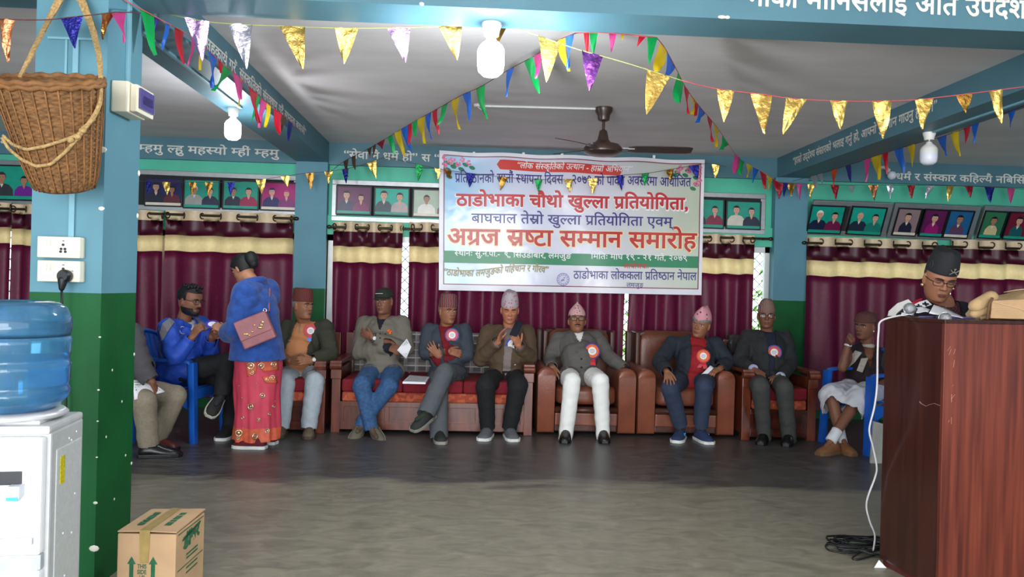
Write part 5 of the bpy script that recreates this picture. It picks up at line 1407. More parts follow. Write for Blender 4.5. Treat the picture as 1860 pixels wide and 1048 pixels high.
def P3(v): return at(v[0], v[1], v[2])
def stick_fn(objs):
    """cast the sight line through a pixel onto built meshes -> (point, normal)"""
    V = []; F = []; n = 0
    for o in objs:
        off = np.array(OFF.get(o.name, (0, 0, 0)))
        vs = np.zeros(len(o.data.vertices)*3); o.data.vertices.foreach_get('co', vs); vs = vs.reshape(-1, 3)+off
        V += [tuple(x) for x in vs]; F += [tuple(i+n for i in p.vertices) for p in o.data.polygons]; n += len(vs)
    T = BVHTree.FromPolygons(V, F)
    def hit(px, py):
        d = CR*(px-930)-CU*(py-524)+CW*FPX; d = d/np.linalg.norm(d)
        p, nn, i, dist = T.ray_cast(Vector(EYE), Vector(d))
        if p is None: return None, None
        nn = np.array(nn); p = np.array(p)
        return p, (nn if nn @ d < 0 else -nn)
    return hit
def ribbon(parent, hit, pix, w, m, name='strip', off=.006, thick=.003, widths=None):
    """a cloth band laid on a garment along pixels"""
    P = []; N = []
    for px, py in pix:
        p, nn = hit(px, py)
        if p is not None: P.append(p+nn*off); N.append(nn)
    if len(P) < 2: return None
    R = []
    for i in range(len(P)):
        T = unit(P[min(i+1, len(P)-1)]-P[max(i-1, 0)]); s = unit(np.cross(T, N[i])); ww = (widths[i] if widths else w)/2
        R.append([P[i]+s*ww, P[i]+s*ww+N[i]*thick, P[i]-s*ww+N[i]*thick, P[i]-s*ww])
    mb = MB(); mb.rings(R); return mb.build(name, m, parent)
def patch(parent, hit, pix, m, name='patch', off=.004, thick=.003):
    """flat cloth piece with corners at pixels, lying on a garment"""
    P = []
    for px, py in pix:
        p, nn = hit(px, py)
        if p is None: return None
        P.append(p+nn*off)
    P = np.array(P); c = P.mean(0); nn = unit(np.cross(P[1]-P[0], P[-1]-P[0]));
    if nn @ (EYE-c) < 0: nn = -nn
    n = len(P); rows = [P, (P*.5+c*.5), ]
    mb = MB(); V = [*(P), *(P+nn*thick), c+nn*(thick+.002)]
    mb.add(V, [(i, (i+1) % n, n+(i+1) % n, n+i) for i in range(n)]+[(n+i, n+(i+1) % n, 2*n) for i in range(n)]); return mb.build(name, m, parent)
def rosette(parent, hit, px, py, r, c_out, c_mid, tails, label=None, tail_px=None, face_to=None):
    p, nn = hit(px, py)
    if p is None: return
    nn = unit(nn*.4+unit(EYE-p)); p = p+nn*.014; M = frame_from(nn); c3 = [mat('ribbon %d %d %d' % c, c, rough=.45, var=.12, scale=60) for c in (c_out, c_mid)]
    o = None
    def disc(r0, m, z0, z1, n=40, wav=0.0):
        mb = MB(); mb.lathe([(.001, z0), (r0, z0), (r0, z1), (.001, z1)], p, n, M)
        if wav:
            V = mb.v[0]; k = 0
            for ring in range(4):
                for i in range(n):
                    if ring in (1, 2): V[ring*n+i] = p+(V[ring*n+i]-p)*(1+wav*math.cos(i*math.pi))
        return mb
    o = disc(r, c3[0], -.004, 0, 44, .05).build('rosette', c3[0], parent)
    disc(r*.82, c3[1], 0, .003, 44, .04).build('rosette_ring', c3[1], o)
    disc(r*.5, M_SHIRT, .003, .005, 28).build('rosette_centre', mat('rosette white card', (232, 228, 226), rough=.5, var=.02), o)
    mb = MB()
    for k, (w, y) in enumerate(((.5, .12), (.62, -.02), (.4, -.16))):
        mb.obox(p+M @ np.array([0, y*r*1.3, .0056]), np.array([w*r*.55, r*.035, .0004]), M)
    mb.build('print', mat('rosette faint print', (170, 130, 160), rough=.6), o)
    up = M[:, 1] if M[2, 1] > 0 else -M[:, 1]; sd = unit(np.cross(up, nn))
    for k, (c, dx, ln) in enumerate(tails):
        mb = MB(); a = p-up*r*.75-nn*.004-nn*.001*k; b = p-up*(r*.9+ln)+sd*dx-nn*.002; w = r*.3
        mb.rings([[q+sd*w, q-sd*w, q-sd*w-nn*.0015, q+sd*w-nn*.0015] for q in (a, (a+b)/2+nn*.003, b)]); mb.build('ribbon_tail', mat('ribbon %d %d %d' % c, c, rough=.35, var=.1, scale=60), o)
    return o

def topi(parent, O, M, h, m, z0=.66, top=1.2, peak=.5, lean=0.0, wtop=.6, px_=1.4):
    """soft cloth cap: band round the skull, folded crown with a ridge"""
    R = []; n = 40; T = lambda p: O+M @ (np.array(p)*h)
    for f in (0, .0, .12, .3, .48, .64, .8, .92, 1.0):
        k = 1.0 if f < .12 else 1-(1-wtop)*((f-.12)/.88)**px_; ky = 1-.22*f**2
        z = z0+(top-z0)*f; ring = []
        for a in np.linspace(0, 2*math.pi, n, endpoint=False):
            x, y = .345*math.cos(a), (.42 if math.sin(a) > 0 else .455)*math.sin(a)
            ridge = math.exp(-(x/.12)**2)*peak*.05*f*f
            drop = .07*math.sin(a)*(1-f)*-1 if False else 0
            ring.append(T((x*k*(1 if f < .95 else .84)+lean*f, y*ky*(1 if f < .95 else .88), z+ridge+.05*(math.sin(a) < 0)*abs(math.sin(a))*-1*(1-f)+.015*math.cos(3*a)*f)))
        R.append(ring)
    R[0] = [O+(p-O)*.985 for p in R[0]]
    mb = MB(); mb.rings(R, caps=False); last = R[-1]; c = np.mean(last, 0); V = list(last)+[c+M[:, 2]*.006]
    mb.add(V, [(i, (i+1) % n, n) for i in range(n)]); o = mb.build('cap', m, parent, smooth='all'); return o
def glasses(parent, O, M, h, m=M_SPEC, lens=(.115, .08)):
    T = lambda p: O+M @ (np.array(p)*h); mb = MB()
    for s in (-1, 1):
        mb.tube([T((s*.15+lens[0]*math.copysign(abs(math.cos(a))**.7, math.cos(a)), .435-.03*abs(math.cos(a)*.5+s*.0), .505+lens[1]*math.copysign(abs(math.sin(a))**.7, math.sin(a)))) for a in np.linspace(0, 2*math.pi, 20, endpoint=False)], .0017, 6, closed=True)
        mb.tube([T((s*.265, .41, .53)), T((s*.335, .3, .535)), T((s*.345, -.02, .525)), T((s*.335, -.08, .46))], .002, 6)
    mb.tube([T((-.04, .44, .52)), T((0, .455, .535)), T((.04, .44, .52))], .002, 6)
    o = mb.build('glasses', m, parent)
    for s in (-1, 1):
        mb = MB(); mb.lathe([(.001, 0), (lens[0]*h*.95, 0), (lens[0]*h*.95, .001), (.001, .001)], T((s*.15, .425, .505)), 20, np.stack([M[:, 0], M[:, 2], M[:, 1]], 1), sy=lens[1]/lens[0]); mb.build('lens', M_LENS, o)
    return o
M_LENS = bpy.data.materials.new('spectacle lens'); M_LENS.use_nodes = True
_N = M_LENS.node_tree.nodes; _L = M_LENS.node_tree.links; _t = _N.new('ShaderNodeBsdfTransparent'); _g = _N.new('ShaderNodeBsdfGlossy'); _g.inputs['Roughness'].default_value = .05
_x = _N.new('ShaderNodeMixShader'); _x.inputs[0].default_value = .02; _L.new(_t.outputs[0], _x.inputs[1]); _L.new(_g.outputs[0], _x.inputs[2]); _L.new(_x.outputs[0], _N['Material Output'].inputs['Surface'])

def hair_shell(parent, O, M, h, m, line, grow=.03, name='hair', zmax=1.03, bump=.0):
    """hair over the skull; line(x, y) gives the height of its lower edge"""
    T = lambda p: O+M @ (np.array(p)*h); n = 56; zs = list(np.linspace(.2, .97, 28))+[1.0]; rg = np.random.default_rng(2)
    V = []; F = []; ok = []
    for z in zs:
        for a in np.linspace(0, 2*math.pi, n, endpoint=False):
            x, y, _ = head_pt(min(z, .995), a, grow*(1 if z < .97 else .9)+bump*rg.uniform(-1, 1)); lo = line(x, y)
            zz = max(z, lo) if z < lo+.04 else z
            if zz > z: x, y, _ = head_pt(min(zz, .995), a, grow*.6)
            V.append(T((x, y, zz*(1+grow*.9) if zz > .9 else zz))); ok.append(z >= lo-.03)
    for j in range(len(zs)-1):
        for i in range(n):
            q = (j*n+i, j*n+(i+1) % n, (j+1)*n+(i+1) % n, (j+1)*n+i)
            if all(ok[k] for k in q): F.append(q)
    top = len(V); V.append(T((0, -.02, 1.0+grow*1.1))); j = len(zs)-1
    F += [(j*n+i, j*n+(i+1) % n, top) for i in range(n)]
    mb = MB(); mb.add(V, F); return mb.build(name, m, parent, smooth='all')

def garment(parts, voxel, cut=None, name='jacket', m=None, parent=None, it=2, wrinkle=.0, seed=0):
    mb = MB(); parts(mb); V, F = fuse(mb, voxel, it)
    if wrinkle:
        rg = np.random.default_rng(seed); D = np.zeros(len(V))
        for k in range(10):
            q = rg.normal(size=3)*rg.uniform(18, 46); q[2] *= 1.4; D += np.sin(V @ q+rg.uniform(0, 6))/10
        C = V.mean(0); nr = V-C; 
        # along the local normal
        me = bpy.data.meshes.new('t'); me.from_pydata(V.tolist(), [], F); NV = np.zeros(len(V)*3); me.vertices.foreach_get('normal', NV); bpy.data.meshes.remove(me)
        V = V+NV.reshape(-1, 3)*(D*wrinkle*2)[:, None]
    if cut is not None:
        keep = ~cut(V); F = [f for f in F if keep[list(f)].sum() >= 3 and keep[list(f)].all()]
        used = sorted({i for f in F for i in f}); mp = {a: b for b, a in enumerate(used)}
        V = V[used]; F = [tuple(mp[i] for i in f) for f in F]
    return mesh_obj(name, V, F, m, parent)

def build_person(label, J, skin, h=.232, head=(0, 0, 0), hands=None, group=None, female=False, top=None, inner=None, legs=None, shoes=None,
                 legr=(.1, .074, .064, .056), armr=(.066, .058, .052, .046), belly=0.0, voxel=.005, brow=True, mouth=(150, 70, 66), mus=None, beard=None, eyes=1.0, shoulder_w=1.0, torso=1.0, nose=1.0, flat='', dY=0.0, sock=(40, 42, 46)):
    """J: joints as (px, py, depth) on the photo's sight lines"""
    J = {k: (v[0], v[1], v[2]+dY) for k, v in J.items()}
    j = {k: P3(v) for k, v in J.items()}
    for s in flat:      # feet planted on the floor under their pixels
        q = atz(J['t'+s][0], J['t'+s][1]-2, 0.0); j['t'+s] = q; j['a'+s] = at(J['a'+s][0], J['a'+s][1], q[1]+.15)
    pel = (j['ha']+j['hb'])/2; nb = j.get('nb', (j['sa']+j['sb'])/2+np.array([0, 0, .05])); chest = pel*.36+nb*.64
    X = unit(j['sb']-j['sa']); U = unit(nb-pel); X = unit(X-U*(X @ U)); Fw = np.cross(X, U); MT = np.stack([X, Fw, U], 1)
    t = thing('person', (pel[0], pel[1], 0), label, 'person', group)
    M = head_frame(*head); O = j['h']-M[:, 2]*h*.5-M[:, 1]*h*.05
    sk, lip = SKINS[skin]
    sw = np.linalg.norm(j['sb']-j['sa'])/2
    # ---- the body: one continuous surface
    mb = MB()
    def torso_parts(mb, g, gs=0.0):
        mb.ell(pel, np.array([.16+g, .115+g, .12+g])*torso, MT); mb.ell(pel*.6+nb*.4+Fw*belly*.5, np.array([(.145+g)*torso, (.112+g+belly*.6)*torso, .15+g]), MT)
        mb.ell(chest, np.array([(.16+g)*torso, (.112+g)*torso, .17+g]), MT)
        for q in 'ab': mb.rcone(j['s'+q]-U*.012, .046+g*.7+gs*.5, nb-U*.045, .062+g*.55, 14)
        mb.rcone(j['sa']-U*.05, .05+g*.8, j['sb']-U*.05, .05+g*.8, 14)
    def arm_parts(mb, r):
        for s in 'ab': mb.limb([j['s'+s], j['s'+s]*.45+j['e'+s]*.55, j['e'+s], j['w'+s]], [r[0], (r[0]+r[1])/2, r[1], r[3]], 14)
    def leg_parts(mb, r, s0=0.0):
        for s in 'ab':
            k_, a_ = j['k'+s], j['a'+s]; calf = k_*.68+a_*.32
            mb.limb([j['h'+s], k_, calf, a_], [r[0], r[1], r[2], r[3]], 14)
    torso_parts(mb, 0); arm_parts(mb, (.05, .041, .036, .027)); leg_parts(mb, (.082, .056, .05, .036))
    for s in 'ab': mb.limb([j['a'+s], j['a'+s]*.6+j['t'+s]*.4-np.array([0, 0, .012]), j['a'+s]*.3+j['t'+s]*.7], [.036, .024, .018])
    hb = O+M @ (np.array([0, -.06, .16])*h)
    mb.limb([nb-U*.04, nb, hb], [.07, .058, .054], 16); head_prims(mb, O, M, h)
    for s in 'ab':
        hd = (hands or {}).get(s, {}); d = hd.get('d'); d = unit(P3(d)-j['w'+s]) if d is not None else unit(j['w'+s]-j['e'+s])
        n = np.array(hd.get('n', (0, 0, -1.0)), float); hand_prims(mb, j['w'+s]-d*.01, d, n, hd.get('sg', 1), hd.get('curl', 22), hd.get('spread', 5), hd.get('L', .172), hd.get('thumb', 35), hd.get('curls'))
    V, F = fuse(mb, voxel, 2)
    loc = (V-O) @ M/h; fc = np.array([loc[list(f)].mean(0) for f in F])
    mi = ((abs(fc[:, 0]) < .1-.9*abs(fc[:, 2]-.218)) & (abs(fc[:, 2]-.218) < .045) & (fc[:, 1] > .36)).astype(int)
    FC = np.array([V[list(f)].mean(0) for f in F])
    if sock:
        for s in 'ab':
            a_ = j['a'+s]; up_ = unit(j['k'+s]-a_); dd = j['t'+s]-a_; q = ((FC-a_) @ dd/(dd @ dd)).clip(0, 1)
            mi[(np.linalg.norm(FC-(a_+q[:, None]*dd), axis=1) < .075) & ((FC-a_) @ up_ < .07)] = 2
    body = mesh_obj('body', V, F, [sk, lip, mat('sock knit %d %d %d' % tuple(sock or (9, 9, 9)), sock or (9, 9, 9), rough=.9)], t, mi)
    T = lambda p: O+M @ (np.array(p)*h)
    for s in (-1, 1):
        mb = MB(); mb.ell(T((s*.135, .343, .512)), np.array([.058, .03, .024*max(eyes, .8)])*h, M, 12, 7); e = mb.build('eye', M_EYEW if eyes >= .5 else sk, t, smooth='all')
        if eyes < .5:
            mb = MB(); mb.tube([T((s*(.135+q*.06), .372-.025*abs(q), .5+.006*q*q)) for q in np.linspace(-1, 1, 6)], .0022, 5); mb.build('eyelid', M_HAIR, e); e = None
        if e is None: eyes = .34
        mb = MB(); mb.ell(T((s*.135+.0, .362 if e else .33, .512)), np.array([.024, .016, .023*eyes])*h, M, 10, 6); (mb.build('iris', M_IRIS, e, smooth='all') if e else None)
        mb = MB(); mb.tube([T((s*(.135+q*.062), .368-.02*abs(q), .533*1+.012*(1-q*q)*eyes-.008*abs(q))) for q in np.linspace(-1, 1, 6)], .0022, 5); (mb.build('eyelid', lip, e) if e else None)
        if brow:
            mb = MB(); mb.tube([T((s*x_, y_, z_)) for x_, y_, z_ in ((.055, .418, .582), (.11, .42, .605), (.17, .398, .607), (.225, .352, .585))], [.003, .0048, .0044, .002], 6); mb.build('eyebrow', M_HAIR if brow is True else brow, t, smooth='all')
    if mus:
        mb = MB(); mb.tube([T((q*.125, .425-.05*q*q, .29-.035*q*q)) for q in np.linspace(-1, 1, 9)], [.002, .004, .0055, .006, .0055, .006, .0055, .004, .002], 6); mb.build('moustache', mus, t, smooth='all')
    return dict(t=t, j=j, O=O, M=M, MT=MT, nb=nb, pel=pel, chest=chest, h=h, body=body, torso=torso_parts, arms=arm_parts, legs=leg_parts, X=X, U=U, Fw=Fw)

def jacket(p, m, v=None, vx=0.0, g=.032, armr=(.07, .062, .056, .05), hem=.11, voxel=.009, wr=.006, flare=1.0, name='jacket', arms='ab', skirt=True, low=None, neck=.078):
    """tailored coat; v = (half width at the neck, height where the V closes as a fraction pelvis->neck, half width below)"""
    nb, pel, MT, U = p['nb'], p['pel'], p['MT'], p['U']; L = np.linalg.norm(nb-pel)
    def parts(mb):
        p['torso'](mb, g, .006)
        for s in arms: mb.limb([p['j']['s'+s], p['j']['s'+s]*.45+p['j']['e'+s]*.55, p['j']['e'+s], p['j']['w'+s]-unit(p['j']['w'+s]-p['j']['e'+s])*.015], [armr[0], (armr[0]+armr[1])/2, armr[1], armr[3]], 14)
        if skirt:
            mb.ell(pel-U*.02, np.array([.18*flare+g*.4, .135+g*.4, .13]), MT)
            for s in 'ab': mb.rcone(p['j']['h'+s], .108, p['j']['h'+s]*.72+p['j']['k'+s]*.28, .1)
    def cut(V):
        loc = (V-pel) @ MT; nk = (V-nb) @ MT
        c = (np.hypot(nk[:, 0], nk[:, 1]*1.0) < neck) & (nk[:, 2] > -.035)
        if v:
            w0, vf, wb = v; q = loc[:, 2]/L; wz = max(wb, 0); hw = np.where(q > vf, wz+(w0-wz)*((q-vf)/(1.05-vf)).clip(0, 2), wb)
            if wb <= 0: hw = np.where(q > vf, hw, -1)
            c |= (loc[:, 1] > .035) & (abs(loc[:, 0]-vx) < hw) & (q < 1.2)
        for s in arms:
            w = p['j']['w'+s]; d = unit(w-p['j']['e'+s]); c |= ((V-w) @ d > -.012) & (np.linalg.norm(V-w, axis=1) < .085)
        if low: c |= low(V)
        return c
    o = garment(parts, voxel, cut, name, m, p['t'], 2, wr, len(label_seed)); label_seed.append(1)
    md = o.modifiers.new('cloth', 'SOLIDIFY'); md.thickness = .006; md.offset = -1
    return o
label_seed = []
def undershirt(p, m, g=.016, name='sweater', arms='', voxel=.01, neck=.064, armr=(.058, .05, .045, .04)):
    nb, MT = p['nb'], p['MT']
    def parts(mb):
        p['torso'](mb, g)
        for s in arms: mb.limb([p['j']['s'+s], p['j']['e'+s], p['j']['w'+s]], [armr[0], armr[1], armr[3]], 14)
    def cut(V):
        nk = (V-nb) @ MT; c = (np.hypot(nk[:, 0], nk[:, 1]) < neck) & (nk[:, 2] > -.03)
        for s in arms:
            w = p['j']['w'+s]; d = unit(w-p['j']['e'+s]); c |= ((V-w) @ d > -.004) & (np.linalg.norm(V-w, axis=1) < .07)
        return c
    return garment(parts, voxel, cut, name, m, p['t'], 2, .003, 3)
def trousers(p, m, r=(.105, .08, .072, .058), voxel=.009, wr=.004, name='trousers', ext=.0):
    ext += .03
    def parts(mb):
        mb.ell(p['pel'], np.array([.175, .13, .13]), p['MT'])
        for s in 'ab':
            k, a = p['j']['k'+s], p['j']['a'+s]; a = a+unit(a-k)*ext
            mb.limb([p['j']['h'+s], k, k*.66+a*.34, a+(k-a)*.02], r, 14)
    def cut(V):
        c = np.zeros(len(V), bool)
        for s in 'ab':
            k, a = p['j']['k'+s], p['j']['a'+s]; d = unit(a-k); c |= ((V-a) @ d > -.0+ext) & (np.linalg.norm(V-a, axis=1) < .12)
        return c
    return garment(parts, voxel, cut, name, m, p['t'], 2, wr, 5)
def cuff(p, s, m, r=.042, w=.03, back=.004, name='cuff'):
    wv = p['j']['w'+s]; d = unit(wv-p['j']['e'+s]); mb = MB(); mb.lathe([(r*.7, -w), (r, -w), (r, 0), (r*.7, 0)], wv-d*back, 18, frame_from(d)); return mb.build(name, m, p['t'], smooth=True)
def wristband(p, s, m, r=.032, w=.012, off=.004, name='watch', dial=None):
    wv = p['j']['w'+s]; d = unit(wv-p['j']['e'+s]); c = wv+d*off; M = frame_from(d); mb = MB(); mb.lathe([(r*.8, -w/2), (r, -w/2), (r, w/2), (r*.8, w/2)], c, 18, M); o = mb.build(name, m, p['t'], smooth=True)
    if dial is not None:
        n = unit(np.cross(d, np.cross(EYE-c, d))); mb = MB(); mb.lathe([(.001, 0), (.017, 0), (.017, .008), (.001, .008)], c+n*(r-.002), 18, frame_from(n)); mb.build('dial', dial, o)
    return o
def suit(name, c, scale=140, var=.14, rough=.85): return mat(name, c, rough=rough, var=var, scale=scale, bump=.55, bscale=17)
M_DENIM = mat('blue denim', (54, 88, 130), rough=.85, var=.22, scale=40, bump=.1, bscale=300)
M_BLK = suit('black cloth', (24, 24, 26)); M_CHAR = suit('charcoal suiting', (62, 66, 72)); M_WHITEC = mat('white cotton', (232, 230, 226), rough=.85, var=.03)
M_WATCH = mat('steel watch', (190, 188, 180), rough=.25, metal=.9)
def dhaka(name, c1, c2, scale=60, kind='voronoi', thr=(.25, .4), stretch=(1, 1, 1)): return mat(name, c1, col2=c2, kind=kind, scale=scale, thr=thr, rough=.85, stretch=stretch)
RED, BLU, WHT, ORG, PUR, CRM = (190, 24, 46), (40, 70, 190), (226, 224, 226), (226, 100, 40), (70, 40, 130), (240, 220, 190)
G_SEAT = 'people seated along the back wall'

# --- man in white trousers, reclining in the first leather armchair
p = build_person('person in grey jacket, white trousers and pointed patterned cap reclining in a leather armchair', dict(h=(1048, 582, 7.2), sa=(1014, 616, 7.28), sb=(1084, 613, 7.28), nb=(1049, 607, 7.27), ea=(999, 652, 7.17), eb=(1106, 648, 7.15), wa=(1003, 668, 6.98), wb=(1137, 671, 6.97),
    ha=(1033, 684, 7.05), hb=(1073, 682, 7.05), ka=(1039, 693, 6.6), kb=(1090, 692, 6.6), aa=(1028, 787, 6.5), ab=(1095, 788, 6.5), ta=(1026, 806, 6.3), tb=(1098, 806, 6.3)), 'brown', h=.235, head=(-3, -12, 0), flat='ab',
    hands=dict(a=dict(d=(1007, 686, 6.86), n=(.2, .1, -1), sg=1, curl=26, spread=9), b=dict(d=(1140, 690, 6.87), n=(-.1, .1, -1), sg=-1, curl=24, spread=9)), mus=M_HAIR, belly=.05, eyes=.9)
m = suit('grey herringbone tweed', (92, 88, 84), 260, .22)
undershirt(p, M_WHITEC)
o = jacket(p, m, (.062, .62, -1), armr=(.074, .068, .06, .054)); tr = trousers(p, mat('bright white cotton', (240, 239, 234), rough=.85, var=.02), (.1, .078, .07, .062), ext=.03)
hit = stick_fn([o])
patch(p['t'], hit, [(1040, 607), (1029, 608), (1026, 624), (1047, 642), (1050, 640)], m, 'lapel', .008); patch(p['t'], hit, [(1058, 607), (1069, 607), (1072, 622), (1052, 641), (1050, 640)], m, 'lapel', .008)
for py in (652, 668):
    q, nn = hit(1056, py)
    if q is not None: mb = MB(); mb.lathe([(.001, 0), (.009, 0), (.009, .005), (.001, .005)], q+nn*.004, 12, frame_from(nn)); mb.build('button', M_BLK, p['t'])
rosette(p['t'], hit, 1075, 638, .075, PUR, ORG, [(RED, .01, .08)])
topi(p['t'], p['O'], p['M'], p['h'], dhaka('rose and grey dhaka cloth', (92, 78, 88), (206, 158, 160), 46, thr=(.24, .3)), .67, 1.18, .9, wtop=.2, px_=1.9)
hair_shell(p['t'], p['O'], p['M'], p['h'], M_HAIR, lambda x, y: .62 if y < .1 else (.6 if abs(x) > .29 else .75), .018, zmax=.8)
glasses(p['t'], p['O'], p['M'], p['h'])
wristband(p, 'a', M_WATCH, .036, .014); wristband(p, 'b', M_BLK, .038, .02)
for s in 'ab': shoe(p['t'], p['j']['a'+s], p['j']['t'+s], mat('black leather', (22, 20, 20), rough=.3), None, lace=False)

# --- man in brown coat with a phone
p = build_person('person in brown coat and tall patterned cap looking down at a phone', dict(h=(926, 563, 7.2), sa=(887, 604, 7.25), sb=(957, 604, 7.25), nb=(924, 596, 7.25), ea=(874, 652, 7.1), eb=(962, 652, 7.1), wa=(905, 621, 6.92), wb=(941, 627, 6.92),
    ha=(899, 688, 7.08), hb=(938, 688, 7.08), ka=(882, 700, 6.6), kb=(941, 702, 6.6), aa=(886, 772, 6.48), ab=(926, 773, 6.48), ta=(878, 802, 6.28), tb=(932, 803, 6.28)), 'ruddy', h=.238, head=(0, 13, 0), flat='ab',
    hands=dict(a=dict(d=(914, 592, 6.85), n=(.9, -.5, .1), sg=1, curl=14, spread=10, thumb=50), b=dict(d=(933, 603, 6.84), n=(-.3, .9, -.1), sg=-1, curls=(30, 40, 46, 50), spread=8, thumb=60)), belly=.07, eyes=.35)
m = suit('brown wool', (86, 68, 50), 180, .14)
undershirt(p, suit('grey knit', (126, 116, 112), 200), arms='ab', armr=(.058, .054, .048, .042))
o = jacket(p, m, (.05, .42, .035), armr=(.082, .076, .066, .058), g=.04, hem=.1)
trousers(p, M_BLK, (.108, .088, .078, .066)); hit = stick_fn([o])
patch(p['t'], hit, [(912, 592), (899, 596), (893, 614), (904, 640), (909, 640)], m, 'lapel', .008); patch(p['t'], hit, [(938, 592), (949, 596), (955, 614), (948, 640), (943, 640)], m, 'lapel', .008)
sw = [c for c in p['t'].children if c.name.startswith('sweater')][0]; hit2 = stick_fn([sw, o])
rosette(p['t'], hit2, 932, 627, .062, BLU, WHT, [(RED, -.03, .1), (WHT, .0, .13)])
topi(p['t'], p['O'], p['M'], p['h'], dhaka('pale floral dhaka cloth', (212, 84, 104), (176, 166, 172), 40, thr=(.24, .34)), .66, 1.24, .3, wtop=.66, px_=2.2)
hair_shell(p['t'], p['O'], p['M'], p['h'], M_HAIR, lambda x, y: .5 if y < .0 else .72, .014)
for s in 'ab': shoe(p['t'], p['j']['a'+s], p['j']['t'+s], suit('grey knit trainer', (92, 94, 98)), M_SOLEW, w=1.12)
ph = at(938, 597, 6.83); t = thing('mobile_phone', tuple(ph), 'dark mobile phone held up by the man in brown coat', 'phone'); Mp = frame_from(unit(np.array([-.25, -.75, .5])), (0, 0, 1)); Mp = Mp @ rotm('Z', -14)
mb = MB(); mb.obox(ph, np.array([.037, .076, .0045]), Mp); mb.build('phone_body', mat('dark navy phone', (30, 32, 44), rough=.3), t, bevel=.003)
mb = MB(); mb.obox(ph-Mp[:, 2]*.005, np.array([.034, .072, .0006]), Mp); mb.build('screen', mat('phone screen', (40, 44, 60), rough=.1), t)
mb = MB(); mb.obox(ph+Mp @ np.array([-.018, .05, .005]), np.array([.012, .016, .0015]), Mp); mb.build('camera_bump', M_BLACK, t, bevel=.001)

# --- man in charcoal suit, arms folded, legs crossed
p = build_person('person in charcoal suit and dark red sweater, arms folded, legs crossed', dict(h=(814, 565, 7.2), sa=(780, 600, 7.27), sb=(843, 600, 7.25), nb=(811, 594, 7.26), ea=(772, 642, 7.12), eb=(849, 644, 7.1), wa=(815, 638, 6.96), wb=(796, 647, 7.0),
    ha=(797, 684, 7.08), hb=(830, 682, 7.08), ka=(797, 704, 6.62), kb=(808, 676, 6.58), aa=(797, 786, 6.42), ab=(777, 746, 6.36), ta=(801, 808, 6.24), tb=(748, 768, 6.22)), 'brown', h=.235, head=(30, 2, 2), flat='a', sock=(44, 56, 42),
    hands=dict(a=dict(d=(836, 642, 6.98), n=(0, .9, -.4), sg=1, curl=25), b=dict(d=(776, 620, 6.98), n=(.2, .9, .1), sg=-1, curl=12, spread=8)), belly=.04)
m = suit('charcoal navy suiting', (58, 66, 76), 200, .16)
undershirt(p, suit('dark red knit', (120, 18, 28), 160), neck=.05)
o = jacket(p, m, (.07, .34, .012), armr=(.074, .066, .06, .054)); trousers(p, suit('grey trouser cloth', (84, 88, 92), 200), (.1, .082, .08, .078), ext=.02)
hit = stick_fn([o])
patch(p['t'], hit, [(797, 590), (788, 594), (786, 612), (803, 632), (806, 632)], m, 'lapel', .008); patch(p['t'], hit, [(826, 590), (835, 594), (838, 610), (816, 632), (813, 632)], m, 'lapel', .008)
mb = MB(); M_ = frame_from(unit(p['nb']-p['pel'])); mb.lathe([(.06, -.02), (.066, .0), (.062, .035), (.055, .036)], p['nb']+np.array([0, 0, -.005]), 24, M_); mb.build('collar', suit('dark red knit', (0, 0, 0)), p['t'], smooth='all')
hit2 = stick_fn([o]+[c for c in p['t'].children if c.name.startswith('sweater')])
rosette(p['t'], hit2, 821, 609, .064, PUR, RED, [((90, 150, 230), -.03, .06)])
cuff(p, 'a', suit('dark red knit', (0, 0, 0)), .044, .02, -.012)
topi(p['t'], p['O'], p['M'], p['h'], dhaka('red zigzag dhaka cloth', (150, 78, 76), (74, 66, 70), 16, kind='wave', thr=(.45, .55), stretch=(1, 1, 2.2)), .66, 1.18, .3, wtop=.86, px_=1.2)
hair_shell(p['t'], p['O'], p['M'], p['h'], M_HAIRG, lambda x, y: .42 if y < .0 else .72, .014)
mbk = mat('black canvas', (44, 44, 44), rough=.8); sol = mat('grey sole', (140, 138, 128), rough=.7)
shoe(p['t'], p['j']['aa'], p['j']['ta'], mbk, sol); shoe(p['t'], p['j']['ab'], p['j']['tb'], mbk, sol, flat=False, up=(-.15, -.45, .9))

# --- man in grey blazer, dark cap, jeans, ankles crossed
p = build_person('person in grey blazer, dark peaked cap and jeans, ankles crossed, holding papers', dict(h=(697, 547, 7.22), sa=(662, 588, 7.3), sb=(730, 586, 7.26), nb=(697, 580, 7.28), ea=(653, 640, 7.12), eb=(738, 634, 7.1), wa=(704, 632, 6.95), wb=(676, 613, 6.95),
    ha=(677, 676, 7.08), hb=(713, 676, 7.08), ka=(657, 700, 6.62), kb=(706, 702, 6.62), aa=(674, 774, 6.6), ab=(657, 770, 6.66), ta=(688, 803, 6.4), tb=(646, 790, 6.5)), 'deep', h=.235, head=(-18, 4, -2), sock=(92, 74, 60),
    hands=dict(a=dict(d=(724, 636, 6.9), n=(0, .7, -.7), sg=1, curls=(30, 40, 45, 45)), b=dict(d=(660, 606, 6.98), n=(0, .9, .3), sg=-1, curl=20)), belly=.05, mus=None)
m = suit('warm grey wool', (112, 106, 96), 260, .12)
undershirt(p, suit('dark navy knit', (30, 30, 40)))
o = jacket(p, m, (.056, .7, -1), armr=(.08, .072, .064, .056), g=.04); trousers(p, M_DENIM, (.104, .082, .07, .06), ext=.0)
hit = stick_fn([o])
patch(p['t'], hit, [(684, 570), (668, 575), (668, 578), (680, 594), (697, 600), (699, 596)], m, 'lapel', .009); patch(p['t'], hit, [(712, 570), (722, 576), (718, 586), (702, 598), (699, 598)], m, 'lapel', .009)
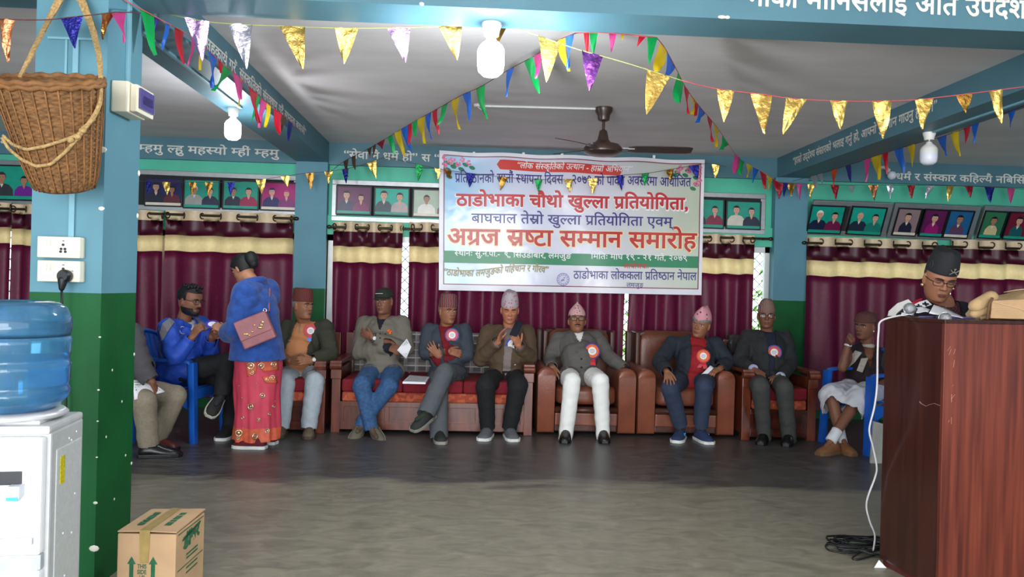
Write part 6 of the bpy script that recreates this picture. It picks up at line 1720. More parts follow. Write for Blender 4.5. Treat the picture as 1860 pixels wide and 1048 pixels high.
for px in (690, 700):
    for py in (607, 614):
        q, nn = hit(px, py)
        if q is not None: mb = MB(); mb.lathe([(.001, 0), (.007, 0), (.007, .004), (.001, .004)], q+nn*.004, 10, frame_from(nn)); mb.build('button', M_BLK, p['t'])
q, nn = hit(707, 604)
if q is not None:
    mb = MB()
    for dx, dz in ((0, 0), (.014, .004), (-.014, .006), (.006, -.012), (-.006, .016)): mb.ell(q+nn*.012+np.array([dx, 0, dz]), (.012, .006, .01))
    br = mb.build('brooch', mat('orange brooch', (220, 90, 30), rough=.4, var=.3, scale=90), p['t'], smooth='all'); mb = MB(); mb.ell(q+nn*.014+np.array([0, 0, -.024]), (.005, .004, .012)); mb.build('brooch_leaf', mat('green brooch', (60, 140, 60), rough=.4), br, smooth='all')
wristband(p, 'b', M_WATCH, .038, .018, -.01, dial=M_SHIRT); cuff(p, 'a', suit('dark navy knit', (0, 0, 0)), .042, .05, -.03)
T = lambda q: p['O']+p['M'] @ (np.array(q)*p['h'])
capm = suit('dark olive cotton', (38, 42, 34))
cp = hair_shell(p['t'], p['O'], p['M'], p['h'], capm, lambda x, y: .66, .035, 'cap')
mb = MB(); R = []
for a in np.linspace(-1.25, 1.25, 13):
    x, y, _ = (.35*math.sin(a), .42*math.cos(a), 0); ex = .2*math.cos(a)
    R.append([T((x, y-.04, .70)), T((x*1.02, y+ex, .635-.03*math.sin(a)**2)), T((x*1.02, y+ex, .62-.03*math.sin(a)**2)), T((x, y-.04, .68))])
mb.rings(R); mb.build('visor', capm, cp, smooth='all')
mb = MB(); mb.tube([T((x, math.sqrt(max(0, .418**2-x*x*.9))+.012, .83-.3*x*x)) for x in np.linspace(-.17, .14, 7)], .0045, 5, flat=.6); mb.build('embroidery', M_SHIRT, cp)
hair_shell(p['t'], p['O'], p['M'], p['h'], M_HAIR, lambda x, y: .45 if y < -.05 else .66, .014)
mk = suit('olive grey canvas', (104, 98, 82)); shoe(p['t'], p['j']['aa'], p['j']['ta'], mk, mat('grey tread', (116, 112, 100), rough=.8, var=.2, scale=60), flat=False, up=(-.45, -.55, .7), L=.28); shoe(p['t'], p['j']['ab'], p['j']['tb'], mk, mat('grey tread', (0, 0, 0)), flat=False, up=(.3, -.5, .8))
paper('folded_paper', [(739, 615), (747, 630), (738, 652), (721, 636)], (6.9, 6.88, 6.9, 6.88), 'folded printed papers held by the man in grey blazer', 'paper', lines=7)

# --- man in dark navy suit and red sweater leaning over, pink cap
p = build_person('person in navy suit and red sweater leaning on one knee, tilted pink patterned cap', dict(h=(1273, 589, 7.1), sa=(1222, 624, 7.2), sb=(1300, 626, 7.16), nb=(1266, 618, 7.18), ea=(1197, 658, 7.0), eb=(1322, 658, 7.06), wa=(1212, 676, 6.6), wb=(1306, 671, 6.88),
    ha=(1234, 690, 7.05), hb=(1281, 690, 7.05), ka=(1217, 704, 6.58), kb=(1279, 702, 6.6), aa=(1236, 772, 6.48), ab=(1272, 776, 6.5), ta=(1229, 806, 6.28), tb=(1286, 808, 6.28)), 'brown', h=.24, head=(-36, 4, 11), flat='ab',
    hands=dict(a=dict(d=(1219, 706, 6.4), n=(.1, .6, -.9), sg=1, curl=16, spread=10), b=dict(d=(1288, 676, 6.8), n=(.2, .5, -.8), sg=-1, curls=(30, 36, 40, 42))), belly=.08, brow=M_HAIRG)
m = suit('midnight navy suiting', (38, 44, 54), 200, .18)
undershirt(p, suit('crimson knit', (150, 26, 36), 160), neck=.062, g=.02)
o = jacket(p, m, (.075, .2, .06), armr=(.078, .07, .062, .054), g=.036); trousers(p, suit('navy trouser cloth', (48, 58, 80), 220), (.1, .082, .074, .066), ext=-.03)
hit = stick_fn([o]); hit2 = stick_fn([o]+[c for c in p['t'].children if c.name.startswith('sweater')])
patch(p['t'], hit, [(1252, 602), (1243, 608), (1238, 634), (1248, 650), (1253, 648)], m, 'lapel', .008); patch(p['t'], hit, [(1284, 604), (1293, 608), (1300, 634), (1290, 650), (1284, 640)], m, 'lapel', .008)
rosette(p['t'], hit2, 1277, 647, .062, (196, 40, 40), ORG, [(RED, -.04, .05), (RED, .02, .06)])
topi(p['t'], p['O'], p['M'], p['h'], dhaka('pink dhaka cloth', (86, 60, 80), (216, 148, 158), 26, thr=(.2, .26)), .68, 1.2, .7, wtop=.24, px_=1.8, lean=.02)
hair_shell(p['t'], p['O'], p['M'], p['h'], M_HAIRG, lambda x, y: .4 if y < .05 else .66, .03)
nb_ = suit('navy trainer knit', (40, 56, 90))
for s in 'ab':
    o2 = shoe(p['t'], p['j']['a'+s], p['j']['t'+s], nb_, M_SOLEW, w=1.1); A = p['j']['a'+s]
    d = unit((p['j']['t'+s]-A)*np.array([1, 1, 0])); mb = MB(); c = np.array([A[0], A[1], 0])+d*.05+np.cross(d, (0, 0, 1))*-.046+np.array([0, 0, .055]); c2 = c
    for k in (-1, 0, 1): mb.obox(c+d*.012*k+np.array([0, -.004, 0]), np.array([.0025, .004, .016]), rotm('Y', 20 if k else -35))
    mb.build('emblem', mat('cyan emblem', (40, 170, 220), rough=.5), o2)
    mb = MB(); mb.lathe([(.04, -.07), (.044, .03)], p['j']['a'+s], 16); mb.build('sock', suit('dark sock', (44, 44, 50)), p['t'], smooth=True)
paper('folded_paper', [(1290, 664), (1297, 668), (1280, 684), (1272, 682)], (6.83, 6.83, 6.78, 6.78), 'small folded white paper in the hand of the man in red sweater')

# --- man in dark suit with glasses, wooden armchair
p = build_person('person in black suit, glasses and tan patterned cap seated upright in the dark wooden armchair', dict(h=(1392, 573, 7.1), sa=(1359, 612, 7.16), sb=(1426, 614, 7.16), nb=(1393, 604, 7.16), ea=(1343, 655, 7.02), eb=(1436, 662, 7.0), wa=(1368, 670, 6.8), wb=(1418, 684, 6.76),
    ha=(1374, 694, 6.98), hb=(1412, 695, 6.98), ka=(1381, 702, 6.52), kb=(1424, 704, 6.52), aa=(1388, 790, 6.44), ab=(1433, 793, 6.44), ta=(1382, 810, 6.24), tb=(1428, 813, 6.24)), 'deep', h=.23, head=(-17, 3, 0), flat='ab',
    hands=dict(a=dict(d=(1390, 684, 6.68), n=(.1, .3, -1), sg=1, curl=30), b=dict(d=(1401, 690, 6.66), n=(-.1, .3, -1), sg=-1, curl=34)))
m = suit('black suiting', (40, 42, 44), 200, .16)
undershirt(p, suit('dark blue vest', (32, 36, 56))); o = jacket(p, m, (.06, .34, .02), armr=(.074, .066, .06, .054)); trousers(p, suit('dark grey trouser cloth', (66, 66, 64), 200), (.098, .08, .07, .062), ext=.02)
hit = stick_fn([o]); hit2 = stick_fn([o]+[c for c in p['t'].children if c.name.startswith('sweater')])
m_pb = mat('pale blue shirt', (168, 178, 208), rough=.8, var=.03)
patch(p['t'], hit2, [(1379, 602), (1384, 600), (1394, 619), (1391, 624)], m_pb, 'shirt_collar', .004); patch(p['t'], hit2, [(1404, 601), (1399, 600), (1391, 619), (1394, 624)], m_pb, 'shirt_collar', .004)
patch(p['t'], hit, [(1378, 603), (1369, 608), (1367, 630), (1385, 655), (1388, 652)], m, 'lapel', .008); patch(p['t'], hit, [(1405, 603), (1414, 608), (1418, 630), (1399, 655), (1397, 652)], m, 'lapel', .008)
rosette(p['t'], hit2, 1406, 640, .066, (70, 60, 150), (196, 54, 40), [(RED, -.06, .03), ((60, 110, 210), -.03, .06)])
for s in 'ab': cuff(p, s, m_pb, .043, .022, -.012)
wristband(p, 'b', M_WATCH, .034, .014, .012, dial=M_SHIRT)
topi(p['t'], p['O'], p['M'], p['h'], dhaka('tan dhaka cloth', (150, 116, 104), (104, 82, 76), 30, kind='wave', thr=(.35, .6)), .66, 1.16, .4, wtop=.55, px_=2.0)
hair_shell(p['t'], p['O'], p['M'], p['h'], M_HAIR, lambda x, y: .45 if y < .0 else .7, .014); glasses(p['t'], p['O'], p['M'], p['h'])
for s in 'ab': shoe(p['t'], p['j']['a'+s], p['j']['t'+s], mat('black leather', (0, 0, 0)), None, lace=False)

# --- man in olive blazer, tan sweater, pale trousers
p = build_person('person in olive blazer, tan zip sweater and pale trousers looking aside, dark red cap', dict(h=(551, 555, 6.98), sa=(521, 596, 7.08), sb=(590, 594, 7.0), nb=(554, 588, 7.05), ea=(508, 640, 6.95), eb=(600, 642, 6.88), wa=(527, 656, 6.72), wb=(566, 655, 6.7),
    ha=(530, 676, 7.05), hb=(566, 676, 7.05), ka=(519, 694, 6.7), kb=(572, 694, 6.68), aa=(512, 768, 6.64), ab=(562, 768, 6.62), ta=(506, 790, 6.49), tb=(560, 791, 6.48)), 'brown', h=.238, head=(56, 2, 2),
    hands=dict(a=dict(d=(548, 655, 6.62), n=(.2, .9, -.3), sg=1, curl=26), b=dict(d=(541, 655, 6.6), n=(-.2, .9, -.2), sg=-1, curl=22)), belly=.1)
m = suit('olive wool', (56, 56, 44), 180, .16)
tan = suit('tan knit', (190, 126, 82), 120, .06); undershirt(p, tan, g=.022, neck=.06)
o = jacket(p, m, (.085, .1, .095), vx=.03, armr=(.078, .07, .062, .054), g=.034); trousers(p, suit('pale blue grey cotton', (170, 180, 188), 30, .05), (.104, .086, .078, .07), ext=.02)
hit = stick_fn([o]); hit2 = stick_fn([o]+[c for c in p['t'].children if c.name.startswith('sweater')])
patch(p['t'], hit, [(568, 578), (577, 582), (585, 600), (580, 618), (573, 614)], m, 'lapel', .008)
patch(p['t'], hit2, [(533, 572), (558, 578), (552, 590), (541, 589), (532, 580)], M_SHIRT, 'shirt_collar', .006)
ribbon(p['t'], hit2, [(545, 590), (545, 596), (544, 604)], .01, M_CHROME, 'zip_pull', .006)
rosette(p['t'], hit2, 564, 601, .062, (190, 26, 44), (196, 30, 46), [((50, 120, 220), -.02, .06), ((50, 110, 210), .015, .055)])
mb = MB()
q1, n1 = hit2(524, 622); q2, n2 = hit2(560, 622); q3, n3 = hit2(545, 612)
if q1 is not None and q2 is not None: mb.tube([q1+n1*.01, (q1+q2)/2+n1*.02, q2+n2*.012], .0022, 5); mb.build('hanging_spectacles', M_SPEC, p['t'])
topi(p['t'], p['O'], p['M'], p['h'], dhaka('dark red dhaka cloth', (120, 54, 44), (84, 42, 44), 26, kind='wave', thr=(.4, .6), stretch=(1, 1, 1.5)), .66, 1.14, .2, wtop=.92)
hair_shell(p['t'], p['O'], p['M'], p['h'], M_HAIRG, lambda x, y: .4 if y < .02 else .7, .014)
wristband(p, 'b', mat('gold watch', (200, 170, 100), rough=.25, metal=.9), .036, .016, .004, dial=M_SHIRT)
for s in 'ab': shoe(p['t'], p['j']['a'+s], p['j']['t'+s], mat('brown suede', (98, 82, 64), rough=.8, var=.15), mat('brown heel', (70, 56, 44), rough=.7), lace=False, L=.25)

# --- man in white dhoti behind the lectern, fist at his mouth
p = build_person('person in white dhoti and dark vest, fist to mouth, half behind the lectern', dict(h=(1571, 592, 6.66), sa=(1545, 640, 6.72), sb=(1606, 644, 6.64), nb=(1575, 630, 6.7), ea=(1530, 668, 6.5), eb=(1604, 690, 6.55), wa=(1541, 624, 6.5), wb=(1588, 708, 6.4),
    ha=(1548, 712, 6.62), hb=(1590, 714, 6.6), ka=(1511, 722, 6.22), kb=(1560, 722, 6.16), aa=(1527, 794, 6.12), ab=(1514, 793, 6.04), ta=(1546, 822, 5.98), tb=(1494, 818, 5.98)), 'deep', h=.235, head=(-60, 6, 4), dY=.18, sock=None,
    hands=dict(a=dict(d=(1548, 604, 6.5), n=(.8, .3, .1), sg=1, curls=(75, 80, 80, 80), thumb=20), b=dict(d=(1570, 715, 6.34), n=(0, .2, -1), sg=-1)), belly=.05)
m = suit('dark woven vest', (40, 26, 30), 60, .4); ds = mat('white dhoti cotton', (204, 202, 208), rough=.9, var=.04)
o = jacket(p, m, (.06, .5, -1), arms='', g=.03, skirt=False); 
def dhoti(p):
    def parts(mb):
        mb.ell(p['pel'], np.array([.19, .15, .12]), p['MT'])
        for s in 'ab':
            k, a = p['j']['k'+s], p['j']['a'+s]; mb.limb([p['j']['h'+s], k+np.array([0, 0, .01]), k*.62+a*.38+np.array([0, 0, .0])], [.115, .1, .105], 16)
    def cut(V):
        c = np.zeros(len(V), bool)
        for s in 'ab':
            k, a = p['j']['k'+s], p['j']['a'+s]; d = unit(a-k); c |= ((V-k) @ d > np.linalg.norm(a-k)*.37) & (np.linalg.norm(V-(k*.6+a*.4), axis=1) < .2)
        return c
    return garment(parts, .009, cut, 'dhoti', ds, p['t'], 2, .012, 7)
dh = dhoti(p); dh.modifiers.new('cloth', 'SOLIDIFY').thickness = -.004
hit2 = stick_fn([o])
sash = mat('cream woven sash', (176, 170, 160), rough=.9, var=.12, scale=50)
ribbon(p['t'], hit2, [(1588, 620), (1580, 627), (1570, 633), (1560, 640), (1550, 655), (1540, 668), (1530, 680)], .06, sash, 'sash', .012, .01, [.05, .06, .07, .06, .05, .04, .03]); ribbon(p['t'], hit2, [(1572, 626), (1575, 640), (1572, 655), (1562, 675)], .05, sash, 'sash_end', .02, .01, [.05, .055, .05, .015])
rosette(p['t'], hit2, 1580, 652, .062, (190, 150, 60), (180, 70, 30), [(RED, .04, .1)])
mb = MB(); mb.lathe([(.062, -.03), (.07, 0), (.066, .02)], p['nb'], 24, frame_from(p['U'])); mb.build('collar', sash, p['t'], smooth='all')
wristband(p, 'a', M_SHIRT, .032, .014, -.015, 'bangle')
hw = mat('dark patterned headcloth', (40, 22, 24), rough=.9, col2=(96, 60, 56), kind='voronoi', scale=60, thr=(.1, .25)); hair_shell(p['t'], p['O'], p['M'], p['h'], hw, lambda x, y: .66, .06, 'headcloth', bump=.012)
hair_shell(p['t'], p['O'], p['M'], p['h'], M_HAIR, lambda x, y: .5 if y < 0 else .7, .014)
mb = MB(); mb.ell(p['O']+p['M'] @ (np.array([.34, .0, .33])*p['h']), .007); mb.build('earring', M_SHIRT, p['t'], smooth='all')
bsu = mat('tan suede', (128, 84, 48), rough=.8, var=.12)
for s in 'ab':
    shoe(p['t'], p['j']['a'+s], p['j']['t'+s], bsu, mat('tan sole', (110, 84, 60), rough=.8), lace=True, L=.25); A = p['j']['a'+s]; kk = p['j']['k'+s]; d = unit(kk-A)
    mb = MB(); mb.lathe([(.045, -.05), (.044, 0), (.045, .05), (.047, .065), (.04, .066)], A, 18, frame_from(d)); mb.build('sock', M_SHIRT, p['t'], smooth='all')
# --- young man in blue track jacket, seated side-on
p = build_person('person in blue and grey track jacket and glasses, seated, reaching for a badge', dict(h=(347, 545, 6.42), sa=(305, 594, 6.28), sb=(364, 590, 6.64), nb=(334, 584, 6.46), ea=(319, 648, 6.12), eb=(386, 642, 6.5), wa=(350, 612, 6.12), wb=(384, 612, 6.34),
    ha=(318, 678, 6.42), hb=(324, 676, 6.64), ka=(411, 658, 6.36), kb=(424, 690, 6.62), aa=(403, 716, 6.22), ab=(416, 780, 6.52), ta=(388, 742, 6.06), tb=(402, 802, 6.36)), 'deep', h=.24, head=(68, 12, 0),
    hands=dict(a=dict(d=(366, 588, 6.12), n=(.5, .7, .0), sg=1, curls=(36, 46, 56, 60)), b=dict(d=(398, 606, 6.3), n=(-.3, -.8, -.2), sg=-1, curls=(40, 46, 50, 50))), mus=M_HAIR, belly=.03)
mbl = suit('royal blue track cloth', (34, 74, 176), 60, .1, .6); mgr = suit('grey track panel', (116, 116, 120), 60, .06, .6)
undershirt(p, M_WHITEC, neck=.05)
o = jacket(p, mbl, (.05, .72, -1), armr=(.08, .07, .062, .05), g=.036, neck=.07); trousers(p, M_BLK, (.1, .08, .07, .06))
hit = stick_fn([o])
ribbon(p['t'], hit, [(312, 582), (304, 590), (298, 604), (296, 618)], .07, mgr, 'shoulder_panel', .004, .003, [.05, .08, .08, .02])
ribbon(p['t'], hit, [(290, 596), (288, 618), (292, 638), (298, 654)], .018, mgr, 'sleeve_stripe', .005)
ribbon(p['t'], hit, [(357, 578), (366, 588), (374, 600)], .05, mgr, 'shoulder_panel', .005)
hit3 = stick_fn([o]+[c for c in p['t'].children if c.name.startswith('sweater')])
ribbon(p['t'], hit3, [(314, 566), (318, 578), (332, 588), (346, 594)], .03, mbl, 'collar', .012, .006); patch(p['t'], hit3, [(318, 562), (342, 576), (350, 594), (332, 588), (320, 578)], M_WHITEC, 'shirt_collar', .012)
q, nn = hit(331, 600)
if q is not None:
    M_ = frame_from(nn); mb = MB(); mb.tube([q+nn*.006+M_ @ np.array([.03*math.cos(a), .03*math.sin(a), 0]) for a in np.linspace(.9, 5.2, 16)], [.002]+[.006]*14+[.002], 6, flat=.4); mb.build('emblem', M_SHIRT, p['t'])
M, O, h_ = p['M'], p['O'], p['h']
hair_shell(p['t'], O, M, h_, M_HAIR, lambda x, y: .46 if y < -.1 else (.5 if y < .12 else .8), .035, bump=.01); mb = MB(); rg = np.random.default_rng(8)
for k in range(60):
    a = rg.uniform(0, 6.3); r = rg.uniform(0, .3); mb.ell(O+M @ (np.array([r*math.cos(a), .06+r*1.1*math.sin(a), 1.0-.55*r*r*1.4+.02])*h_), np.array([.05, .06, .05])*h_*rg.uniform(.8, 1.3), None, 8, 5)
mb.build('hair_top', M_HAIR, p['t'], smooth='all')
# short beard
mb = MB(); zs = np.linspace(.0, .27, 8); AA = np.linspace(-.2, math.pi+.2, 28)
def beard_pt(a, z):
    x, y, _ = head_pt(z, a, 0); k = .018 if (z < .17 or abs(math.cos(a)) > .45) else -.02
    q = np.array([x, y, z]); q[:2] *= 1+k/ .35; return O+M @ (q*h_)
mb.grid(beard_pt, list(AA), list(zs)); mb.build('beard', M_HAIR, p['t'], smooth='all')
glasses(p['t'], O, M, h_)
sn = suit('black trainer knit', (34, 34, 34)); shoe(p['t'], p['j']['aa'], p['j']['ta'], sn, mat('pale sole', (176, 172, 158), rough=.7), flat=False, up=(.5, -.3, .8)); shoe(p['t'], p['j']['ab'], p['j']['tb'], sn, M_SOLEW, w=1.1)
bd = at(386, 589, 6.2); t = thing('badge', tuple(bd), 'violet ribbon badge with white oval passed between the woman and the seated youth', 'badge'); Mb = frame_from(unit(np.array([.1, -.7, .6])))
mb = MB(); mb.lathe([(.001, 0), (.055, 0), (.055, .003), (.001, .003)], bd, 24, Mb, sx=1.0, sy=.75); mb.build('ribbon_disc', mat('violet ribbon', (70, 44, 160), rough=.4), t)
mb = MB(); mb.lathe([(.001, .003), (.034, .003), (.034, .005), (.001, .005)], bd, 24, Mb, sy=.7); mb.build('card', M_SHIRT, t)

# --- standing woman in blue plush coat
p = build_person('person standing in fuzzy blue coat and embroidered coral sari, pinning a badge on', dict(h=(440, 488, 6.12), sa=(486, 528, 6.22), sb=(446, 532, 5.92), nb=(460, 516, 6.08), ea=(432, 604, 6.36), eb=(430, 596, 5.9), wa=(410, 604, 6.3), wb=(414, 606, 6.04),
    ha=(474, 655, 6.12), hb=(463, 657, 6.02), ka=(482, 730, 6.16), kb=(458, 732, 6.0), aa=(488, 796, 6.16), ab=(468, 800, 5.98), ta=(455, 800, 6.2), tb=(424, 810, 6.0)), 'tan', h=.215, head=(-116, 28, 0), dY=.09, sock=None,
    hands=dict(a=dict(d=(396, 596, 6.28), n=(0, -.3, -.9), sg=1, curl=30), b=dict(d=(398, 594, 6.1), n=(0, .6, -.7), sg=-1, curl=35)), female=True)
plush = mat('blue plush fleece', (42, 80, 156), rough=.95, var=.2, scale=22, bump=.35, bscale=150, sheen=.15)
nbp, pelp, MTp = p['nb'], p['pel'], p['MT']
def coat_parts(mb):
    p['torso'](mb, .05, .012)
    R = []
    for f, a, b in ((.62, .19, .15), (.4, .2, .165), (.15, .215, .185), (.0, .222, .2), (-.1, .222, .2)):
        c = pelp+(nbp-pelp)*f; c = np.array([pelp[0]+(nbp[0]-pelp[0])*max(f, 0)*.8, pelp[1]+(nbp[1]-pelp[1])*max(f, 0)*.8, c[2]])
        R.append([c+p['X']*a*math.cos(q)+np.cross((0, 0, 1), p['X'])*b*math.sin(q) for q in np.linspace(0, 2*math.pi, 28, endpoint=False)])
    mb.rings(R)
    for s in 'ab': mb.limb([p['j']['s'+s], p['j']['s'+s]*.5+p['j']['e'+s]*.5, p['j']['e'+s], p['j']['w'+s]], [.09, .088, .08, .066], 16)
def coat_cut(V):
    nk = (V-nbp) @ MTp; c = (np.hypot(nk[:, 0], nk[:, 1]) < .062) & (nk[:, 2] > -.02)
    c |= V[:, 2] < pelp[2]+.015
    for s in 'ab':
        w = p['j']['w'+s]; d = unit(w-p['j']['e'+s]); c |= ((V-w) @ d > .0) & (np.linalg.norm(V-w, axis=1) < .09)
    return c
coat = garment(coat_parts, .01, coat_cut, 'coat', plush, p['t'], 2, .005, 4); coat.modifiers.new('cloth', 'SOLIDIFY').thickness = -.012
mb = MB(); mb.tube([nbp+np.array([0, 0, .015])+MTp @ np.array([.082*math.cos(a), .075*math.sin(a), .012*math.sin(a)*-1]) for a in np.linspace(0, 2*math.pi, 22, endpoint=False)], .03, 10, closed=True); mb.build('collar', plush, p['t'], smooth='all')
# sari
M_SARI = mat('coral sari', (206, 66, 88), rough=.6, var=.1, scale=8); M_SARIB = mat('orange sari border', (214, 96, 66), rough=.5, var=.12, scale=30); M_SEQ = mat('sequin', (216, 196, 160), rough=.2, metal=.7, var=.3, scale=80)
R = []; us = np.linspace(0, 2*math.pi, 64, endpoint=False); zt = pelp[2]+.06
cb = (p['j']['aa']+p['j']['ab'])/2; sari = MB(); zz = [zt, zt-.1, zt-.22, .4, .25, .16, .12, .065]
def sari_pt(u, z):
    f = (zt-z)/(zt-.06); c = pelp*(1-f)+np.array([cb[0]-.045, cb[1], 0])*f; a = .185-.03*f+.02*f*f; b = .17-.03*f
    w = .012*f*math.sin(9*u+4*f)+.008*f*math.sin(17*u-3*f)+.006*math.sin(3*u+10*f)
    hem = .03*math.sin(u+.5) if z < .1 else 0
    q = c*1.0; return np.array([q[0]+(a+w)*math.cos(u), q[1]+(b+w)*math.sin(u), z+hem*.5])
sari.rings([[sari_pt(u, z) for u in us] for z in zz[:6]], 0, caps=False); sari.rings([[sari_pt(u, z) for u in us] for z in zz[5:]], 1, caps=False)
so = sari.build('sari', [M_SARI, M_SARIB], p['t'], smooth='all')
hs = stick_fn([so])
def gpatch(parent, hit, q, m, name, off=.006):
    q = np.array(q, float); G = []
    for v in np.linspace(0, 1, 6):
        for u in np.linspace(0, 1, 6):
            c = q[0]*(1-u)*(1-v)+q[1]*u*(1-v)+q[2]*u*v+q[3]*(1-u)*v; p_, n_ = hit(*c)
            if p_ is None: return
            G.append(p_+n_*off)
    mb = MB(); mb.add(G, [(j*6+i, j*6+i+1, j*6+i+7, j*6+i+6) for j in range(5) for i in range(5)]); o = mb.build(name, m, parent, smooth='all'); o.modifiers.new('cloth', 'SOLIDIFY').thickness = .003
for pix in ([(446, 654), (466, 652), (466, 676), (450, 684)], [(470, 655), (504, 652), (505, 672), (478, 676)], [(476, 684), (500, 682), (503, 696), (482, 696)]):
    gpatch(so, hs, pix, M_SARIB, 'border_patch')
rg = np.random.default_rng(6)
def seq(px, py, r, ring=True):
    q, nn = hs(px, py)
    if q is None: return
    M_ = frame_from(nn); mb = MB(); q = q+nn*.008
    if ring: mb.tube([q+M_ @ np.array([r*math.cos(a), r*math.sin(a), 0]) for a in np.linspace(0, 6.283, 10, endpoint=False)], r*.28, 5, closed=True)
    mb.ell(q, np.array([r*.5, r*.5, .003]), M_, 8, 5); mb.build('sequin_motif', M_SEQ, so, smooth='all')
for px, py, r in ((456, 664, .025), (458, 676, .016), (474, 664, .022), (496, 662, .022), (494, 686, .018), (454, 682, .01), (484, 690, .012), (466, 696, .01), (476, 718, .018), (466, 728, .009), (456, 738, .02), (440, 722, .01), (496, 738, .012), (442, 758, .012), (470, 762, .012), (488, 752, .012), (498, 728, .008), (448, 700, .007), (460, 752, .007), (434, 786, .024), (432, 795, .012), (462, 792, .022), (486, 782, .016), (496, 788, .01), (442, 778, .008), (436, 700, .008)): seq(px, py, r, r > .011)
M, O, h_ = p['M'], p['O'], p['h']
hair_shell(p['t'], O, M, h_, M_HAIR, lambda x, y: .3 if y < -.02 else (.42+.9*max(0, y-.02) if abs(x) > .2 else .74), .04)
bun = O+M @ (np.array([0, -.5, .62])*h_); mb = MB(); mb.ell(bun, np.array([.26, .25, .3])*h_, M); mb.ell(bun-M[:, 2]*.03, np.array([.2, .2, .24])*h_, M); mb.build('hair_bun', M_HAIR, p['t'], smooth='all')
mrn = suit('maroon trainer knit', (92, 24, 34))
for s in 'ab': shoe(p['t'], p['j']['a'+s], p['j']['t'+s], mrn, M_SOLEW, L=.255, w=1.05)
mb = MB(); wv = p['j']['wb']; mb.tube([wv+np.array([0, .03*math.cos(a), .03*math.sin(a)]) for a in np.linspace(0, 6.283, 12, endpoint=False)], .006, 6, closed=True); mb.build('bangle', mat('red bangle', (190, 24, 40), rough=.3), p['t'], smooth='all')
# handbag worn across the body
hitc = stick_fn([coat])
M_PINK = mat('dusty pink leather', (156, 92, 98), rough=.4, var=.1, scale=14, bump=.1, bscale=70); M_BRAS = mat('polished brass', (214, 184, 110), rough=.2, metal=1.0)
yb_ = 5.86; q = [at(428, 584, yb_), at(486, 561, yb_+.02), at(499, 617, yb_+.03), at(439, 636, yb_)]
bag = thing('handbag', tuple(sum(q)/4), 'dusty pink shoulder bag with brass hardware on the blue-coated woman', 'handbag')
eu = unit(q[1]-q[0]); en = unit(np.cross(eu, q[3]-q[0])); en = en if en[1] < 0 else -en; ev = np.cross(en, eu); MBg = np.stack([eu, en, ev], 1); cbag = sum(q)/4; bw, bh_ = np.linalg.norm(q[1]-q[0]), np.linalg.norm(q[3]-q[0])
B = lambda u, v, n_: cbag+eu*u*bw/2+ev*v*bh_/2+en*n_
mb = MB(); mb.obox(cbag-en*.02, np.array([bw/2, .035, bh_/2]), MBg); mb.build('bag_body', M_PINK, bag, bevel=.014, seg=3)
mb = MB(); mb.obox(B(0, .28, .019), np.array([bw/2*.98, .006, bh_/2*.68]), MBg); mb.build('bag_flap', M_PINK, bag, bevel=.006)
for u, v, r in ((-.5, -.05, .014), (-.38, -.2, .009), (-.15, -.05, .009), (.35, .02, .014), (.5, .15, .012), (.12, .3, .009), (.62, .3, .011), (-.62, .0, .01)):
    mb = MB(); mb.ell(B(u, v, .028), np.array([r*1.3, .004, r*.6]), MBg @ rotm('Y', 25), 9, 6); mb.build('brass_stud', M_BRAS, bag, smooth='all')
P = []
for px, py in ((487, 566), (486, 552), (487, 538), (488, 525), (484, 514)):
    pt, nn = hitc(px, py)
    P.append(pt+nn*.008 if pt is not None else at(px, py, 6.0))
mb = MB(); mb.tube([B(.98, .95, 0)]+P, .0115, 6, flat=.35); mb.build('shoulder_strap', M_PINK, bag, smooth='all')
mb = MB(); mb.tube([B(.98, 1.0, 0)+eu*.012*math.cos(a)+ev*.014*math.sin(a) for a in np.linspace(0, 6.283, 12, endpoint=False)], .003, 6, closed=True); mb.build('strap_ring', M_CHROME, bag, smooth='all')

# --- person in grey coat mostly hidden by the near column
p = build_person('person in grey coat and khaki trousers, mostly hidden behind the near column, papers on lap', dict(h=(205, 548, 5.92), sa=(238, 604, 5.74), sb=(218, 602, 6.1), nb=(216, 588, 5.92), ea=(256, 668, 5.66), eb=(262, 662, 6.1), wa=(276, 694, 5.66), wb=(270, 690, 6.02),
    ha=(212, 704, 5.82), hb=(212, 704, 6.04), ka=(262, 728, 5.66), kb=(318, 720, 6.02), aa=(270, 806, 5.72), ab=(283, 800, 6.02), ta=(292, 822, 5.74), tb=(322, 816, 5.96)), 'deep', h=.235, head=(60, 8, 0),
    hands=dict(a=dict(d=(284, 708, 5.7), n=(0, .5, -.8), sg=1, curl=34), b=dict(d=(286, 700, 5.98), n=(0, .2, -1), sg=-1)))
undershirt(p, M_WHITEC); mg2 = suit('slate grey wool', (74, 70, 74), 200, .14)
o = jacket(p, mg2, (.06, .4, .02), armr=(.084, .078, .07, .062), g=.04); trousers(p, suit('khaki cotton', (136, 126, 108), 60, .08), (.106, .088, .08, .074), ext=-.02)
hair_shell(p['t'], p['O'], p['M'], p['h'], M_HAIR, lambda x, y: .42 if y < .0 else .74, .03)
shoe(p['t'], p['j']['aa'], p['j']['ta'], mat('black leather', (0, 0, 0)), None, lace=False, L=.29, w=1.1); shoe(p['t'], p['j']['ab'], p['j']['tb'], mat('oxblood leather', (88, 38, 32), rough=.35), None, lace=True)
ln = paper('newspaper', [(240, 690), (272, 692), (300, 712), (244, 726)], (5.62, 5.7, 5.74, 5.56), 'folded newspaper in the lap of the person behind the near column', 'newspaper', lines=6)

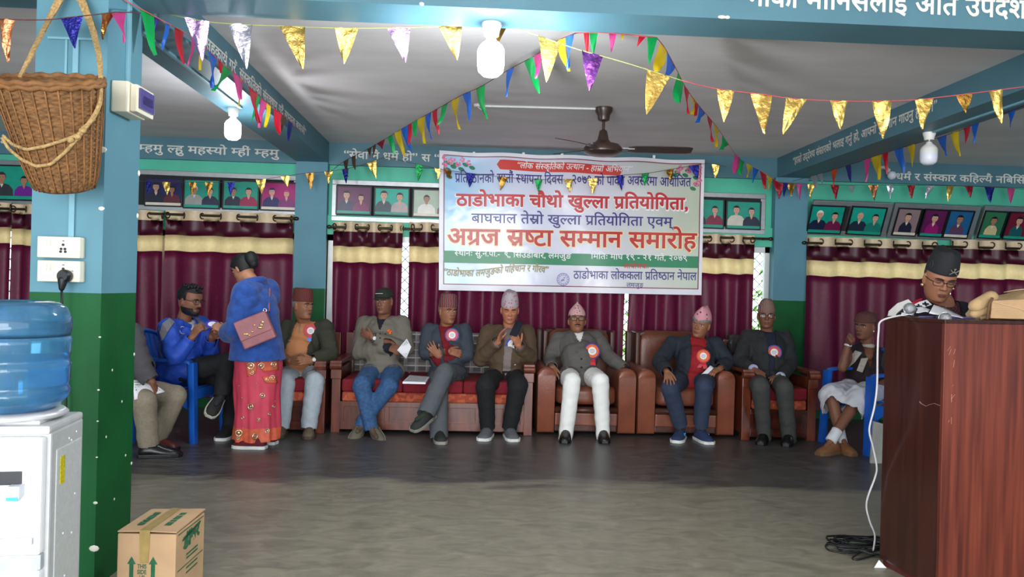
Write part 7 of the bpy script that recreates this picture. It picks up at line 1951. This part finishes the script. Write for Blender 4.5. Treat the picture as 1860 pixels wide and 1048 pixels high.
# --- speaker at the lectern
p = build_person('person in black cap, glasses and embroidered vest, reading at the lectern', dict(h=(1708, 507, 4.02), sa=(1648, 570, 4.1), sb=(1772, 576, 4.1), nb=(1713, 552, 4.08), ea=(1626, 662, 4.0), eb=(1792, 668, 4.0), wa=(1682, 606, 3.8), wb=(1748, 610, 3.8),
    ha=(1688, 735, 4.15), hb=(1738, 737, 4.15), ka=(1686, 850, 4.14), kb=(1740, 852, 4.14), aa=(1686, 946, 4.16), ab=(1742, 948, 4.16), ta=(1680, 986, 3.98), tb=(1748, 988, 3.98)), 'brown', h=.226, head=(-14, 20, 7), eyes=.35, voxel=.004,
    hands=dict(a=dict(d=(1700, 596, 3.72), n=(0, 0, -1), sg=1, curl=20), b=dict(d=(1736, 600, 3.72), n=(0, 0, -1), sg=-1, curl=20)), mus=None)
mv = mat('black embroidered vest', (30, 26, 34), rough=.85, var=.3, scale=90); shirt = mat('maroon checked shirt', (96, 48, 56), rough=.85, col2=(54, 30, 40), kind='checker', scale=90)
undershirt(p, shirt, neck=.056, g=.02)
o = jacket(p, mv, (.066, .5, .01), armr=(.076, .068, .06, .054), g=.034, voxel=.008); trousers(p, M_BLK)
hit = stick_fn([o]); hit3 = stick_fn([o]+[c for c in p['t'].children if c.name.startswith('sweater')])
patch(p['t'], hit3, [(1688, 536), (1684, 552), (1697, 570), (1708, 562), (1700, 552)], shirt, 'shirt_collar', .014, .006); patch(p['t'], hit3, [(1726, 540), (1730, 554), (1720, 566), (1708, 562), (1716, 552)], shirt, 'shirt_collar', .014, .006)
ribbon(p['t'], hit, [(1682, 543), (1672, 546), (1662, 552), (1652, 560)], .03, mat('crimson trim', (170, 24, 50), rough=.8, var=.2, scale=80), 'trim_band', .008)
rb = ribbon(p['t'], hit, [(1686, 553), (1674, 556), (1662, 561)], .04, M_SHIRT, 'cross_band', .014)
for px, py in ((1666, 560), (1679, 556)):
    q, nn = hit(px, py)
    if q is not None:
        M_ = frame_from(nn); mb = MB(); mb.obox(q+nn*.02, np.array([.016, .004, .002]), M_); mb.obox(q+nn*.02, np.array([.004, .014, .002]), M_); mb.build('cross_motif', M_BLK, rb or p['t'])
ribbon(p['t'], hit, [(1724, 545), (1732, 549), (1740, 556)], .026, mat('crimson trim', (0, 0, 0)), 'trim_band', .008); ribbon(p['t'], hit, [(1724, 556), (1730, 566), (1738, 574)], .05, mat('green woven trim', (52, 72, 38), rough=.85, var=.4, scale=60), 'trim_band', .007)
shawl = mat('off white shawl', (214, 208, 204), rough=.9, var=.04); ribbon(p['t'], hit, [(1668, 546), (1652, 552), (1638, 560), (1626, 572), (1618, 590)], .1, shawl, 'shawl', .012, .012, [.03, .05, .06, .07, .08])
M, O, h_ = p['M'], p['O'], p['h']; capm = mat('black felt cap', (26, 27, 30), rough=.8, var=.12, scale=80)
cap = topi(p['t'], O, M, h_, capm, .7, 1.2, .9, wtop=.78)
T = lambda q: O+M @ (np.array(q)*h_); mb = MB(); c0 = np.array([.1, .455, .83])
def bl(pts, r): mb.tube([T(c0+np.array([a, 0, b])) for a, b in pts], r, 6)
bl([(-.09, -.075), (-.02, -.02), (.05, .0), (.09, .045)], .0025); bl([(.09, -.075), (.02, -.02), (-.05, .0), (-.09, .045)], .0025); bl([(.0, -.02), (0, .04), (-.02, .07), (.02, .075), (0, .04)], .002)
mb.build('badge_emblem', mat('silver badge', (190, 186, 170), rough=.3, metal=.8), cap)
mb = MB(); mb.tube([T((-.33, .17, .88))+M @ np.array([0, .022*math.cos(a)*h_*4, .024*math.sin(a)*h_*4]) for a in np.linspace(0, 6.283, 16, endpoint=False)], .0012, 5, closed=True); mb.build('stitched_ring', mat('cap stitching', (60, 60, 64), rough=.8), cap)
hair_shell(p['t'], O, M, h_, M_HAIR, lambda x, y: .52 if y < .02 else .72, .016); glasses(p['t'], O, M, h_, mat('dark metal frame', (48, 44, 44), rough=.3, metal=.6), (.12, .065))
for s in (-1, 1): mb = MB(); mb.ell(T((s*.345, .02, .3)), .0085); mb.build('earring', mat('gold earring', (226, 206, 150), rough=.25, metal=.8), p['t'], smooth='all')
for s in 'ab': shoe(p['t'], p['j']['a'+s], p['j']['t'+s], mat('black leather', (0, 0, 0)), None)
q = [atz(731, 697, .474), atz(773, 698, .474), atz(780, 688, .474), atz(744, 685, .474)]
mb = MB(); mb.poly(q, .018, (0, 0, 1)); np_ = mb.build('newspaper', M_PAPER, bevel=.003); tag(np_, 'folded newspapers on the crimson sofa seat, between grey blazer and charcoal suit', 'newspaper')
mb = MB()
for k in range(5):
    v = .12+.17*k; a = q[0]*(1-v)+q[3]*v; b = q[1]*(1-v)+q[2]*v; a2 = q[0]*(1-v-.08)+q[3]*(v+.08); b2 = q[1]*(1-v-.08)+q[2]*(v+.08); up_ = np.array([0, 0, .0187])
    mb.add([a*.93+b*.07+up_, a*.07+b*.93+up_, a2*.07+b2*.93+up_, a2*.93+b2*.07+up_], [(0, 1, 2, 3)])
mb.build('text_lines_print', M_PRINT, np_)
# ------------------------------------------------------------------ bunting
FO = dict(rough=.3, metal=.85, bump=.7, bscale=32)
FL = {'g': mat('gold foil', (222, 182, 96), **FO), 'd': mat('dark gold foil', (150, 108, 44), **FO), 's': mat('silver foil', (222, 214, 226), **FO), 'l': mat('lilac foil', (206, 160, 214), **FO), 'u': mat('purple foil', (124, 66, 142), **FO),
      'c': mat('copper foil', (190, 120, 80), **FO), 'n': mat('navy foil', (34, 36, 130), rough=.3, metal=.6, bump=.8, bscale=55), 'e': mat('green foil', (20, 140, 70), rough=.3, metal=.5, bump=.8, bscale=55), 'x': mat('dark red foil', (150, 30, 44), rough=.3, metal=.5, bump=.8, bscale=55),
      'R': mat('red film', (196, 30, 50), rough=.35, transl=.35), 'G': mat('green film', (20, 168, 84), rough=.35, transl=.35), 'B': mat('blue film', (36, 104, 206), rough=.35, transl=.35), 'Y': mat('yellow film', (216, 184, 30), rough=.35, transl=.35), 'P': mat('pink film', (214, 70, 140), rough=.35, transl=.35), 'O': mat('orange film', (210, 76, 40), rough=.35, transl=.35),
      'N': mat('deep blue film', (36, 40, 120), rough=.35, transl=.3), 'K': mat('brown film', (86, 62, 44), rough=.4, transl=.3), 'S': mat('grey film', (150, 156, 160), rough=.4, transl=.4)}
M_STRR, M_STRY, M_STRD = mat('red twine', (206, 84, 86), rough=.8), mat('yellow green twine', (176, 184, 110), rough=.8), mat('dark twine', (92, 50, 56), rough=.8)
def garland(label, path, flags, ms, r=.0024, group='strings of pennants'):
    """path: (px, py, depth) stations of the cord; flags: (px, width_px, drop_px, colour, lean_px)"""
    P = [at(*q) for q in path]; xs_ = [q[0] for q in path]; ys_ = [q[1] for q in path]; zs_ = [q[2] for q in path]
    mb = MB(); mb.tube(curve_pts(P, 5), r, 5); o = mb.build('bunting', ms, smooth='all'); tag(o, label, 'bunting')
    order = np.argsort(xs_); X_ = np.array(xs_)[order]; Y_ = np.array(ys_)[order]; Z_ = np.array(zs_)[order]
    for i, fl in enumerate(flags):
        px, w, dr, c = fl[:4]; lean = fl[4] if len(fl) > 4 else random.uniform(-.12, .12)*dr
        rg = np.random.default_rng(int(px*7+i)); foil = c in 'gdslucnex'
        yf = lambda q: float(np.interp(q, X_, Y_)); zf = lambda q: float(np.interp(q, X_, Z_))
        D0 = zf(px); A = at(px-w/2, yf(px-w/2), zf(px-w/2)); Bq = at(px+w/2, yf(px+w/2), zf(px+w/2)); mid = (A+Bq)/2
        tip = at(px+lean, yf(px)+dr, D0+rg.uniform(-.02, .02)); mid_n = unit(np.cross(Bq-A, tip-mid)+1e-9); wv = np.linalg.norm(Bq-A); ln = np.linalg.norm(tip-mid)
        tw = rg.uniform(-.5, .5) if foil else rg.uniform(-1.0, 1.0); ph = rg.uniform(0, 6); curl = rg.uniform(-.15, .25)
        def F(u, v):
            # u across -1..1, v down 0..1
            c_ = mid*(1-v)+tip*v+mid_n*(ln*curl*v*v*(.6 if foil else 1)); k = (1-v)**.85*.5*wv+.0012; a = tw*v*v
            s = unit(Bq-A)*math.cos(a)+mid_n*math.sin(a); b = ln*.035*math.sin(4*u+6*v+ph)*(1-.4*v) if foil else ln*.02*math.sin(3*u+5*v+ph)
            return c_+s*u*k+mid_n*(b+(.25 if foil else .4)*wv*.25*(u*u)*v)
        mb = MB(); mb.grid(F, [-1, -.5, 0, .5, 1], list(np.linspace(0, 1, 9))); f = mb.build('pennant', FL[c], o, smooth='all')
    return o
garland('pale green string of large gold, silver and lilac foil pennants across the front beam', [(238, 10, 3.7), (300, 24, 3.7), (390, 41, 3.71), (532, 48, 3.72), (630, 51, 3.72), (725, 50, 3.72), (830, 47, 3.72), (880, 47, 3.71), (930, 51, 3.69), (965, 60, 3.69), (1045, 88, 3.69), (1130, 112, 3.69), (1200, 134, 3.69), (1238, 146, 3.69)],
    [(358, 44, 74, 'l', 6), (436, 44, 82, 's', 12), (531, 46, 76, 'g', 18), (630, 42, 64, 'g', -6), (724, 42, 62, 'l', 12), (818, 42, 60, 'g', 12), (908, 22, 36, 'd', -8), (998, 40, 74, 'g', -4), (1076, 38, 66, 'u', -4), (1196, 42, 76, 'g', -22)], M_STRY)
garland('red string of gold foil pennants drooping towards the right beam', [(1238, 146, 3.69), (1300, 161, 3.69), (1383, 171, 3.68), (1450, 180, 3.68), (1560, 184, 3.67), (1650, 182, 3.66), (1720, 175, 3.65), (1800, 165, 3.64), (1880, 155, 3.63)],
    [(1318, 32, 58, 'g', -2), (1383, 38, 74, 'g', 4), (1446, 38, 62, 'g', -20), (1523, 32, 52, 'g', 4), (1602, 38, 68, 'g', 6), (1679, 32, 56, 'g', -4), (1752, 30, 34, 'd', 4), (1808, 26, 60, 'g', 12)], M_STRR)
garland('blue grey string of foil pennants crossing behind the basket strap', [(-20, 33, 3.14), (12, 35, 3.14), (80, 36, 3.14), (130, 31, 3.14), (185, 25, 3.14), (215, 22, 3.25), (262, 24, 3.55)],
    [(12, 28, 76, 'c', -4), (130, 38, 56, 'n', 4), (196, 24, 48, 'd', -8), (214, 26, 46, 'P', 24)], M_STRD)
garland('red string of thin coloured film pennants along the left side beam', [(226, 0, 3.4)]+[(x_, y_, atx(x_, y_, -1.47)[1]) for x_, y_ in ((300, 40), (340, 62), (372, 86), (404, 115), (440, 145), (480, 183), (520, 214), (545, 238))],
    [(266, 26, 80, 'G', 12), (286, 8, 40, 'N'), (304, 8, 50, 'B', -4), (326, 16, 62, 'R', 2), (352, 8, 50, 'P'), (366, 10, 46, 'Y', -2), (385, 16, 62, 'B', 4), (402, 12, 20, 'R'), (412, 18, 46, 'G', -10), (432, 18, 42, 'P', 8), (438, 6, 50, 'Y'), (458, 16, 62, 'R', 10), (470, 7, 48, 'G', -4), (479, 12, 50, 'P', -8), (488, 9, 42, 'Y', 2), (505, 14, 42, 'R', 2), (516, 8, 28, 'K'), (528, 8, 34, 'N', 2)], M_STRR)
garland('dark string of thin coloured film pennants climbing from the back wall to the front beam', [(600, 312, 7.7), (628, 291, 7.5), (660, 275, 7.2), (700, 252, 6.8), (745, 225, 6.4), (790, 200, 5.9), (840, 172, 5.4), (872, 158, 5.1), (925, 126, 4.7), (975, 99, 4.3), (1010, 75, 4.0), (1046, 60, 3.72)],
    [(628, 9, 30, 'K'), (642, 8, 24, 'K'), (671, 8, 18, 'K'), (680, 6, 24, 'K'), (692, 14, 14, 'x'), (709, 9, 34, 'G', 2), (723, 11, 46, 'Y', 4), (735, 13, 44, 'B', 2), (744, 8, 38, 'R', -2), (754, 10, 26, 'G', -6), (765, 15, 46, 'Y', -2), (777, 11, 44, 'B', -4), (790, 9, 42, 'R', -2), (809, 12, 38, 'G', -10), (826, 14, 54, 'Y', -2), (848, 15, 50, 'B', 4), (872, 16, 56, 'G', -2), (926, 13, 50, 'B', -8), (960, 16, 64, 'G', 10), (978, 14, 46, 'P', -4), (1018, 15, 56, 'Y', 0), (1034, 15, 60, 'B', 0)], M_STRD)
garland('short string of film pennants hanging from the middle of the front beam', [(1046, 60, 3.72), (1080, 59, 3.7), (1120, 61, 3.7), (1170, 66, 3.7), (1192, 68, 3.72)],
    [(1065, 9, 56, 'R', 2), (1078, 15, 40, 'G', 0), (1113, 13, 34, 'P', -2), (1131, 6, 12, 'Y'), (1167, 12, 16, 'R', -8), (1186, 18, 50, 'G', -8)], M_STRR)
garland('red string of coloured film pennants falling from the front beam past the banner corner', [(1192, 68, 3.72), (1208, 88, 4.0), (1228, 125, 4.4), (1246, 160, 4.8), (1268, 190, 5.2), (1300, 228, 5.9), (1322, 260, 6.5), (1345, 290, 7.0), (1380, 310, 7.4), (1425, 338, 7.7)],
    [(1206, 13, 44, 'Y', -2), (1219, 15, 54, 'B', -4), (1236, 11, 46, 'G', 0), (1248, 9, 44, 'R', 0), (1262, 12, 26, 'Y'), (1275, 12, 24, 'B'), (1264, 9, 24, 'R', 6), (1290, 9, 42, 'R', 2), (1302, 9, 36, 'Y', 0), (1318, 12, 18, 'G', -2), (1340, 10, 30, 'P'), (1346, 11, 28, 'G', -2), (1362, 12, 22, 'Y'), (1373, 10, 26, 'B'), (1386, 12, 30, 'R', 4), (1398, 10, 22, 'Y'), (1409, 12, 20, 'R', 4)], M_STRR)
garland('string of coloured film pennants under the right side beam behind the bulb', [(1440, 329, 7.8), (1480, 318, 7.4), (1540, 300, 6.9), (1600, 280, 6.4), (1660, 262, 6.0), (1720, 245, 5.6), (1780, 222, 5.2), (1840, 200, 4.8), (1900, 178, 4.5)],
    [(1478, 11, 26, 'S'), (1490, 9, 24, 'S'), (1515, 12, 32, 'O'), (1540, 10, 32, 'N'), (1575, 11, 42, 'P', 2), (1592, 19, 44, 'Y', 2), (1609, 11, 38, 'R'), (1633, 16, 46, 'B'), (1655, 13, 40, 'Y', 2), (1710, 17, 36, 'B', 6), (1733, 15, 44, 'Y', 4), (1756, 12, 30, 'R', 0), (1772, 13, 34, 'B', -4), (1838, 14, 30, 'B', -6)], M_STRD)
garland('dark string of small foil pennants along the back wall and across the banner', [(240, 329, 7.72), (345, 331, 7.72), (420, 331, 7.72), (475, 326, 7.72), (545, 316, 7.72), (600, 311, 7.72), (650, 302, 7.72), (700, 286, 7.72), (730, 292, 7.72), (770, 301, 7.74), (812, 309, 7.74), (900, 320, 7.74), (985, 326, 7.74), (1076, 324, 7.74), (1130, 318, 7.74), (1172, 315, 7.74), (1216, 308, 7.74), (1262, 300, 7.74), (1290, 297, 7.74), (1320, 303, 7.72)],
    [(270, 11, 22, 'n'), (302, 16, 24, 'g', 2), (350, 13, 24, 'd'), (380, 14, 24, 'd'), (420, 14, 24, 'n', -2), (474, 18, 26, 'g', 2), (518, 15, 20, 'g', 4), (563, 15, 30, 'd', 2), (597, 15, 22, 'g'), (627, 12, 28, 'n'), (675, 17, 30, 'g', 8), (762, 16, 30, 'e'), (795, 12, 20, 'g'), (813, 14, 16, 'd', 4), (855, 17, 26, 'n', -2), (915, 16, 24, 'd', -6), (978, 14, 24, 'e', 0), (1032, 16, 24, 'g', 4), (1077, 18, 30, 'g', 0), (1126, 12, 28, 'n', 4), (1172, 14, 22, 'e', 0), (1216, 15, 22, 'd', 4), (1260, 19, 24, 'n', 8), (1300, 14, 26, 'g', 0)], M_STRD)
garland('string of mixed foil pennants over the framed photos beyond the back column', [(1395, 330, 7.74), (1440, 333, 7.74), (1520, 336, 7.74), (1600, 336, 7.74), (1700, 337, 7.74), (1780, 339, 7.74), (1900, 346, 7.74)],
    [(1415, 16, 30, 'x', 2), (1437, 15, 24, 'd'), (1427, 10, 26, 'N', -4), (1452, 10, 30, 'P', 2), (1473, 12, 26, 'g', 0), (1516, 16, 26, 'x', 4), (1548, 12, 14, 'S'), (1586, 17, 28, 'c', 4), (1617, 13, 24, 's', 2), (1655, 14, 24, 'x', 2), (1690, 14, 24, 's', -8), (1726, 14, 28, 'g', -2), (1760, 14, 20, 'x', 4), (1797, 18, 28, 'n', 2), (1836, 14, 28, 'P', 2)], M_STRD)
